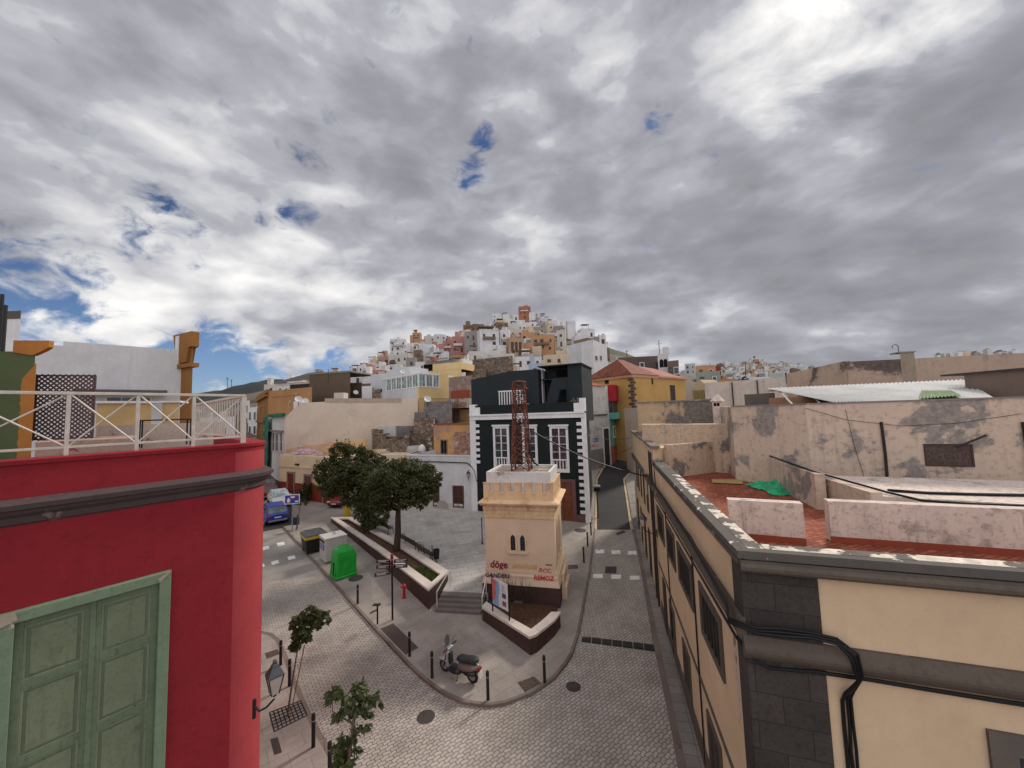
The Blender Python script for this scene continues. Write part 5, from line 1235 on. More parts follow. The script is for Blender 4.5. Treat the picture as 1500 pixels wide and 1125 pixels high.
for k, (x0, x1, yt, y, c) in enumerate(((352, 366, 588, 96, 'white_far'), (364, 378, 597, 88, 'white_far'), (366, 386, 612, 100, 'white_far'))):
    t, F, z = blk('street_house', ['tall white house front far down the left street, beside the red parapet', 'narrow white house front far down the left street', 'low pale house closing the far end of the left street'][k], x0, x1, yt, y, 8, 2, MATS[c], y-3)
    for j in range(3):
        for i in range(2): window(t, F, .4+F.L*.5*i, .4+F.L*.5*i+F.L*.28, z-3.2*(j+1)+.2, z-3.2*j-1.0, WP, GLASS, .12, (0, 0), .1)
# houses seen through the railing at far left
for k, (x0, x1, yt, y, c) in enumerate(((285, 318, 618, 60, (.6, .59, .58)), (318, 345, 611, 75, (.62, .61, .6)), (298, 332, 628, 45, (.38, .16, .13)), (255, 290, 640, 38, (.5, .42, .36)))):
    t, F, z = blk('roof_house', ['white house roof far behind the right end of the cream railing', 'pale house far behind the corner post of the railing', 'reddish roof behind the right end of the cream railing', 'beige roof wall behind the black table'][k], x0, x1, yt, y, 7, 2, plaster('lowroof%d' % k, c, .35, streak=.3), y-2)
# white grey house with window band, yellow wing
WGR = plaster('pale_grey_render', (.50, .52, .54), .12, streak=.25, scale=.6)
t, F, z = blk('glazed_gallery_house', 'pale grey house with a band of white windows wrapping to a yellow side', 560, 613, 556, 62, 1.0, 2.5, WGR, 54)
Fy = Fr(F.pt(F.L, 0, 0), to=xy(PY(657, 560, 58))); zy = z
YEL = plaster('butter_render', (.62, .46, .23), .15, streak=.25, scale=.6)
m = MB(); m.prism([F.pt(0, -.02, 0)[:2], F.pt(F.L-.02, -.02, 0)[:2], Fy.pt(Fy.L, -.02, 0)[:2], (Fy.pt(Fy.L, 0, 0)[0]+1, Fy.pt(Fy.L, 0, 0)[1]+8), (F.pt(0, 0, 0)[0], F.pt(0, 0, 0)[1]+8)], 2.5, zy-.02); m.build('wall', WGR, t)
m = MB(); zm = F.at(613, 567)[1]; m.fb(Fy, 0, Fy.L, -.5, .0, 2.5, zm-.0); m.fb(Fy, Fy.L*.68, Fy.L, -.5, .0, zm+.001, zy+.2); m.build('yellow_wall', YEL, t)
for k in range(6):
    a = F.L*(.14+.86*k/6); b = F.L*(.14+.86*(k+1)/6)-.02; window(t, F, a, b, zm, zy-.12, WP, glassm('gallery_glass', (.10, .13, .13), .15), fw=.12, bars=(1, 0), proud=.06)
for k in range(3):
    a = Fy.L*.68*k/3; b = Fy.L*.68*(k+1)/3-.03; window(t, Fy, a, b, zm, zy-.12, WP, MATS['gallery_glass'], fw=.12, bars=(1, 0), proud=.06)
m = MB(); m.fb(F, -.1, F.L, 0.061, .16, zy-.119, zy+.03); m.fb(Fy, 0, Fy.L*.7, .061, .16, zy-.119, zy+.03); m.build('eave', WP, t)
m = MB(); m.fb(Fy, 0, Fy.L, .002, .07, zm-1.6, zm-1.45); m.build('string_course', YEL, t)
t, F, z = blk('gabled_white_house', 'plain white house with sloping top just left of the glazed gallery', 543, 601, 549, 70, 6, 3, WGR, 66)
m = MB(); q = [F.at(x, y) for x, y in ((568, 549), (578, 538), (601, 537), (601, 550))]; m.fprism(F, [(q[0][0], z-1)]+q+[(q[3][0], z-1)], -5, .02); m.build('raised_wall', WGR, t)
t, F, z = blk('yellow_terrace_house', 'yellow house with stepped terrace above the glazed gallery', 600, 676, 546, 78, 8, 5, YEL, 74)
m = MB(); a = F.at(634, 540)[0]; m.fb(F, a, F.L, -6, .05, z, F.at(640, 533)[1]); m.build('upper_wall', YEL, t)
m = MB(); zz_ = F.at(620, 528)[1]; m.fb(F, F.at(616, 540)[0], F.at(672, 530)[0], -6, -2, z, zz_); m.build('penthouse', plaster('white_far2', (.58, .58, .6), .2), t)
m = MB(); m.fb(F, F.at(613, 540)[0], F.at(640, 540)[0], -2.2, -1.9, z+.3, zz_-.6); m.build('dark_glazing', BLK, t)
m = MB(); m.add([F.pt(F.at(610, 540)[0], 0, zz_-.3), F.pt(F.at(668, 540)[0], 0, zz_), F.pt(F.at(668, 540)[0], -5, zz_+.9), F.pt(F.at(622, 540)[0], -5, zz_+.9)], [(0, 1, 2, 3)]); m.build('roof', plain('dark_roof', (.07, .055, .05), .8), t)
# ruins
RUB = stones('rubble_stone', (.23, .175, .135), scale=3.2, white=.2)
RUB2 = stones('dark_rubble', (.16, .12, .09), scale=3.4, white=.12)
GBL = blocks('grey_block_wall', (.21, .20, .195), (.12, .11, .11), 0, .5, .25, .2, .015)
OLDO = plaster('old_orange_render', (.55, .31, .14), .4, (.40, .25, .18), .42, .4, scale=1.2)
OLDP = plaster('old_pink_render', (.38, .27, .21), .9, (.24, .18, .145), .7, .7, scale=1.3, pscale=.8)
t, F, z = blk('rubble_wall', 'ruined rubble stone wall behind the low white house and the trees', 545, 640, 640, 47.5, .6, 3, RUB2, 44, None, 'ruined wall')
t, F, z = blk('rubble_wall', 'grey block and plaster wall on top of the rubble ruin, right of the beige wall', 556, 617, 625, 48.5, 5, 3, GBL, 47, None, 'ruined wall')
m = MB(); m.fb(F, 0, F.L*.42, .0, .3, z-1.7, z+.05); m.build('white_patch', plaster('white_patch', (.52, .51, .49), .4), t)
t, F, z = blk('ruined_house', 'roofless brick red ruin edge above the grey block wall', 537, 594, 618, 50.5, 3, 3, plaster('brick_ruin', (.24, .11, .08), .7, (.3, .25, .22), .3, .3, scale=1.5), 50)
t, F, z = blk('grey_block_house', 'grey concrete block enclosure below the yellow wing', 621, 662, 589, 46.5, 5, 3, GBL, 44.5)
t, F, z = blk('grey_block_wall', 'lower grey block wall left of the block enclosure', 607, 624, 604, 46.9, 4, 3, GBL, 46.2, None, 'ruined wall')
m = MB(); R_ = random.Random(5)
t, F, z = blk('rubble_wall', 'broken masonry under the grey concrete blocks', 606, 637, 613, 45.9, 2, 3, RUB, 45, None, 'ruined wall')
t, F, z = blk('orange_ruin', 'peeling orange roofless room with dark doorway behind the low white house', 635, 692, 622, 42.5, 6, 3, OLDO, 39.5)
winpx(t, F, 645, 643.5, 656, 666, plain('old_door_frame', (.25, .17, .11), .8), BLK, fw=.12, bars=(1, 0), proud=.05)
m = MB(); m.fb(F, -.05, F.L, .0, .12, z, z+.12); m.build('red_coping', REDP, t)
m = MB(); a, z9 = F.at(665, 633); m.fb(F, a, F.L-.02, .002, .03, 5.5, z9); m.build('bare_masonry', stones('bare_masonry', (.38, .22, .16), (.2, .12, .09), 3.6, .4, .4), t)
t, F, z = blk('pink_stack_house', 'narrow stack of weathered pinkish walls with an oxblood band, left of the dark house', 657, 692, 553, 50, 6, 3, OLDP, 48)
m = MB(); m.fb(F, F.at(661, 580)[0], F.at(688, 580)[0], .002, .06, F.at(670, 583)[1], F.at(670, 572)[1]); m.build('oxblood_band', REDP, t)
m = MB(); m.fb(F, F.at(664, 580)[0], F.L, .002, 1.2, F.at(670, 598)[1], F.at(670, 585)[1]); m.build('ledge', stones('ledge_brick', (.34, .22, .17), (.12, .08, .06), 4, .35, .5), t)
m = MB(); m.fb(F, F.at(676, 580)[0], F.L, .0, .5, 3, F.at(670, 600)[1]); m.build('ochre_pier', plaster('ochre_pier', (.36, .26, .13), .5, streak=.4), t)
t, F, z = blk('stone_wall_house', 'dark stone walled house above the left end of the dark house', 692, 751, 527, 84, 8, 5, stones('brown_stone', (.21, .165, .13), scale=1.6), 80)
t, F, z = blk('rubble_wall', 'brown stone terrace wall left of the stone walled house', 682, 712, 541, 80, 6, 5, RUB, 79, None, 'ruined wall')
m = MB(); 
tag(MB().lathe(PZ(618, 662, 6.25), [(.30, 0), (.42, .2), (.35, .5), (.12, .75)], 10).build('bundled_sack', plain('white_sack', (.6, .59, .57), .8), smooth=True), 'white bundled sack on the roof edge of the low white house', 'sack')
tag(MB().lathe(PY(608, 655, 43.2), [(.9, -.9), (.95, -.2), (.85, .1), (.7, .15)], 14).build('water_tank', plain('grey_tank', (.36, .36, .37), .6), smooth=True), 'grey round water tank in front of the rubble ruin', 'water tank')

# clutter among the ruins and over the party wall
R_ = random.Random(77)
for k, (x0, x1, yt, y, mt_, lab) in enumerate(((566, 600, 646, 45.6, RUB, 'heap of loose rubble masonry before the dark ruin wall'), (600, 636, 632, 46.2, RUB2, 'dark stone wall stub left of the orange ruin'), (430, 452, 588, 52.5, WH2, 'small white roof wall at the slanting end of the beige wall'), (545, 566, 637, 46.6, RUB, 'broken wall corner with pale top left of the rubble ruin'), (513, 530, 561, 72, RUB2, 'stone side wall right of the brown concrete house'), (530, 545, 566, 68, PLW_ if 'PLW_' in globals() else WH2, 'small shabby white roof room right of the brown concrete house'), (546, 558, 575, 64, RUB, 'low rubble wall left of the glazed gallery house'))):
    t, F, z = blk('wall_remnant', lab, x0, x1, yt, y, 2.5, 3, mt_, y-.5, None, 'ruined wall')
    if k in (0, 1, 3, 6):
        m = MB(); a = 0
        while a < F.L-.3: w_ = R_.uniform(.3, .9); m.fb(F, a, min(F.L, a+w_), -.7, .02+.1*R_.random(), z, z+R_.uniform(.05, .7)); a += w_+.003
        m.build('broken_top', mt_, t)
for k, (px, py, y) in enumerate(((437, 585, 50.5), (447, 588, 51), (590, 545, 65), (521, 575, 68), (575, 612, 49), (626, 585, 46))):
    c = PY(px, py, y); t = thing('satellite_dish', ['left of two dishes at the slanting end of the beige wall', 'right of two dishes at the slanting end of the beige wall', 'dish on the gabled white house', 'dish on the roofs right of the brown concrete house', 'dish on the grey block and plaster wall', 'dish on the grey concrete block enclosure'][k], 'satellite dish', tuple(c), 'satellite dishes')
    m = MB(); d = Vector((.5, -.7, .5)).normalized(); a_ = d.cross(Vector((0, 0, 1))).normalized(); b_ = d.cross(a_); r = .45
    m.loft([[c+d*dz+a_*rr*cos(q*pi/6)+b_*rr*sin(q*pi/6) for q in range(12)] for dz, rr in ((0, .05), (.03, r*.6), (.12, r), (.14, r), (.06, r*.55), (.03, .04))]); m.build('dish', plain('dish_white', (.5, .5, .5), .5), t)
    m = MB(); m.tube([c-Vector((0, 0, .8)), c], .04, 5); m.build('mast', IRON, t)
# ---------------------------------------------------------------- beyond the right street
CHY = plaster('church_yellow', (.50, .31, .11), .3, (.40, .25, .11), .12, .35, scale=.7, dcol=(.2, .13, .06))
TILE = blocks('red_tile_roof', (.26, .085, .05), (.10, .035, .025), 0, .35, .30, .3, .03, .5, .85, True, .8, 0, .5)
TILE2 = blocks('pink_tile_roof', (.40, .16, .12), (.2, .08, .06), 0, .35, .30, .2, .02, .5, .85, True, .6, 0, .3)
CA = PY(926, 548, 58); CL = PY(862, 556, 66); CRt = PY(1003, 553, 69)
chu = thing('yellow_church', 'mustard yellow church like building with hipped red tile roof and dark corner stones', 'building', (CA.x, CA.y, 2))
zE = CA.z
Fl = Fr(xy(CL), to=xy(CA)); Fr_ = Fr(xy(CA), to=xy(CRt))
Bc = (CL.x+(CRt.x-CA.x), CL.y+(CRt.y-CA.y))
m = MB(); m.prism([xy(CL), xy(CA), xy(CRt), Bc], 1.5, zE); m.build('wall', CHY, chu)
def offp(p, d, c): v = Vector(p)-Vector(c); v.normalize(); return (p[0]+v.x*d, p[1]+v.y*d)
cc = ((CL.x+CRt.x)/2, (CL.y+CRt.y)/2); E = [offp(p, .8, cc) for p in (xy(CL), xy(CA), xy(CRt), Bc)]
def lerp2(a, b, t): return (a[0]+(b[0]-a[0])*t, a[1]+(b[1]-a[1])*t)
s1 = lerp2(E[1], E[2], .45); s2 = lerp2(E[0], E[3], .45)
ap = PY(925, 529, 64.5); k1, k2 = lerp2(E[0], E[1], .5), lerp2(s2, s1, .5)
r1, r2 = lerp2(k1, k2, .4), lerp2(k1, k2, .62); zt_ = zE+3.1
m = MB(); vs = [(p[0], p[1], zE+.02) for p in (E[0], E[1], s1, s2)]+[(r1[0], r1[1], zt_), (r2[0], r2[1], zt_)]
m.add(vs, [(0, 1, 4), (1, 2, 5, 4), (2, 3, 5), (3, 0, 4, 5), (3, 2, 1, 0)]); m.build('roof', TILE, chu)
m = MB(); ze = zE-.25; vs = [(p[0], p[1], ze) for p in (s1, E[2], E[3], s2)]
q1, q2 = lerp2(lerp2(E[0], E[1], .5), lerp2(E[3], E[2], .5), .5), lerp2(lerp2(E[0], E[1], .5), lerp2(E[3], E[2], .5), .8)
vs += [(q1[0], q1[1], zE+2.3), (q2[0], q2[1], zE+2.1)]; m.add(vs, [(0, 1, 5, 4), (1, 2, 5), (2, 3, 4, 5), (3, 0, 4), (3, 2, 1, 0)]); m.build('roof', TILE2, chu)
m = MB(); EI = [offp(p, .35, cc) for p in (xy(CL), xy(CA), xy(CRt), Bc)]; m.prism(EI, zE-.45, zE+.0); m.build('eaves', plaster('pink_eaves', (.55, .32, .22), .2), chu)
z = 1.6; k = 0
while z < zE-.6:
    w1 = (.85 if k % 2 else .4); m = MB(); m.fb(Fl, Fl.L-w1, Fl.L+.06, 0, .07, z, z+.38); m.fb(Fr_, -.06, 1.15-w1, .0, .07, z, z+.38); m.build('corner_stone', STONE, chu); z += .47; k += 1
winpx(chu, Fr_, 981, 564, 989.5, 588, STONE, plain('church_door', (.05, .03, .022), .7), fw=.18, bars=(0, 0))
winpx(chu, Fr_, 954, 553.5, 956.5, 563, STONE, BLK, fw=.06, bars=(0, 0))
winpx(chu, Fl, 886, 556, 892, 562, STONE, BLK, fw=.1, bars=(0, 0))
# white and red house at the bend
A_ = PG(861, 690, .1); A_ = PY(861, 690, 53); B_ = PY(892, 672, 56.5)
Fw = Fr(xy(A_), to=xy(B_)); t = thing('white_corner_house', 'peeling white house at the bend with red roof edge and red balcony box', 'building', tuple(A_))
zt_ = Fw.at(880, 565.5)[1]; PLW_ = plaster('peeling_white', (.52, .50, .47), .6, (.34, .28, .23), .26, .6, scale=1.2)
walls(Fw, Fw.L, 6, .8, zt_, 0, deg=75).build('wall', PLW_, t)
m = MB(); zz_ = Fw.at(875, 553)[1]; m.add([Fw.pt(-.3, .2, zt_+.02), Fw.pt(Fw.L+.1, .2, zt_+.02), Fw.pt(Fw.L-2.2, -3, zz_), Fw.pt(-.3, -3, zz_)], [(0, 1, 2, 3)]); m.add([Fw.pt(Fw.L+.1, .2, zt_+.02), Fw.pt(Fw.L+.6, -5.5, zt_+.02), Fw.pt(Fw.L-2.2, -3, zz_)], [(0, 1, 2)]); m.build('roof', plaster('red_roof_sheet', (.34, .06, .04), .3), t)
Fg0 = Fw.side(Fw.L, 62)
Fg = Fr(Fw.pt(Fw.L, 0, 0), to=xy(PY(917, 657, 69)))
t2 = thing('green_shop_house', 'narrow green house with teal balcony and red base on the bend', 'building', Fw.pt(Fw.L, 0, 0))
TEAL = plaster('sea_green_render', (.10, .24, .19), .3, streak=.3); zg = Fg.at(900, 602)[1]
m = MB(); a0 = Fg.at(894, 640)[0]; a1 = Fg.at(911, 640)[0]; m.fb(Fg, 0.02, Fg.L+.0, -4, 0, .8, Fg.at(903, 566)[1]-.3); m.build('wall', PLW_, t2)
m = MB(); m.fb(Fg, a0, a1, .002, .06, 1.0, zg-.4); m.build('green_front', TEAL, t2)
m = MB(); m.fb(Fg, a0, a1, .061, .09, 1.0, Fg.at(900, 652)[1]); m.build('red_base', REDP, t2)
m = MB(); za_, zb_ = Fg.at(900, 604)[1], Fg.at(900, 613)[1]; m.fb(Fg, a0-.1, a1+.2, .0, 1.1, zb_, za_); m.build('teal_balcony', plaster('teal_balcony', (.12, .33, .29), .2), t2)
m = MB(); za_, zb_ = Fg.at(900, 566)[1], Fg.at(900, 588)[1]; m.fb(Fg, a0-.1, a1-.2, .0, .9, zb_, za_); m.build('red_balcony', plaster('crimson_box', (.34, .02, .035), .2), t2)
m = MB(); m.fb(Fg, a0, a1-.3, .0, .5, Fg.at(900, 603)[1], zb_-.01); m.build('porch_shadow', GLASS, t2)  # dark box standing in for the shade below the red balcony
for x0, x1, y0, y1 in ((898, 902, 624, 640), (905, 908, 622, 650)):
    winpx(t2, Fg.off(.062), x0, y0, x1, y1, WP, GLASS, fw=.12, bars=(0, 0))
m = MB(); a, zt2_ = Fw.at(883.5, 628); b, _ = Fw.at(891, 628)
d = MB(); d.ring(Fw, [(a-.25, 1.6), (b+.2, 1.6), (b+.2, zt2_+.2), (a-.25, zt2_+.2)], [(a, 1.62), (b, 1.62), (b, zt2_), (a, zt2_)], 0, .08); d = d.build('door_frame', WP, t)
MB().fb(Fw, a, b, 0, .04, 1.6, zt2_).build('door', plain('very_dark_door', (.04, .022, .018), .6), d)
m = MB(); zq_ = Fw.at(875, 658)[1]; m.fb(Fw, 0, a-.3, .0, .05, 1, zq_); m.build('grey_base', GREYR, t)
m = MB(); zr_ = Fw.at(872, 607)[1]; m.fb(Fw, -.1, Fw.L, .0, .3, zr_-.15, zr_); m.build('ledge', STONE, t)
s_, z_ = Fw.at(872.5, 645); text('CRS', Fw, s_, z_, .8, plain('purple_spray', (.08, .04, .30), .7), t, .01, 'graffiti', off=.03)
s_, z_ = Fw.at(870, 653); text('OMCA', Fw, s_, z_, .6, plain('pink_spray', (.5, .16, .12), .7), t, .01, 'graffiti', off=.01)
# big white block with two windows behind the dark house
BW = plaster('big_white_render', (.56, .56, .57), .14, streak=.3, scale=.5)
t, F, z = blk('white_block_house', 'large white block with two small windows behind the dark house', 832, 869, 506, 95, .6, 6, BW, 88)
Fx = Fr(F.pt(F.L, 0, 0), to=xy(PY(889, 512, 97))); m = MB(); m.prism([F.pt(0, -.01, 0)[:2], F.pt(F.L-.01, -.01, 0)[:2], Fx.pt(Fx.L, -.01, 0)[:2], (F.pt(0, 0, 0)[0]+3, F.pt(0, 0, 0)[1]+12)], 6, z-.01); m.build('wall', BW, t)
m = MB(); m.fb(Fx, 0, Fx.L, -3, .0, 6, z-.6); m.build('side_wall', BW, t)
for x0, x1 in ((871, 875.5), (878, 882)): winpx(t, Fx.off(.003), x0, 520, x1, 529, WP, GLASS, fw=.1, bars=(0, 0))
m = MB(); a = F.at(834, 500)[0]; b = F.at(854, 500)[0]; m.fb(F, a, b, -4, -1.5, z, F.at(845, 496)[1]); m.build('brown_roof_room', plaster('brown_room', (.20, .15, .10), .5), t)
# walls and roofs on the right, from near to far
def rblk(*a, **k): return blk(*a, **k)
t, F, z = blk('patched_wall', 'cream wall with grey cement patches closing the roofs beyond the terrace building', 933, 1045, 591, 27.5, 4, 3, plaster('patched_cream', (.50, .37, .24), .4, (.17, .15, .135), .78, .4, scale=.8, pscale=.35), 24, None, 'wall')
m = MB(); m.fb(F, -.05, F.L, -.3, .06, z, z+.1); m.build('coping', GREYR, t)
t, F, z = blk('patched_wall', 'mottled wall piece right of the little roof chimney', 1040, 1092, 597, 24.5, 4, 3, OLDW, 22, None, 'wall')
t, F, z = blk('roof_chimney', 'small pale roof chimney with pointed cap among the weathered walls', 1043, 1056, 588, 22.5, .55, 6, OLDW2, 22.2, None, 'chimney')
m = MB(); zq_ = z; m.loft([[F.pt(-.1, .1, z), F.pt(F.L+.1, .1, z), F.pt(F.L+.1, -.65, z), F.pt(-.1, -.65, z)], [F.pt(F.L/2-.02, -.26, z+.42), F.pt(F.L/2+.02, -.26, z+.42), F.pt(F.L/2+.02, -.3, z+.42), F.pt(F.L/2-.02, -.3, z+.42)]]); m.build('cap', OLDW2, t)
m = MB(); m.fb(F, .08, .22, .0, .02, z-.28, z-.1); m.fb(F, F.L-.22, F.L-.08, .0, .02, z-.28, z-.1); m.build('smoke_hole', BLK, t)
t, F, z = blk('low_ledge_wall', 'low mossy ledge wall on the roof below the patched cream wall', 940, 1070, 622, 22.5, 1.2, 5, OLDW3, 19.5, None, 'wall')
t, F, z = blk('grey_box_room', 'dark grey cement roof room left of the corrugated roof', 1090, 1135, 578, 21.5, 2.5, 6, plaster('dark_cement', (.13, .115, .105), .5, (.4, .36, .32), .15, .4), 19.8)
t, F, z = blk('long_white_wall', 'long dirty white parapet wall below the far hill town', 1032, 1150, 561, 33, 3, 3, plaster('dirty_white_wall', (.52, .46, .41), .5, streak=.8, scale=.8), 29, None, 'wall')
for px in (1073, 1110):
    c = F.at(px, 570)[0]; m = MB(); m.tube([F.pt(c, .08, z-.1), F.pt(c, .08, z-3)], .05, 5); m.build('drainpipe', MATS['dark_pipe'], t)
t, F, z = blk('tan_roof_room', 'tan flat roofed room behind the long white parapet wall', 1095, 1140, 563, 36, 3, 4, plaster('tan_room', (.42, .34, .24), .4), 34)
t, F, z = blk('sloping_wall', 'very large weathered pinkish wall with sloping top running to the right edge', 1165, 1240, 545, 38, .8, 4, OLDW, 32, None, 'wall')
sl = F; Fs2 = Fr(F.pt(F.L, 0, 0), to=xy(PY(1580, 520, 22)))
BIGW = plaster('long_pink_wall', (.50, .38, .30), .35, (.14, .115, .10), .36, .5, scale=.6, pscale=.3)
m = MB(); q = [sl.at(x, y) for x, y in ((1152, 548), (1232, 530), (1240, 530))]; m.fprism(sl, [(q[0][0], 4), (sl.L, 4), (sl.L, q[1][1]), (q[1][0], q[1][1]), (q[0][0], q[0][1])], -.4, .02); m.build('raking_wall', BIGW, t)
m = MB(); q = [Fs2.at(x, y) for x, y in ((1240, 530), (1360, 524), (1500, 517), (1575, 512))]; m.fprism(Fs2, [(0, 4), (q[-1][0], 4)]+q[::-1], -.5, .0); m.build('long_wall', BIGW, t)
t, F, z = blk('wide_chimney', 'stained cement chimney with a curved pipe, standing before the long pink wall', 1318, 1339, 517, 24, .8, 6, plaster('chimney_cement', (.30, .245, .19), .8, streak=.9, scale=1.5), 23.8, None, 'chimney')
m = MB(); m.fb(F, -.06, F.L+.06, -.86, .06, z, z+.08); m.build('coping', GREYR, t)
m = MB(); c = F.L*.15; m.tube([F.pt(c, -.3, z)]+[F.pt(c-.14+.16*cos(a_), -.3, z+.42+.17*sin(a_)) for a_ in [i*pi/8 for i in range(0, 10)]], .02, 5); m.build('curved_pipe', IRON, t)
t, F, z = blk('brown_render_block', 'plain dull brown rendered block with dark coping at the right edge', 1412, 1580, 549, 17, 3, 6, plaster('dull_brown', (.20, .145, .12), .25, streak=.3), 13.6, None, 'building')
m = MB(); m.fb(F, -.8, F.L, -3, .15, z, z+.08); m.build('coping', plain('dark_coping', (.05, .045, .042), .8), t)
t, F, z = blk('yellow_lattice_shed', 'small tan shed with yellowish lattice beside the church', 1012, 1038, 570, 46, 3, 4, plaster('tan_shed', (.46, .35, .22), .4), 44, None, 'shed')
m = MB(); z9 = F.at(1018, 558)[1]; m.fprism(F, [(F.L*.1, z), (F.L, z), (F.L*.55, z9+.1), (F.L*.4, z9)], -3, .0); m.build('gable', MATS['tan_shed'], t)
m = MB()
for k in range(9): c = .3+k*(F.L-.6)/9; m.fb(F, c, c+.1, .0, .08, 5, z-.2)
m.build('lattice', plain('yellow_lattice', (.25, .2, .08), .8), t)
# buildings between church and far hill (nearer, bigger)
specs = [('grey_green_house', 'grey green house with square windows above the lattice shed', 1019, 1055, 545, 120, (.25, .28, .25), 'grey_green'),
 ('orange_house', 'orange rooftop house just right of the grey green house', 1055, 1077, 556, 100, (.42, .21, .09), 'tangerine'),
 ('crimson_house', 'tall narrow dark red house front above the orange rooftop house', 1048, 1056, 537, 130, (.26, .05, .04), 'crimson_far'),
 ('orange_roof_house', 'wide peach house behind the grey green house', 1019, 1048, 536, 150, (.48, .26, .13), 'peach_far'),
 ('pale_tower_block', 'pale grey stepped block of flats right behind the church roof', 1003, 1018, 533, 260, (.42, .44, .47), 'pale_flats'),
 ('white_roof_house', 'white flat roofed house low in front of the far hill', 1097, 1128, 553, 110, (.56, .57, .58), 'white_far3'),
 ('pale_house', 'pale grey house low in front of the far hill, left of the raking wall', 1127, 1150, 547, 120, (.38, .41, .40), 'pale_far3'),
 ('dark_rock_house', 'dark brick house partly hidden behind the church ridge', 905, 975, 524, 105, (.11, .085, .075), 'dark_brick_far'),
 ('belfry_house', 'small white belfry with arched openings behind the church roof', 963, 979, 519, 95, (.55, .55, .56), 'belfry_white'),
 ('brown_slab_house', 'brown house with slanting roof right of the white belfry', 978, 994, 529, 92, (.16, .12, .10), 'brown_slab')]
for nm, lb_, x0, x1, yt, y, c, mn in specs:
    t, F, z = blk(nm, lb_, x0, x1, yt, y, 8, 3, plaster(mn, c, .3, streak=.3, scale=.3), y-1.5)
    nw = max(2, int(F.L/3.5))
    if 'belfry' in nm:
        for a in (.25, .62):
            m = MB(); m.fprism(F, arch(F.L*a+.2, .45, z-3.4, z-1.8, .5), 0, .03); m.build('arched_opening', BLK, t)
        m = MB(); m.fb(F, F.L*.5, F.L*.95, -2, 0, z, z+1.6); m.build('top', MATS[mn], t); m = MB(); m.tube([F.pt(F.L*.2, 0, z), F.pt(F.L*.2, 0, z+3.5)], .07, 4); m.tube([F.pt(F.L*.2-.6, 0, z+2.6), F.pt(F.L*.2+.6, 0, z+2.6)], .05, 4); m.build('cross', IRON, t); continue
    for i in range(nw):
        for j in range(2 if 'rock' not in nm else 1):
            c_ = F.L*(i+.5)/nw; window(t, F, c_-.65, c_+.65, z-3.4-3.2*j, z-1.6-3.2*j, WP if i % 2 else STONE, GLASS, .15, (0, 0), .08)
t, F, z = blk('street_end_house', 'beige building edge where the right street bends out of sight', 914, 936, 598, 54, 2.5, 1, plaster('beige_edge', (.48, .40, .31), .3, streak=.4), 48)
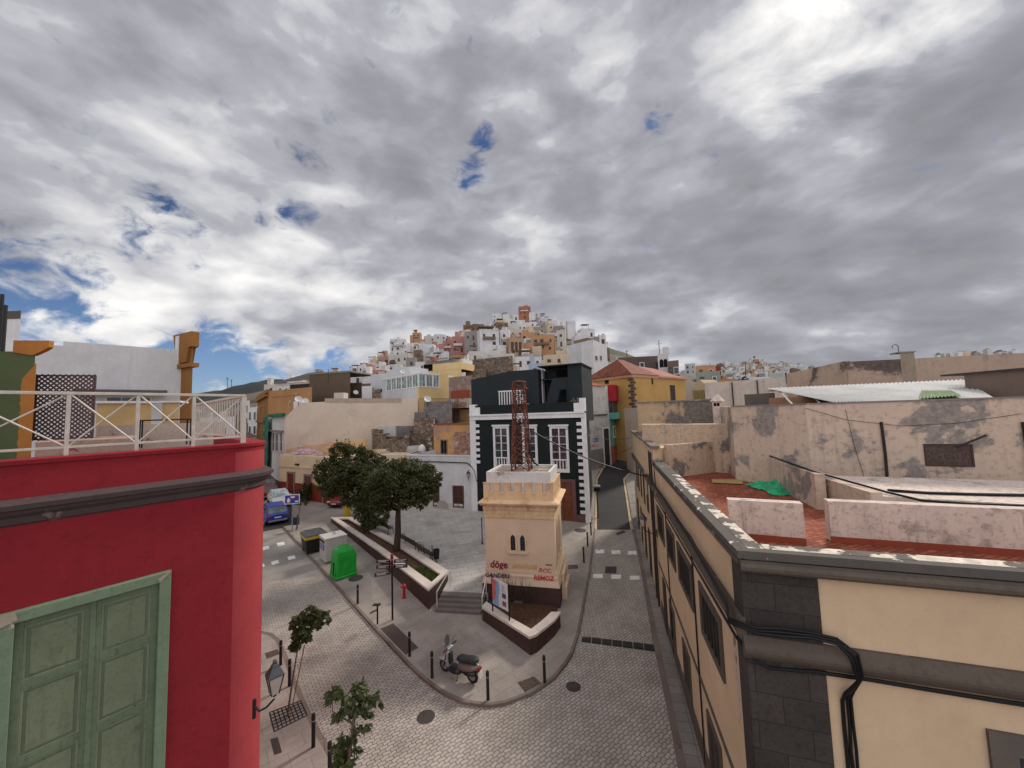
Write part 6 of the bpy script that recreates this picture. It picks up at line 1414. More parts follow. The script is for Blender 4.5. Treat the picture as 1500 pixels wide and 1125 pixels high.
# ---------------------------------------------------------------- hill towns
HC = {'white': (.60, .60, .60), 'offwhite': (.52, .49, .45), 'cream': (.55, .45, .33), 'yellow': (.52, .40, .22), 'ochre': (.38, .26, .17), 'orange': (.44, .25, .135), 'pink': (.40, .20, .18), 'terracotta': (.36, .14, .085), 'grey': (.26, .25, .24), 'brown': (.17, .125, .09), 'blue': (.36, .42, .52), 'lilac': (.38, .36, .52)}
HM = {k: plaster('hill_'+k, c, .35, (mul(c, .5) if k in ('white', 'offwhite', 'cream', 'pink') else None), .12 if k in ('white', 'offwhite', 'cream', 'pink') else 0, .6, scale=.28, dcol=(.12, .105, .09)) for k, c in HC.items()}
HW = [plain('hill_window_dark', (.03, .03, .035), .4), plain('hill_window_brown', (.07, .045, .03), .6)]
RH = random.Random(21)
placed = []
def house(px, pyb, wpx, hpx, colr, y=None, big=False, rot=None, win=True, deep=None, grp='houses on the hill', capc=None):
    "a flat roofed house: px centre, pyb bottom, size as it looks; stands on the hill where that bottom is seen"
    if y is None:
        p = PG(px, pyb, 0, 76, 1200)
        if p is None: return None
        y = p.y
    c = PY(px, pyb, y); sc = y/FPX; wd = wpx*sc; ht = hpx*sc
    rot = RH.uniform(-28, 28) if rot is None else rot
    a = radians(rot); Lx = wd*.94/(cos(a)+.55*abs(sin(a)))
    dp = deep or Lx*.75
    F = Fr((c.x-cos(a)*Lx/2, c.y-sin(a)*Lx/2), rot)
    zb = min(ground(c.x, c.y)-4, c.z-1); zt = c.z+ht
    t = thing('hill_house', '', 'house', (c.x, c.y, c.z-.5), grp)
    par = min(.9, ht*.12)
    walls(F, Lx, dp, zb, zt, par, .22).build('wall', HM[colr], t)
    if RH.random() < (.7 if not capc else 0) and Lx > 4 and 'main' not in grp:   # a lower wing or terrace to one side
        sg = RH.random() < .5; w3 = Lx*RH.uniform(.35, .6); hh = (zt-c.z)*RH.uniform(.3, .62); a0 = -w3*.7 if sg else Lx-w3*.3
        m = MB(); m.fb(F, a0, a0+w3, -dp*.7, RH.uniform(.4, 1.6), zb, zt-hh); m.build('wing', HM[colr if RH.random() < .5 else RH.choice(['white', 'offwhite', 'cream', 'grey', 'white'])], t)
        m = MB(); m.fb(F, a0+w3*.3, a0+w3*.3+.8, 1.6, 1.65, zt-hh-2.1, zt-hh-.9)
    if RH.random() < .35 and (zt-c.z) > 4: m = MB(); zz_ = zt-par-2.9; m.fb(F, Lx*.15, Lx*.8, 0, .9, zz_-.15, zz_); m.fb(F, Lx*.15, Lx*.8, .82, .9, zz_, zz_+.8); m.build('balcony', HM[RH.choice(['white', 'offwhite', 'brown', 'grey'])], t)
    if RH.random() < .25: m = MB(); m.fb(F, Lx*.1, Lx*.6, -dp*.5, .3, zt+1.9, zt+2.05); [m.fb(F, a9, a9+.1, .1, .2, zt, zt+1.9) for a9 in (Lx*.12, Lx*.55)]; m.build('roof_shelter', HM['brown'] if RH.random() < .6 else HM['terracotta'], t)
    rr = RH.random()
    if rr < .55 and Lx > 3:
        a0 = RH.uniform(.02, .5)*Lx; m = MB(); m.fb(F, a0, a0+Lx*RH.uniform(.25, .45), -dp*.85, -dp*.25, zt-par, zt+RH.uniform(1.0, 2.4)); m.build('roof_room', HM[capc or (colr if RH.random() < .8 else RH.choice(['white', 'grey', 'offwhite']))], t)
    elif rr < .7:
        m = MB(); m.lathe(Vector(F.pt(Lx*.6, -dp*.5, zt-par)), [(.55, 0), (.6, .2), (.6, 1.3), (.2, 1.6)], 8); m.build('water_tank', HM['blue'], t)
    if win:
        nf = max(1, min(3, int((zt-c.z+1.2)/3.0))); nx = max(1, min(4 if big else 3, int(Lx/2.6)))
        for j in range(nf):
            for i in range(nx):
                if RH.random() < .22: continue
                cx_ = Lx*(i+.5)/nx+RH.uniform(-.2, .2); z1 = zt-par-.9-2.9*j; w2 = RH.choice([.35, .45, .6]); h2 = RH.choice([1.0, 1.2, 1.9])
                m = MB(); m.fb(F, cx_-w2, cx_+w2, 0, .05, z1-h2, z1); m.build('window', RH.choice(HW), t)
        for F5 in ([F.side(Lx)] if rot > 0 else [Fr(F.side(0, 90).pt(dp, 0, 0), 0)]):
            if rot <= 0: F5.u = -F.side(0).u; F5.n = Vector((F5.u.y, -F5.u.x, 0))
            for j in range(min(nf, 2)):
                if RH.random() < .5: m = MB(); m.fb(F5, dp*.4, dp*.4+.9, 0, .05, zt-par-2.2-2.9*j, zt-par-.9-2.9*j); m.build('window', HW[0], t)
    placed.append((t, px, pyb, wpx, hpx, colr, y)); return t, F, Lx, zt, dp
# houses one can recognise: (px, bottom py, width, height, colour, distance, words)
KEY = [(769, 470, 19, 22, 'terracotta', 318, 0, 'tall plain terracotta house crowning the hill, highest of all'),
 (749, 480, 27, 20, 'white', 312, 12, 'large plain white house just left of the terracotta house on the summit'),
 (728, 474, 14, 15, 'white', 314, 0, 'narrow white house with a pair of windows at the left end of the summit'),
 (797, 476, 16, 13, 'lilac', 306, -20, 'lilac and white house with dark glazing right of the terracotta summit house'),
 (785, 482, 17, 8, 'lilac', 300, 0, 'low lilac house below the terracotta summit house'),
 (816, 480, 18, 9, 'cream', 296, 8, 'low cream roofed house right of the lilac houses near the summit'),
 (838, 496, 14, 27, 'white', 262, 5, 'tall narrow white house on the right shoulder of the hill'),
 (862, 505, 25, 24, 'white', 215, 10, 'white house with dark roof tank and dark window at right end of the ridge'),
 (884, 516, 11, 26, 'white', 190, -10, 'narrow white tower like house at the right end of the hill'),
 (891, 532, 6, 22, 'brown', 185, 0, 'thin brown tower house at the far right end of the hill'),
 (702, 497, 20, 23, 'brown', 268, 22, 'tall unfinished brown block house on the left skyline of the hill'),
 (686, 500, 15, 25, 'brown', 262, 0, 'unfinished brown block house with dark side, left half of the skyline pair'),
 (718, 529, 34, 48, 'white', 172, 14, 'big white house with rain streaks and dark roof canopy, left of hill centre'),
 (740, 524, 16, 42, 'white', 176, -8, 'white house with small windows right of the big streaked white house'),
 (757, 527, 26, 33, 'ochre', 148, 16, 'brownish orange house with three tall dark windows at the centre of the hill'),
 (795, 520, 40, 30, 'orange', 146, -12, 'wide orange house with scalloped dark top at the centre of the hill'),
 (823, 518, 15, 36, 'offwhite', 140, -14, 'tall off-white house end right of the wide orange house'),
 (775, 542, 45, 20, 'white', 120, 8, 'long low streaked white house in front of the orange houses'),
 (812, 540, 36, 21, 'cream', 118, -8, 'cream house with small windows right of the long low white house'),
 (760, 560, 22, 17, 'cream', 100, 0, 'low cream house right behind the dark house roof'),
 (785, 552, 20, 20, 'blue', 99, 0, 'blue grey roof room behind the dark house'),
 (672, 524, 22, 32, 'pink', 200, 6, 'coral pink house left of the grey block tower'),
 (657, 516, 18, 18, 'pink', 215, -6, 'faded rose house at mid height on the left slope'),
 (690, 526, 24, 42, 'grey', 190, -20, 'tall grey block house right of the coral pink house'),
 (610, 496, 13, 9, 'orange', 268, 0, 'small orange house breaking the skyline on the left slope'),
 (583, 524, 26, 28, 'white', 235, 8, 'pale house with terrace at the left end of the skyline'),
 (561, 536, 20, 14, 'ochre', 232, 0, 'ochre house low on the left end of the slope'),
 (604, 524, 20, 22, 'white', 222, -12, 'white house with a long balcony on the left slope'),
 (632, 531, 28, 20, 'white', 175, -10, 'plain white blank walled house above the yellow terrace house'),
 (612, 536, 12, 24, 'brown', 178, 0, 'narrow brown house end left of the blank white house'),
 (716, 556, 30, 10, 'white', 112, 0, 'low white house with pinkish roof left of the stone walled house'),
 (697, 536, 24, 22, 'offwhite', 128, 10, 'small off-white houses with dark door above the stone terrace'),
 (683, 550, 20, 22, 'white', 110, -5, 'white house right above the yellow terrace house'),
 (735, 530, 40, 12, 'offwhite', 130, 0, 'long low off-white house under the big streaked white house'),
 (528, 548, 24, 9, 'brown', 150, 0, 'dark roofed brown house at the left foot of the hill'),
 (545, 551, 30, 9, 'pink', 120, 0, 'red roofed house at the left foot of the hill'),
 (523, 566, 20, 20, 'offwhite', 95, 0, 'beige house with dark window behind the brown concrete house'),
 (541, 572, 20, 24, 'white', 92, 0, 'small white house left of the gabled white house'),
 (529, 584, 30, 22, 'brown', 84, 0, 'tumbledown brown house above the beige party wall'),
 (502, 590, 36, 6, 'offwhite', 62, 0, 'small white roof hut on top of the beige party wall')]
for px, pb, wp, hp, c, y, rt, lab in KEY:
    if y >= 140:
        _p = PG(px, pb, 0, 76, 420)
        if _p is not None: y = _p.y
    r = house(px, pb, wp, hp, c, y, True, rt)
    if r: tag(r[0], lab); placed.pop()
    if 'three tall' in lab or 'scalloped' in lab:
        for k9 in range(3 if 'three' in lab else 2):
            c9 = r[2]*(.22+.28*k9); MB().fb(r[1], c9-.5, c9+.5, .051, .09, r[3]-5.2, r[3]-1.6).build('tall_window', HW[1], r[0])
    if 'canopy' in lab: m = MB(); m.fb(r[1], -.5, r[2]*.75, -r[4]*.6, .8, r[3]+.6, r[3]+1.0); m.build('roof_canopy', HM['brown'], r[0])
    if 'antenna' in lab: pass
# filler houses: pitched along rows from the skyline down, each on the slope where it is seen
def topline(px):
    pts = [(520, 552), (545, 537), (560, 528), (580, 519), (610, 508), (640, 502), (665, 497), (690, 494), (705, 490), (722, 482), (745, 474), (775, 470), (800, 474), (820, 482), (845, 494), (870, 508), (892, 522), (905, 540), (945, 553)]
    for (x0, y0), (x1, y1) in zip(pts, pts[1:]):
        if x0 <= px <= x1: return y0+(y1-y0)*(px-x0)/(x1-x0)
    return None
cols = ['white']*20+['offwhite']*12+['cream']*5+['yellow']*1+['ochre']*2+['orange']*1+['pink', 'terracotta', 'grey', 'grey', 'grey', 'brown', 'brown', 'blue']
row = 0; cnt = 0
for row in range(12):
    px = 526+RH.uniform(0, 8)
    while px < 940:
        tl = topline(px)
        w_ = RH.uniform(10, 21)*(1+.07*row)
        if tl is not None:
            pb = tl+5+row*7.8+RH.uniform(-2.5, 2.5)
            lim = 566 if px < 690 else (548 if px < 860 else 560)
            if pb < lim and cnt < 175:
                h_ = RH.uniform(10, 18)*(1+.05*row)
                p = PG(px, pb, 0, 76, 420)
                if any(abs(px-k_[0]) < (k_[2]+w_)*.24 and k_[1]-k_[3]*.85 < pb-h_*.5 < k_[1]+h_*.15 and k_[3] > 16 for k_ in KEY) or (row < 1 and 748 < px < 788): p = None
                if p is not None:
                    if house(px, pb, w_, h_, RH.choice(cols), None): cnt += 1
        px += w_*RH.uniform(.7, 1.1)
# the lower town at the foot, left of the hill, seen past the railing and over the ochre house
nl = 0
for px, yb, w_, h_, c, y in ((292, 606, 16, 14, 'white', 150), (306, 612, 14, 15, 'offwhite', 130), (318, 605, 15, 11, 'white', 170), (331, 609, 14, 15, 'white', 140), (344, 603, 13, 11, 'offwhite', 180), (300, 628, 20, 16, 'white', 95), (322, 630, 22, 18, 'offwhite', 90), (342, 622, 18, 15, 'terracotta', 100), (356, 612, 16, 16, 'white', 120), (368, 604, 14, 14, 'cream', 150), (372, 622, 16, 20, 'offwhite', 95), (396, 572, 20, 9, 'offwhite', 120), (283, 622, 20, 15, 'grey', 110), (430, 562, 20, 8, 'white', 130), (462, 556, 22, 8, 'grey', 140), (492, 556, 20, 9, 'offwhite', 140), (505, 560, 20, 12, 'brown', 110)):
    r_ = house(px, yb, w_, h_, c, y, rot=RH.uniform(-12, 12), grp='houses of the lower town on the left')
# far hill
HC2 = random.Random(5)
def top2(px):
    pts = [(1000, 540), (1020, 535), (1042, 530), (1060, 525), (1085, 522), (1110, 519), (1140, 518), (1175, 518), (1200, 522), (1222, 527), (1240, 533)]
    for (x0, y0), (x1, y1) in zip(pts, pts[1:]):
        if x0 <= px <= x1: return y0+(y1-y0)*(px-x0)/(x1-x0)
    return None
n2 = 0
for row in range(7):
    px = 1003+HC2.uniform(0, 6)
    while px < 1238:
        w_ = HC2.uniform(5.5, 10.5); tl = top2(px)
        if tl is not None and n2 < 110:
            pb = tl+2.5+row*5.2+HC2.uniform(-1.3, 1.3); p = PG(px, pb, 0, 400, 900)
            if p is not None and pb < 560:
                if house(px, pb, w_, HC2.uniform(4.5, 7.5), HC2.choice(cols), p.y, win=HC2.random() < .6, grp='houses on the far right hill'): n2 += 1
        px += w_*HC2.uniform(1.0, 1.5)
for px, yb, w_, c in ((1380, 519, 10, 'grey'), (1395, 518, 9, 'offwhite'), (1408, 516.5, 12, 'white'), (1418, 515, 10, 'cream'), (1432, 517, 12, 'grey'), (1450, 513, 10, 'offwhite'), (1470, 515, 14, 'grey'), (1490, 514, 12, 'white')):
    house(px, yb+3, w_*.8, 4, c, 640, rot=0, win=False, grp='houses on the right skyline')
# words for the filler houses: colour, place in rows, neighbours, counted along the slope
ORD = ['first', 'second', 'third', 'fourth', 'fifth', 'sixth', 'seventh', 'eighth', 'ninth', 'tenth', 'eleventh', 'twelfth', 'thirteenth', 'fourteenth', 'fifteenth', 'sixteenth', 'seventeenth', 'eighteenth', 'nineteenth', 'twentieth']
from collections import defaultdict
def zone(px, pyt, grp):
    if 'far right' in grp:
        a = 'left end' if px < 1055 else 'left centre' if px < 1110 else 'right centre' if px < 1170 else 'right end'
        r = (pyt-top2(min(max(px, 1001), 1239)))
        return a+' of far right hill', 'crest' if r < 5 else 'high up' if r < 13 else 'half way up' if r < 22 else 'low down'
    if 'skyline' in grp: return 'far right edge', 'skyline'
    if 'lower town' in grp: return ('behind the cream railing' if px < 385 else 'above the ochre house'), ('far row' if pyt < 614 else 'near row')
    a = 'left foot' if px < 580 else 'left slope' if px < 650 else 'left centre' if px < 715 else 'summit part' if px < 790 else 'right shoulder' if px < 840 else 'right end'
    r = pyt-topline(min(max(px, 521), 940))
    return a+' of main hill', 'skyline' if r < 2 else 'under the skyline' if r < 14 else 'upper rows' if r < 30 else 'middle rows' if r < 46 else 'lowest rows'
buck = defaultdict(list)
CN = {'offwhite': 'off-white', 'blue': 'pale blue'}
for t, px, pb, wp, hp, c, y in placed:
    z = zone(px, pb, t['group']); buck[(c, z)].append((px, t, wp, hp))
for (c, (a, b)), lst in buck.items():
    lst.sort(key=lambda q: q[0])
    for i, (px, t, wp, hp) in enumerate(lst):
        cn = CN.get(c, c)
        pre = cn+' house' if len(lst) == 1 else (['left', 'right'][i]+' of two '+cn+' houses' if len(lst) == 2 else ORD[i]+' '+cn+' house from left')
        t['label'] = pre+', '+b+', '+a
# trees among the houses
LEAF = {}
def leafmat(name, col):
    if name in MATS: return MATS[name]
    m, a, pos = newmat(name); n = a.noise(pos, 3.2, 4, .6); n2 = a.n('ShaderNodeTexNoise', {'Vector': pos, 'Scale': 11.0, 'Detail': 2}).outputs['Fac']
    c = a.mix(a.sm(n, .3, .7), mul(col, .65), mul(col, 1.5)); c = a.mix(a.sm(n2, .5, .75), c, (col[0]*2.4, col[1]*1.9, col[2]*1.2))
    b = a.n('ShaderNodeBsdfPrincipled', {'Base Color': c, 'Roughness': .55, 'Specular IOR Level': .35})
    tr = a.n('ShaderNodeBsdfTranslucent', {'Color': c}); mx = a.n('ShaderNodeMixShader', {0: .25, 1: b.outputs[0], 2: tr.outputs[0]})
    a.n('ShaderNodeOutputMaterial', {'Surface': mx.outputs[0]}); MATS[name] = m; return m
GL = leafmat('ficus_leaves', (.048, .056, .019)); GL2 = leafmat('young_leaves', (.052, .066, .024)); GL3 = leafmat('far_leaves', (.028, .036, .020))
BARK = plaster('bark', (.13, .10, .08), .6, streak=.5, scale=4); BARKD = plaster('dark_bark', (.045, .034, .028), .6, streak=.5, scale=4)
def leaves(m, R_, blobs, n, size, droop=.5, asp=.32):
    "leaf blades on the outer part of each clump; blobs = (centre, (rx, ry, rz))"
    tot = sum(b[1][0]*b[1][1]+b[1][0]*b[1][2] for b in blobs)
    for c, r in blobs:
        k_ = int(n*(r[0]*r[1]+r[0]*r[2])/tot)
        tw = [(Vector((R_.gauss(0, 1), R_.gauss(0, 1), R_.gauss(0, 1))).normalized(), R_.uniform(.45, 1.12)) for _ in range(max(6, k_//48))]
        for _ in range(k_):
            d, q = R_.choice(tw); sp = .135
            p = Vector(((d.x*q+R_.gauss(0, sp))*r[0], (d.y*q+R_.gauss(0, sp))*r[1], (d.z*q+R_.gauss(0, sp))*r[2]))+Vector(c)
            ax = Vector((d.x+R_.gauss(0, .6), d.y+R_.gauss(0, .6), d.z*.5-droop+R_.gauss(0, .4))).normalized()
            s_ = size*R_.uniform(.6, 1.3); w_ = ax.cross(Vector((R_.gauss(0, 1), R_.gauss(0, 1), R_.gauss(0, 1))))
            if w_.length < 1e-3: continue
            w_ = w_.normalized()*s_*asp; nn = ax.cross(w_).normalized()*s_*.10
            m.add([p, p+ax*s_*.45+w_-nn, p+ax*s_, p+ax*s_*.45-w_-nn], [(0, 1, 2), (0, 2, 3)])
for k, (px, pb, s_, y) in enumerate(((648, 506, 12, 240), (574, 543, 15, 150), (595, 548, 10, 145), (655, 500, 9, 250), (1093, 560, 9, 300), (1105, 524, 3, 690), (820, 500, 8, 230), (1027, 548, 7, 250), (1152, 556, 9, 300), (1165, 552, 8, 330), (905, 548, 8, 160), (560, 552, 9, 130))):
    c = PY(px, pb, y); r = s_*y/FPX/2; t = thing('hill_tree', ['round dark tree on the left skyline of the main hill', 'dark palm like tree at the left foot of the main hill', 'small dark tree left of the blank white house', 'second dark tree on the left skyline, right of the round one', 'dark tree before the left of the far right hill', 'single dark tree on the crest of the far right hill', 'small tree right of the summit houses', 'tree between the pale flats and the grey green house', 'wide dark tree at the right foot of the far right hill', 'dark tree at the right foot of the far right hill, right of the wide one', 'dark tree behind the church roof', 'low dark bush at the left foot of the main hill'][k], 'tree', (c.x, c.y, c.z-2), 'trees among the hill houses')
    m = MB(); R_ = random.Random(k+40); leaves(m, R_, [((c.x+R_.gauss(0, .3)*r, c.y+R_.gauss(0, .3)*r, c.z+r*R_.uniform(.4, 1.5)), (r*.75, r*.75, r*.6)) for _ in range(4)], 700, r*.28, .1, .5); m.build('crown', GL3, t)
    MB().tube([(c.x, c.y, c.z-3), (c.x, c.y, c.z+r)], [.3, .15], 6).build('trunk', BARKD, t)
# masts and antennas
for k, (px, pb, pt2, y) in enumerate(((546, 533, 522, 230), (513, 547, 537, 120), (481, 552, 541, 66), (698, 493, 480, 262), (877, 508, 490, 190), (786, 470, 460, 300), (918, 530, 513, 110), (1092, 552, 530, 300), (857, 497, 488, 212), (625, 505, 493, 250), (333, 571, 553, 900), (339, 571, 556, 900))):
    b = PY(px, pb, y); e = PY(px, pt2, y); m = MB(); r = .06*y/100; m.tube([b-Vector((0, 0, 1)), e], r, 4); w_ = (e.z-b.z)*.12; m.tube([e+Vector((-w_, 0, -w_)), e+Vector((w_, 0, -w_))], r*.7, 4); m.tube([e+Vector((-w_*.6, 0, -w_*.3)), e+Vector((w_*.6, 0, -w_*.3))], r*.7, 4)
    tag(m.build('antenna', IRON), ['antenna on the skyline at the left end of the main hill', 'short antenna at the left foot of the main hill', 'antenna on the brown concrete house', 'antenna on the unfinished brown block house', 'tall antenna right of the white house with roof tank', 'antenna right of the terracotta summit house', 'antenna mast left of the white belfry', 'dark mast standing before the left of the far right hill', 'antenna on the white house at the right end of the ridge', 'antenna on the left slope skyline', 'left of two masts on the dark mountain', 'right of two masts on the dark mountain'][k], 'antenna', 'antennas and masts')
# ---------------------------------------------------------------- trees of the planter and pavements
def tree(name, label, base, trunk_pts, rad, blobs, n, size, lm, bark, seed, group=None, droop=.5, asp=.32, limbs=0):
    t = thing(name, label, 'tree', tuple(base), group); R_ = random.Random(seed)
    tp = [Vector(p) for p in trunk_pts]; k = len(tp)
    m = MB(); m.tube(tp, [rad*(1-.55*i/(k-1)) for i in range(k)], 8)
    top = tp[-1]
    for c, r in blobs:
        c = Vector(c); st = tp[max(1, k-2)].lerp(top, R_.random()); mid_ = st.lerp(c, .5)+Vector((R_.gauss(0, .1), R_.gauss(0, .1), .15*r[2]))
        m.tube([st, mid_, c], [rad*.42, rad*.28, rad*.1], 5)
        for _ in range(limbs):
            d = Vector((R_.gauss(0, 1), R_.gauss(0, 1), R_.gauss(0, .8))).normalized(); m.tube([mid_, c.lerp(mid_, .3), c+Vector((d.x*r[0], d.y*r[1], d.z*r[2]))*.8], [rad*.2, rad*.15, rad*.04], 4)
    m.build('trunk', bark, t)
    m = MB(); leaves(m, R_, blobs, n, size, droop, asp); m.build('crown', lm, t); return t
def pb(px, py, y, rpx, rpy=None, ry=None):
    c = PY(px, py, y); k = y/FPX; return (tuple(c), (rpx*k, (ry or rpx*k*.9), (rpy or rpx)*k))
yb = 27.6; b = PZ(581, 806, 1.1)
tree('plaza_tree', 'broad dark leafed tree with single bare trunk in the middle of the long planter', b,
     [b, PY(583, 780, b.y), PY(583, 755, b.y), PY(584, 742, b.y+.1), PY(588, 725, b.y+.2)], .24,
     [pb(588, 705, b.y, 30, 24), pb(560, 712, b.y-.6, 20, 22), pb(616, 708, b.y+.2, 22, 20), pb(600, 690, b.y+.8, 26, 16), pb(632, 697, b.y+.2, 12, 13), pb(575, 690, b.y+.6, 20, 18), pb(598, 728, b.y-.6, 20, 14), pb(560, 738, b.y-.4, 15, 14), pb(620, 728, b.y, 14, 12), pb(636, 712, b.y, 8, 10), pb(576, 742, b.y, 10, 9), pb(545, 722, b.y, 12, 18)], 24000, .17, GL, BARKD, 11, limbs=3)
b = PZ(534, 771, 1.1)
tree('plaza_tree', 'taller dark tree with pale forked limbs at the far end of the long planter', b,
     [b, PY(533, 745, b.y), PY(527, 715, b.y), PY(508, 670, b.y)], .26,
     [pb(500, 668, b.y+.5, 17, 20), pb(482, 688, b.y, 18, 16), pb(520, 668, b.y+.5, 16, 15), pb(508, 694, b.y-.4, 24, 20), pb(490, 712, b.y, 20, 14), pb(526, 690, b.y, 20, 18), pb(520, 720, b.y-.5, 22, 20), pb(540, 705, b.y-.6, 18, 20), pb(535, 742, b.y-1, 16, 18), pb(540, 768, b.y-1.2, 11, 12), pb(470, 697, b.y, 9, 9), pb(545, 674, b.y+.6, 14, 12), pb(556, 756, b.y-1.8, 12, 14)], 26000, .19, GL, BARK, 12, limbs=3)
b = PG(449, 735, .1)
tree('small_tree', 'small bushy green tree before the oxblood base of the cream house', b, [b, PY(449, 727, b.y), PY(449, 718, b.y)], .07, [pb(449, 722, b.y, 9, 9), pb(452, 712, b.y, 6, 6), pb(443, 728, b.y, 6, 6)], 1500, .22, GL, BARKD, 13)
b = PG(421, 1049, .1)
st = [b, PY(428, 1000, b.y+.1), PY(436, 950, b.y+.2), PY(443, 925, b.y+.3)]
tree('young_tree', 'slender young tree with round tuft of leaves rising from the square grate', b, st, .035,
     [pb(455, 920, b.y+.3, 17, 15), pb(440, 937, b.y+.2, 12, 10), pb(456, 898, b.y+.3, 11, 10), pb(470, 905, b.y+.3, 10, 10), pb(437, 908, b.y+.2, 7, 8), pb(448, 912, b.y+.2, 14, 14)], 1500, .19, GL2, BARK, 14)
tag(MB().tube([b+Vector((.12, -.05, 0)), PY(446, 945, b.y+.25)], .018, 6).build('tree_stake', plain('wood_stake', (.2, .13, .08), .8)), 'thin wooden stake beside the slender young tree in the grate', 'stake')
b = PG(505, 1205, .1); yt = 9.4
b = Vector((PY(510, 1120, yt).x+.1, yt, .1))
tree('young_tree', 'young tree with long drooping leaves in two tufts at the bottom edge', b, [b, PY(508, 1160, yt), PY(511, 1110, yt), PY(516, 1070, yt), PY(519, 1045, yt)], .05,
     [pb(520, 1025, yt, 22, 14), pb(500, 1030, yt, 16, 13), pb(540, 1028, yt, 15, 14), pb(516, 1010, yt, 16, 10), pb(522, 1048, yt, 14, 10), pb(530, 1068, yt, 11, 10), pb(505, 1090, yt, 16, 11), pb(518, 1108, yt, 18, 13), pb(500, 1118, yt, 12, 10), pb(488, 1016, yt, 8, 9), pb(552, 1022, yt, 7, 10)], 1900, .15, GL2, BARK, 15, droop=.9, asp=.26)
b = PG(434, 777, .1)
tree('sapling', 'thin nearly bare sapling beside the blue road sign', b, [b, PY(437, 757, b.y), PY(440, 738, b.y)], .05, [pb(443, 736, b.y, 6, 3), pb(436, 735, b.y, 4, 3)], 140, .22, GL, BARK, 16)
# grate round the young tree
q = [(395, 1044), (440.7, 1026.7), (450, 1048), (402, 1072)]; A = [PG(x, y, .1) for x, y in q]; gt = thing('tree_grate', 'square black iron grid set in the pavement round the slender young tree', 'tree grate', tuple(A[0]))
m = MB(); m.prism([xy(p) for p in A], .09, .103); m.build('bed', plain('grey_gravel', (.20, .185, .17), .9, 0, .5, 30), gt)
m = MB()
for i in range(9):
    p0, p1 = A[0].lerp(A[1], i/8), A[3].lerp(A[2], i/8); m.tube([p0+Vector((0, 0, .012)), p1+Vector((0, 0, .012))], .013, 4)
    if i < 7: p0, p1 = A[0].lerp(A[3], i/6), A[1].lerp(A[2], i/6); m.tube([p0+Vector((0, 0, .013)), p1+Vector((0, 0, .013))], .013, 4)
m.build('grid', IRON, gt)
# plants in the tower planter
R_ = random.Random(2)
for k in range(4):
    s_ = 1.35+.42*k; b = Vector(FT.pt(s_, .35+.12*(k % 2), .62)); m = MB()
    for j in range(15):
        an = R_.uniform(0, 2*pi); h = R_.uniform(.5, 1.25); r = R_.uniform(.05, .25); e = b+Vector((cos(an)*r, sin(an)*r, h)); m.tube([b+Vector((cos(an)*.04, sin(an)*.04, 0)), b.lerp(e, .6)+Vector((0, 0, .05)), e], [.014, .010, .003], 3)
    tag(m.build('planter_shrub', plain('dry_shrub', (.05, .045, .028), .8, 0, .5, 9)), ['leftmost', 'second', 'third', 'rightmost'][k]+' of the thin dark shrubs in the planter at the foot of the tower', 'plant', 'shrubs at the foot of the tower')
# ---------------------------------------------------------------- bollards
bol = thing('bollard', '', 'bollard', (0, 0, 0))
MB().lathe((0, 0, 0), [(.055, 0), (.055, .80), (.062, .805), (.062, .86), (.055, .865), (.055, .93), (.04, .955), (.0, .96)], 12).build('post', IRON, bol)
MB().lathe((0, 0, 0), [(.0565, .74), (.0565, .765)], 12).build('reflective_band', plain('band_grey', (.25, .24, .22), .4), bol)
BS = [(715, 1025, 'bollard right of the scooter rear wheel on the rounded corner'), (633, 993, 'bollard left of the scooter front wheel'), (600, 961, 'bollard at the lower end of the long rusty cover'), (524, 884, 'bollard beside the left street between green container and signpost'), (798, 1000, 'bollard on the right part of the rounded corner, by the square rusty cover'),
      (489, 848, 'bollard standing in front of the green container'), (411, 974, 'bollard furthest up the left pavement by the red house'), (424, 1005, 'bollard right of the street lantern on the left pavement'), (459, 1094, 'bollard between tree grate and bottom edge on the left pavement'), (483, 1140, 'bollard cut off by the bottom edge, on the left pavement'),
      (861, 800, 'middle bollard of the three right of the tower'), (855.5, 824, 'nearest bollard of the three right of the tower'), (866, 784, 'farthest bollard of the three right of the tower, near the dark house')]
for i, (px, py, lab) in enumerate(BS):
    o = bol if i == 0 else copy_tree(bol); p = PG(px, py, .1); o.location = p; tag(o, lab, 'bollard', 'black bollards along the kerbs')
def post(name, label, px, py, h, r=.035, cat='post'):
    p = PG(px, py, .1); return tag(MB().tube([p, p+Vector((0, 0, h))], r, 8).build(name, IRON), label, cat)
p = PZ(706.5, 797, pz_(27)); tag(MB().lathe(p, [(.06, 0), (.06, .12), (.035, .14), (.035, 1.75), (.05, 1.78), (.0, 1.84)], 8).build('black_post', IRON), 'slim black post on the plaza just left of the tower', 'post')
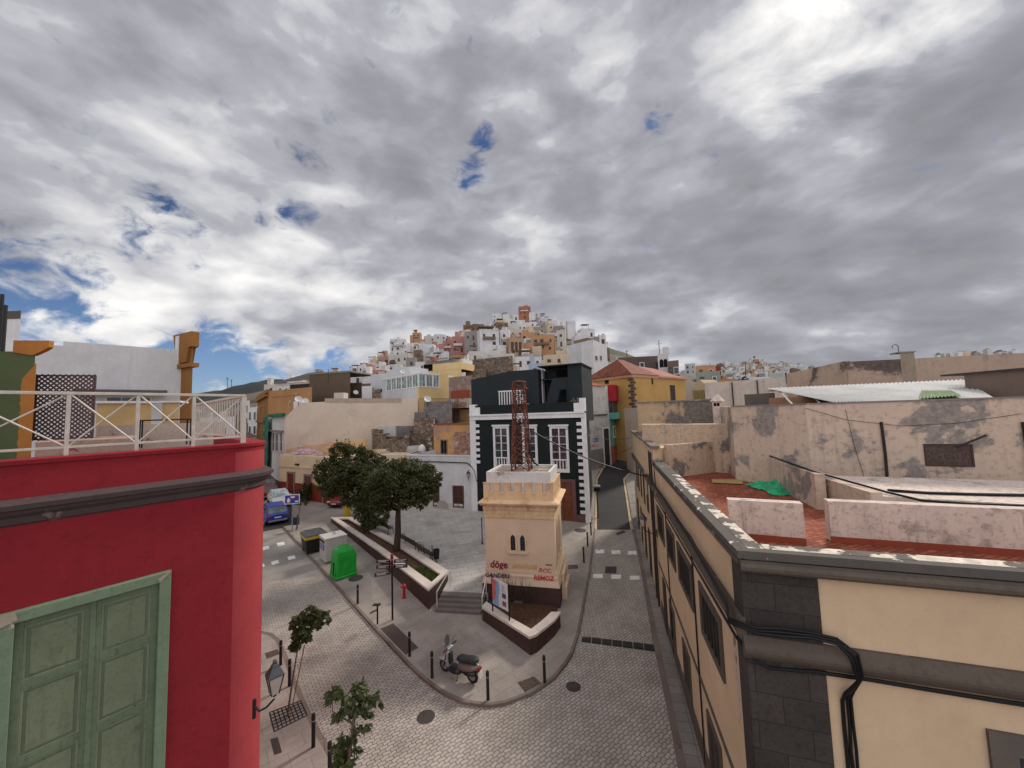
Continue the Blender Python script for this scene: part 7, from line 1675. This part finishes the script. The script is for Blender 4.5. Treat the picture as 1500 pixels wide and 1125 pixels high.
# signpost with finger boards
p = PG(575, 908, .1); t = thing('fingerpost', 'tall black fingerpost with red centre and several dark direction blades', 'signpost', tuple(p))
MB().tube([p, p+Vector((0, 0, 3.05))], .045, 8).build('pole', IRON, t)
m = MB(); 
for z in (2.5, 2.68, 2.86, 3.0): m.lathe(p+Vector((0, 0, z)), [(.085, 0), (.085, .07)], 10)
m.build('collar', plain('crimson_collar', (.22, .015, .04), .5), t)
LTX = plain('sign_lettering', (.55, .55, .55), .6)
for k, (z, a, L_, tx) in enumerate(((2.97, 176, .78, 'CASTILLO'), (2.72, 180, .76, 'MUSEO'), (2.44, 196, .80, 'TEATRO'), (2.97, 2, .76, 'RISCO'), (2.72, 4, .74, 'PLAZA'))):
    F = Fr((p.x, p.y), a if a < 90 else a-180); s0, s1 = (.1, L_) if a < 90 else (-L_, -.1)
    m = MB(); tip = .08; m.fprism(F, [(s0, z-.09), (s1, z-.09), (s1, z+.09), (s0, z+.09)] if a < 90 else [(s0, z-.09), (s1, z-.09), (s1, z+.09), (s0, z+.09)], -.015, .015); bl = m.build('direction_blade', IRON, t)
    m = MB(); m.fb(F, s0+.06, s1-.06, .0155, .018, z-.055, z-.045); m.fb(F, s0+.06, s1-.06, .0155, .018, z+.035, z+.06); m.fb(F, s0+.1, s1-.2, .0155, .018, z-.02, z+.012); m.build('lettering', LTX, bl)
m = MB(); c = p+Vector((.25, -.2, 2.45)); m.tube([p+Vector((0, 0, 2.5)), c], .03, 5); m.build('direction_blade', IRON, t)
p = PG(553, 914, .1); t = thing('pedestal_post', 'short black post with two drooping plates beside the fingerpost', 'post', tuple(p))
MB().tube([p, p+Vector((0, 0, .88))], .04, 8).build('post', IRON, t); m = MB(); m.box(p.x-.2, p.x+.14, p.y-.09, p.y+.09, p.z+.86, p.z+.90); m.build('plate', IRON, t); m = MB(); m.hexa([(p.x-.34, p.y-.10, p.z+.5), (p.x-.04, p.y-.1, p.z+.62), (p.x-.04, p.y+.06, p.z+.62), (p.x-.34, p.y+.06, p.z+.5), (p.x-.34, p.y-.1, p.z+.54), (p.x-.04, p.y-.1, p.z+.66), (p.x-.04, p.y+.06, p.z+.66), (p.x-.34, p.y+.06, p.z+.54)]); m.build('plate', plain('brown_plate', (.09, .06, .05), .7), t)
# hydrant
p = PG(592, 876, .1); RHY = plain('hydrant_red', (.38, .012, .03), .4, 0, .1); t = thing('fire_hydrant', 'red fire hydrant at the foot of the long planter wall', 'hydrant', tuple(p))
MB().lathe(p, [(.12, 0), (.12, .05), (.075, .07), (.075, .52), (.11, .54), (.11, .6), (.08, .68), (.03, .72), (.03, .76), (.0, .77)], 12).build('barrel', RHY, t, smooth=False)
for s_ in (-1, 1): MB().tube([p+Vector((.05*s_, -.02, .58)), p+Vector((.17*s_, -.05, .58))], .05, 8).build('outlet', RHY, t)
# information board
pa, pbb = PG(722.5, 917, .1), PG(747, 933, .1); F = Fr(xy(pa), to=xy(pbb)); t = thing('information_board', 'information board on two black posts before the tower, pink and blue map on the left', 'sign', tuple(pa))
zl_, zr_ = PY(722, 841, pa.y).z, PY(747, 855, pbb.y).z
for q, z in ((0, zl_), (F.L, zr_)): m = MB(); m.tube([F.pt(q, 0, .1), F.pt(q, 0, z)], .035, 8); m.build('post', IRON, t)
zA, zB = 1.22, min(zl_, zr_)-.06
MB().fb(F, .035, F.L-.035, -.02, .02, zA, zB).build('panel', plain('board_white', (.58, .60, .63), .5), t)
w3 = F.L-.07; H_ = zB-zA
m = MB(); m.fprism(F, [(.035, zA), (.035+w3*.42, zA), (.035+w3*.40, zA+H_*.4), (.035+w3*.5, zA+H_*.7), (.035+w3*.42, zB), (.035, zB)], .0205, .024); m.build('sea_blue', plain('map_blue', (.20, .36, .52), .5), t)
m = MB(); m.fprism(F, [(.035, zA+H_*.15), (.035+w3*.14, zA+H_*.2), (.035+w3*.25, zA+H_*.45), (.035+w3*.2, zA+H_*.6), (.035+w3*.3, zA+H_*.85), (.035+w3*.24, zB), (.035, zB)], .0245, .027); m.build('map_land', plain('map_coral', (.50, .14, .13), .5, 0, .35, 9), t)
for z, c in ((.42, 'photo_dark'), (.12, 'photo_rust')):
    m = MB(); m.fb(F, .035+w3*.64, .035+w3*.88, .0205, .024, zA+H_*z, zA+H_*(z+.18)); m.build('picture', plain(c, (.06, .06, .07) if 'dark' in c else (.25, .08, .06), .5, 0, .4, 9), t)
m = MB(); 
for i in range(9): z = zA+H_*(.66+.03*i); m.fb(F, .035+w3*.6, .035+w3*(.88-.04*(i % 3)), .0205, .0225, z, z+.012)
m.build('text_lines', plain('print_grey', (.25, .26, .28), .6), t)
# benches and bin on the plaza
def bench(label, pxa, pxb):
    a, b = PZ(*pxa, pz_(28)), PZ(*pxb, pz_(26)); F = Fr(xy(b), to=xy(a)); z0 = (pz_(a.y)+pz_(b.y))/2+.002
    t = thing('park_bench', label, 'bench', (a.x, a.y, z0), 'benches on the plaza'); L_ = F.L; WD = plain('dark_bench_wood', (.06, .038, .03), .6, 0, .2, 8)
    for s_ in (.12, L_-.12):
        m = MB(); m.tube([F.pt(s_, .45, z0), F.pt(s_, .42, z0+.42), F.pt(s_, .05, z0+.42), F.pt(s_, -.05, z0+.88)], .028, 6); m.tube([F.pt(s_, .0, z0), F.pt(s_, .05, z0+.42)], .028, 6); m.tube([F.pt(s_, .0, z0+.66), F.pt(s_, .40, z0+.64), F.pt(s_, .44, z0+.42)], .02, 6); m.build('iron_leg', IRON, t)
    m = MB()
    for j in range(4): m.fb(F, 0, L_, .04+.1*j, .12+.1*j, z0+.44, z0+.47)
    m.build('seat', WD, t); m = MB()
    for j in range(3): m.hexa([F.pt(0, .0-.02*j, z0+.52+.12*j), F.pt(L_, .0-.02*j, z0+.52+.12*j), F.pt(L_, -.03-.02*j, z0+.52+.12*j), F.pt(0, -.03-.02*j, z0+.52+.12*j), F.pt(0, -.02-.02*j, z0+.61+.12*j), F.pt(L_, -.02-.02*j, z0+.61+.12*j), F.pt(L_, -.05-.02*j, z0+.61+.12*j), F.pt(0, -.05-.02*j, z0+.61+.12*j)])
    m.build('backrest', WD, t)
bench('bench behind the trunk of the broad plaza tree', (584, 796), (609, 812)); bench('bench nearest the steps, beside the small dark bin', (611, 813), (631, 826)); bench('bench furthest up the plaza, seen under the tree crowns', (549, 774), (569, 786))
p = PZ(638, 825, pz_(25)); t = thing('litter_bin', 'small black litter bin on a post at the end of the benches', 'bin', tuple(p))
MB().tube([p+Vector((-.2, 0, 0)), p+Vector((-.2, 0, 1.05))], .03, 6).build('post', IRON, t); MB().lathe(p+Vector((.06, 0, .28)), [(.17, 0), (.21, .55), (.20, .56), (.16, .05)], 10).build('basket', IRON, t)
p = PG(435.5, 774, .1); t = thing('litter_bin', 'small black litter bin near the blue road sign and the sapling', 'bin', tuple(p))
MB().tube([p, p+Vector((0, 0, 1.1))], .04, 6).build('post', IRON, t); MB().box(p.x-.22, p.x+.2, p.y-.3, p.y-.02, p.z+.35, p.z+.98).build('box', plain('bin_black', (.02, .022, .03), .5), t, bevel=.03)
# recycling containers
K0, K1 = PG(414.7, 773, .1), PG(488, 856, .1); ku = (Vector(xy(K1))-Vector(xy(K0))).normalized(); kang = degrees(atan2(ku.y, ku.x))
def kframe(px, py): p = PG(px, py, .1); return Fr(xy(p), kang), g0(p.y)+.10
F, z0 = kframe(448, 812)        # street side bottom corner, s runs towards us
t = thing('waste_container', 'black wheeled waste container with grey lid and yellow band', 'container', F.pt(0, 0, z0)); BKP = plain('black_plastic', (.014, .015, .014), .45, 0, .2)
F = Fr(xy(PG(440, 806, .1)), kang)
m = MB(); Lk, Dk = 1.5, -1.35
m.loft([[F.pt(a+sgn*0, tt, z0+zz) for a, tt, sgn in ((.12, -.10, 0), (Lk-.12, -.10, 0), (Lk-.12, Dk+.1, 0), (.12, Dk+.1, 0))] for zz in (.12,)]+[[F.pt(a, tt, z0+1.02) for a, tt in ((0, 0), (Lk, 0), (Lk, Dk), (0, Dk))]]); m.build('body', BKP, t, bevel=.05)
m = MB(); m.fb(F, -.03, Lk+.03, Dk-.03, .03, z0+1.023, z0+1.22); m.build('yellow_band', plain('band_yellow', (.50, .34, .03), .5), t, bevel=.02)
m = MB(); m.loft([[F.pt(a, tt, z0+1.222) for a, tt in ((-.06, .06), (Lk+.06, .06), (Lk+.06, Dk-.06), (-.06, Dk-.06))], [F.pt(a, tt, z0+1.32) for a, tt in ((-.03, .03), (Lk+.03, .03), (Lk+.03, Dk-.03), (-.03, Dk-.03))], [F.pt(a, tt, z0+1.45) for a, tt in ((.25, -.25), (Lk-.25, -.25), (Lk-.25, Dk+.25), (.25, Dk+.25))]]); m.build('lid', plain('lid_grey', (.085, .10, .095), .5, 0, .2, 3), t, bevel=.04)
for a, tt in ((.2, -.15), (Lk-.2, -.15), (.2, Dk+.15), (Lk-.2, Dk+.15)): c = F.pt(a, tt, z0+.08); MB().tube([(c[0]-.03, c[1], c[2]), (c[0]+.03, c[1], c[2])], .08, 10).build('wheel', IRON, t)
Pw = PG(468, 818.5, .1); F = Fr(xy(Pw), kang); z0 = g0(Pw.y)+.1; t = thing('paper_container', 'square grey white metal recycling container with blue sticker, between black and green ones', 'container', tuple(Pw))
PWH = plaster('container_grey', (.44, .43, .40), .3, streak=.4, scale=3, rough=.6); Lk, Dk = 1.3, -1.35
m = MB(); m.fb(F, 0, Lk, Dk, 0, z0+.06, z0+1.5); m.build('body', PWH, t, bevel=.04)
m = MB(); m.fb(F, -.04, Lk+.04, Dk-.04, .04, z0+1.503, z0+1.6); m.build('lid', plaster('container_lid', (.52, .49, .47), .5, streak=.1, scale=3, rough=.6), t, bevel=.03)
m = MB(); m.fb(F, .15, Lk-.15, .001, .02, z0+1.25, z0+1.38); m.build('slot', IRON, t)
m = MB(); m.fb(F, .12, Lk-.2, .001, .012, z0+.78, z0+1.12); st_ = m.build('sticker', plain('sticker_blue', (.03, .05, .22), .5), t)
m = MB(); m.fb(F, .2, Lk-.45, .0125, .016, z0+1.0, z0+1.05); m.fb(F, .2, Lk-.35, .0125, .016, z0+.88, z0+.92); m.build('lettering', LTX, st_)
c = F.pt(Lk*.5, Dk*.5, z0+1.6); m = MB(); m.tube([c, (c[0], c[1], c[2]+.12), (c[0]+.08, c[1], c[2]+.16), (c[0]+.14, c[1], c[2]+.1), (c[0]+.14, c[1], c[2])], .02, 6); m.build('lifting_hook', IRON, t)
Pg_ = PG(483.5, 843.5, .1); F = Fr(xy(Pg_), kang+4); z0 = g0(Pg_.y)+.1; t = thing('glass_container', 'bright green bell shaped glass recycling container', 'container', tuple(Pg_)); GRB = plain('bottle_green', (.012, .30, .035), .35, 0, .12, 3)
Lk, Dk = 1.05, -1.2
def rect(i, z, top=0): return [F.pt(a, tt, z0+z) for a, tt in ((i, -i), (Lk*.5, -i+.03), (Lk-i, -i), (Lk-i+.02, Dk*.5), (Lk-i, Dk+i), (Lk*.5, Dk+i-.03), (i, Dk+i), (i-.02, Dk*.5))]
m = MB(); m.loft([rect(-.04, .02), rect(-.04, .12), rect(.0, .14), rect(.02, .7), rect(.06, 1.2), rect(.10, 1.5), rect(.18, 1.62), rect(.30, 1.68)]); m.build('body', GRB, t, bevel=.03)
m = MB(); m.loft([rect(.3, 1.682), rect(.34, 1.76), rect(.42, 1.78)]); m.build('cap', GRB, t)
for aa in (.18, Lk*.5, Lk-.18):
    m = MB(); m.tube([F.pt(aa, .035-.0, z0+.16), F.pt(aa, .0, z0+.7), F.pt(aa, -.07, z0+1.2)], .03, 5); m.build('rib', GRB, t)
FG2 = F.side(Lk)
for aa in (.45, 1.0): m = MB(); m.fb(FG2, aa-.2, aa+.2, -.075, -.02, z0+.75, z0+1.3); m.build('moulded_panel', GRB, t, bevel=.02)
for sd_ in (.0,): m = MB(); c = F.pt(.1, -.25, z0+1.38); m.lathe((c[0], c[1], c[2]), [(.10, 0), (.10, .12)], 10); m.build('bottle_hole', IRON, t)
# blue road sign
p = PG(428, 779, .1); t = thing('road_sign', 'blue rectangular street zone sign with red diagonal on a grey pole', 'sign', tuple(p)); zt_ = PY(428, 724, p.y).z; GPOL = plain('galvanised_pole', (.25, .25, .25), .5, .4)
MB().tube([p, (p.x, p.y, zt_-.1)], .045, 8).build('pole', GPOL, t); F = Fr((p.x, p.y-.06), 6); hw = .6; zb_ = zt_-.78
MB().fb(F, -hw, hw, 0, .03, zb_, zt_).build('border', plain('sign_white', (.65, .65, .68), .4), t); MB().fb(F, -hw+.06, hw-.06, .031, .036, zb_+.06, zt_-.06).build('blue_field', plain('sign_blue', (.02, .05, .32), .4), t)
m = MB(); m.fprism(F, [(-hw+.08, zb_+.07), (-hw+.26, zb_+.07), (hw-.08, zt_-.07), (hw-.26, zt_-.07)], .0365, .040); m.build('red_bar', plain('sign_red', (.35, .01, .03), .4), t)
m = MB(); m.fprism(F, [(-hw+.18, zb_+.3), (-hw+.34, zb_+.55), (-hw+.5, zb_+.3), (-hw+.44, zb_+.3), (-hw+.44, zb_+.14), (-hw+.24, zb_+.14), (-hw+.24, zb_+.3)], .0405, .043); m.fb(F, -.1, .22, .0405, .043, zb_+.5, zb_+.64); m.fb(F, .25, .5, .0405, .043, zb_+.14, zb_+.26); m.build('pictogram', MATS['sign_white'], t)
p = PG(876, 742, .1); p = PG(876, 740, .0); t = thing('corner_sign', 'small dark sign box with pale top, on a post beside the dark house corner', 'sign', tuple(p)); k_ = p.y/FPX
p = PY(875, 738, 33.5); MB().tube([(p.x, p.y, g0(33)), (p.x, p.y, PY(875, 712, 33.5).z)], .06, 6).build('post', plain('brownish_post', (.06, .03, .03), .7), t)
z1_ = PY(875, 711, 33.5).z; MB().box(p.x-.26, p.x+.26, p.y-.12, p.y+.02, z1_-.5, z1_-.12).build('box', IRON, t); MB().box(p.x-.3, p.x+.3, p.y-.14, p.y+.05, z1_-.118, z1_+.03).build('hood', plain('pale_hood', (.45, .46, .47), .5), t)
# yellow container behind the tree
p = PG(508, 756, .1); tag(MB().lathe(p, [(.28, 0), (.32, .1), (.3, .9), (.22, 1.05), (.0, 1.1)], 10).build('yellow_bin', plain('bin_yellow', (.55, .36, .02), .5)), 'squat yellow container at the far tip of the long planter', 'bin')
# ---------------------------------------------------------------- vehicles
RUBR = plain('tyre_rubber', (.012, .012, .012), .8); RIM = plain('alloy_rim', (.35, .35, .36), .35, .6)
CARG = glassm('car_glass', (.03, .045, .05), .08); CARGL = glassm('windscreen_glass', (.22, .27, .29), .12)
REDL_ = plain('tail_lamp', (.30, .01, .01), .3); CLR = plain('head_lamp', (.6, .6, .62), .2); PLT = plain('number_plate', (.6, .6, .6), .5)
def car(label, pos, ang, col, L=4.2, W=1.8, H=1.5, suv=True, z0=0, scr=CARG):
    "front along local +x"
    t = thing('parked_car', label, 'car', (0, 0, 0), 'cars parked in the left street')
    m = MB(); h = L/2
    prof = [(-h, .45, .35, .86), (-h+.12, .62, .22, .93), (-h+.6, .70, .20, .95), (0, .72, .20, .93), (h-1.1, .70, .20, .90), (h-.35, .62, .22, .76), (h, .40, .34, .62)]
    rings = []
    for x, wf, zb_, zt_ in prof:
        w2 = W/2*(.80+.2*min(1, wf/.7)); zt2 = zt_*H/1.5; zm_ = (zb_+zt2)/2
        rings.append([(x, -w2*.86, zb_), (x, -w2, zb_+.15), (x, -w2, zm_+.08), (x, -w2*.93, zt2-.02), (x, 0, zt2+.03), (x, w2*.93, zt2-.02), (x, w2, zm_+.08), (x, w2, zb_+.15), (x, w2*.86, zb_)])
    m.loft(rings); m.build('body', col, t, smooth=False, bevel=.05)
    bt = .93*H/1.5; rf = H
    xs = (-h+.12, -h+.55, h-1.75, h-1.05) if suv else (-h+.6, -h+1.2, h-1.9, h-1.15)
    w0, w1 = W/2*.92, W/2*.74
    base = [(xs[0], -w0, bt), (xs[3], -w0, bt), (xs[3], w0, bt), (xs[0], w0, bt)]; top = [(xs[1], -w1, rf-.05), (xs[2], -w1, rf-.05), (xs[2], w1, rf-.05), (xs[1], w1, rf-.05)]
    m = MB(); m.hexa(base+top); m.build('cabin', scr, t, bevel=.05)
    m = MB(); m.hexa([(xs[1]-.02, -w1-.01, rf-.055), (xs[2]+.02, -w1-.01, rf-.055), (xs[2]+.02, w1+.01, rf-.055), (xs[1]-.02, w1+.01, rf-.055), (xs[1]+.08, -w1+.08, rf), (xs[2]-.1, -w1+.08, rf), (xs[2]-.1, w1-.08, rf), (xs[1]+.08, w1-.08, rf)]); m.build('roof', col, t, bevel=.02)
    m = MB()
    for a, b in ((0, 4), (1, 5), (2, 6), (3, 7)):
        P_ = base+top; m.tube([P_[a], P_[b]], .045, 5)
    for sg in (-1, 1): m.tube([((xs[0]+xs[3])/2-.1, sg*w0*1.0, bt), ((xs[1]+xs[2])/2-.1, sg*w1, rf-.05)], .035, 5)
    m.build('pillars', col, t)
    for x in (-h+.75, h-.85):
        for sg in (-1, 1):
            wh_ = MB(); wh_.loft([[(x+r*cos(2*pi*i/18), sg*(W/2-.2+dy), .32+r*sin(2*pi*i/18)) for i in range(18)] for dy, r in ((0, .32), (.19, .32), (.205, .27))]); wh_ = wh_.build('wheel', RUBR, t)
            m = MB(); m.loft([[(x+r*cos(2*pi*i/18), sg*(W/2+dy), .32+r*sin(2*pi*i/18)) for i in range(18)] for dy, r in ((-.02, .21), (.012, .20), (.02, .06))]); m.build('rim', RIM, wh_)
    for sg in (-1, 1):
        MB().box(-h-.01, -h+.12, sg*W*.38-.17, sg*W*.38+.13, .68, .84).build('tail_light', REDL_, t, bevel=.02)
        MB().box(h-.22, h-.04, sg*W*.34-.17, sg*W*.34+.15, .56, .68).build('headlight', CLR, t, bevel=.02)
        MB().box(xs[3]-.35, xs[3]-.2, sg*(W/2+.07)-.08, sg*(W/2+.07)+.08, bt-.03, bt+.11).build('mirror', col, t, bevel=.02)
    MB().box(-h-.03, -h+.02, -.26, .26, .60, .71).build('number_plate', PLT, t); MB().box(h-.01, h+.03, -.26, .26, .40, .50).build('number_plate', PLT, t)
    MB().box(-h-.05, -h+.1, -W*.4, W*.4, .30, .46).build('bumper', plain('bumper_grey', (.20, .20, .22), .5), t, bevel=.03)
    MB().box(h-.12, h+.02, -W*.36, W*.36, .28, .44).build('grille', IRON, t, bevel=.03)
    t.location = (pos[0], pos[1], g0(pos[1])+.008); t.rotation_euler = (-0, -math.atan(.042)*sin(radians(ang)), radians(ang)); return t
BLUE = plain('car_blue', (.012, .035, .30), .25, .3, .1, 2, .6); WCAR = plain('car_white', (.62, .63, .64), .3, 0, .04, 2, .6); RCAR = plain('car_red', (.22, .02, .03), .3, .1, .08, 2, .6); DCAR = plain('car_dark', (.05, .03, .035), .3, .2, .08, 2, .6)
ra_, rb_ = PG(396.5, 771, 0), PG(427.5, 765.5, 0)
u2 = Vector((rb_.x-ra_.x, rb_.y-ra_.y)).normalized(); hd = Vector((-u2.y, u2.x)); ang0 = degrees(atan2(hd.y, hd.x))
c = Vector(xy((ra_+rb_)/2))+hd*2.1
ang0 = 130
car('blue hatchback seen from behind, nearest in the left street', tuple(Vector(xy((ra_+rb_)/2))+Vector((-.25, -.1))+Vector((cos(radians(ang0)), sin(radians(ang0))))*2.15), ang0, BLUE, 4.2, 1.82, 1.55)
dirs = Vector((cos(radians(118)), sin(radians(118))))
c1 = Vector(xy(PG(404, 741, 0))); car('white car facing us, parked beyond the blue hatchback', tuple(c1+Vector((-.2, .9))), 310, WCAR, 4.1, 1.8, 1.45, False, scr=CARGL)
c2 = Vector(xy(PG(392, 727, 0))); car('red car parked beyond the white car', tuple(c2), 129, RCAR, 4.2, 1.8, 1.45)
c3 = Vector(xy(PG(390, 716, 0))); car('dark maroon car furthest up the left street', tuple(c3), 129, DCAR, 4.2, 1.8, 1.5)
c4 = Vector(xy(PG(496, 743, .1))); o = car('black and red car half hidden behind the far plaza tree', tuple(c4+Vector((0, 1.5))), 262, RCAR, 4.0, 1.75, 1.45, True); o.location.z += .1
# delivery bike or scooter on the corner
sa, sb = PG(650, 982, .1), PG(696, 1002, .1); v = Vector((sa.x-sb.x, sa.y-sb.y)); ang = atan2(v.y, v.x); mid_ = (sa+sb)/2
t = thing('scooter', 'grey and black motor scooter with top seat parked on its stand at the rounded corner', 'scooter', (0, 0, 0))
SB = plain('scooter_black', (.012, .012, .013), .35, 0, .1, 5, .5); SG = plain('scooter_silver', (.36, .35, .35), .3, .4, .1, 5, .6); SGD = plain('scooter_bronze', (.17, .135, .125), .35, .3, .1, 5, .5); SEAT = plain('scooter_seat', (.018, .018, .02), .6)
def ringy(x, hw_, z0_, z1_, ch=.3):
    hw_ *= 1.25
    c_ = (z0_+z1_)/2; h_ = (z1_-z0_)/2; return [(x, hw_*cos(a_)*(1 if abs(cos(a_)) > .5 else 1), c_+h_*sin(a_)) for a_ in [2*pi*i/12 for i in range(12)]]
for x, nm, r in ((.68, 'front_wheel', .245), (-.66, 'rear_wheel', .255)):
    m = MB(); n = 22; vs = []; fs = []
    for i in range(n):
        for j in range(8):
            a_, b_ = 2*pi*i/n, 2*pi*j/8; rr = r-.055+.055*cos(b_); vs.append((x+rr*cos(a_), .06*sin(b_), r+rr*sin(a_)))
    m.add(vs, [(i*8+j, ((i+1) % n)*8+j, ((i+1) % n)*8+(j+1) % 8, i*8+(j+1) % 8) for i in range(n) for j in range(8)]); w_ = m.build(nm, RUBR, t, smooth=True)
    m = MB(); m.loft([[(x+q_*cos(2*pi*i/16), y_, r+q_*sin(2*pi*i/16)) for i in range(16)] for y_, q_ in ((-.045, .06), (-.035, .15), (.035, .15), (.045, .06))]); m.build('rim', RIM, w_)
m = MB(); m.loft([ringy(x, w_, z0_, z1_) for x, w_, z0_, z1_ in ((.42, .10, .24, .34), (.34, .17, .20, .36), (.05, .19, .18, .34), (-.15, .18, .20, .46))]); m.build('footboard', SB, t, smooth=True)
m = MB(); m.loft([ringy(x, w_, z0_, z1_) for x, w_, z0_, z1_ in ((-.08, .10, .30, .62), (-.18, .17, .34, .74), (-.45, .20, .40, .78), (-.75, .18, .48, .80), (-.95, .10, .58, .78), (-1.02, .04, .66, .74))]); m.build('rear_body', SGD, t, smooth=True)
m = MB(); m.loft([ringy(x, w_, z0_, z1_) for x, w_, z0_, z1_ in ((-.2, .12, .28, .50), (-.5, .16, .26, .50), (-.85, .12, .32, .52))]); m.build('engine', SB, t, smooth=True)
m = MB(); m.loft([ringy(x, w_, z0_, z1_) for x, w_, z0_, z1_ in ((-.02, .06, .72, .80), (-.10, .14, .72, .85), (-.35, .17, .73, .86), (-.52, .16, .76, .91), (-.62, .17, .78, .95), (-.88, .14, .80, .97), (-.98, .05, .84, .93))]); m.build('seat', SEAT, t, smooth=True)
m = MB(); m.loft([[(x+dx, y_*w_, z_) for dx, y_ in ((.06, -.6), (.10, 0), (.06, .6), (0, 1), (-.05, .5), (-.05, -.5), (0, -1))] for x, w_, z_ in ((.36, .10, .26), (.40, .20, .42), (.43, .22, .62), (.40, .17, .82), (.36, .12, .96))]); m.build('front_shield', SG, t, smooth=True, bevel=0)
m = MB(); m.loft([[(x+dx, y_*w_, z_) for dx, y_ in ((.0, -.9), (.03, 0), (.0, .9), (-.05, .5), (-.05, -.5))] for x, w_, z_ in ((.33, .13, .45), (.35, .15, .65), (.33, .12, .84))]); m.build('leg_shield_trim', SB, t)
m = MB(); m.loft([ringy(x, w_, z0_, z1_) for x, w_, z0_, z1_ in ((.95, .04, .40, .47), (.85, .09, .42, .53), (.66, .10, .46, .56), (.46, .08, .42, .54))]); m.build('front_mudguard', SG, t, smooth=True)
m = MB(); m.tube([(.68, -.08, .25), (.55, -.09, .60), (.42, -.03, .95)], .025, 6); m.tube([(.68, .08, .25), (.55, .09, .60), (.42, .03, .95)], .025, 6); m.build('fork', SB, t)
m = MB(); m.loft([ringy(x, w_, z0_, z1_) for x, w_, z0_, z1_ in ((.50, .05, .98, 1.06), (.42, .13, .94, 1.10), (.30, .12, .96, 1.10), (.24, .05, 1.0, 1.08))]); m.build('handlebar_cover', SG, t, smooth=True)
m = MB(); m.tube([(.34, -.36, 1.06), (.36, -.2, 1.04), (.38, .2, 1.04), (.34, .36, 1.06)], .018, 6); m.build('handlebar', SB, t)
for sg in (-1, 1):
    MB().tube([(.335, sg*.25, 1.058), (.335, sg*.37, 1.062)], .026, 8).build('grip', SB, t)
    m = MB(); m.tube([(.36, sg*.16, 1.06), (.38, sg*.24, 1.22), (.36, sg*.28, 1.27)], .01, 5); mr = m.build('mirror', SB, t); m = MB(); m.loft([[(.35+dx, sg*.29+.07*cos(2*pi*i/10), 1.30+.045*sin(2*pi*i/10)) for i in range(10)] for dx in (-.012, .012)]); m.build('mirror_glass', RIM, mr)
m = MB(); m.loft([[(.47+dx+.0*y_, y_*w_, z_) for dx, y_ in ((0, -1), (.03, 0), (0, 1), (-.012, 1), (.015, 0), (-.012, -1))] for w_, z_ in ((.10, 1.06), (.14, 1.22), (.11, 1.40), (.05, 1.46))]); m.build('windscreen', plain('smoked_screen', (.10, .11, .12), .15, 0, .05), t)
MB().lathe((.50, 0, .97), [(.07, 0), (.075, .05), (.04, .08)], 10).build('headlight', CLR, t)
MB().box(-1.08, -1.0, -.08, .08, .62, .70).build('tail_light', REDL_, t, bevel=.01); MB().hexa([(-1.10, -.1, .36), (-1.08, -.1, .36), (-1.08, .1, .36), (-1.10, .1, .36), (-1.06, -.1, .56), (-1.04, -.1, .56), (-1.04, .1, .56), (-1.06, .1, .56)]).build('number_plate', PLT, t)
MB().tube([(-.3, -.18, .30), (-.6, -.20, .32), (-.95, -.20, .40)], [.04, .06, .055], 8).build('exhaust', SG, t)
MB().tube([(-.80, 0, .82), (-1.02, -.12, .90), (-1.06, 0, .91), (-1.02, .12, .90), (-.80, .0, .82)], .014, 5).build('grab_rail', SG, t)
MB().tube([(-.05, .1, .22), (-.1, .25, .02)], .015, 5).build('side_stand', SB, t)
t.rotation_euler = (radians(-5), 0, ang); t.location = (mid_.x, mid_.y, .105)
# wall lantern over the right street, cables there
a, z = FS.at(963, 779); b_ = Vector(FS.pt(a, .02, z)); o_ = FS.n*.62
lantern(tuple(b_), (o_.x, o_.y), 'wall lantern on a scrolled bracket over the right pavement, on the long cream building', .12)
m = MB(); q = [PY(875, 600, 40)]
for k, (A_, B_, sg_) in enumerate(((FBk.pt(FBk.L, .1, 8.0), FS.pt(21, .2, 7.6), .3), (FBk.pt(FBk.L, .05, 6.7), FS.pt(20, .2, 6.9), .5))):
    A_, B_ = Vector(A_), Vector(B_); pts = [A_.lerp(B_, i/10)-Vector((0, 0, sg_*4*(i/10)*(1-i/10))) for i in range(11)]
    tag(MB().tube(pts, .018, 4).build('overhead_cable', CABLE), ['upper', 'lower'][k]+' thin cable crossing the right street behind the dark house corner', 'cable', 'thin cables over the right street')
p = PZ(995, 686, 7.5); p = Vector(FS.pt(9.0, -.2, 7.47)); tag(MB().lathe(p, [(.09, 0), (.13, .05), (.1, .13), (.03, .17)], 9).build('cable_junction', plain('white_lump', (.65, .64, .62), .7), smooth=True), 'white lump of cable joint on the parapet coping of the cream building', 'cable joint')
pts = [Vector(FS.pt(s_, tt, z)) for s_, tt, z in ((11.5, -.1, 7.5), (10.6, -.25, 7.5), (9.8, -.1, 7.5), (9.0, -.2, 7.52), (8.3, -.3, 7.48), (7.4, -.1, 7.48), (7.0, .09, 7.42), (6.9, .09, 7.0), (6.8, .08, 6.3))]
tag(MB().tube(pts, .022, 5).build('cable', CABLE, smooth=True), 'loose cable snaking over the parapet coping and down the street front', 'cable')
for _o in bpy.data.objects:
    if '_b' in _o: del _o['_b']
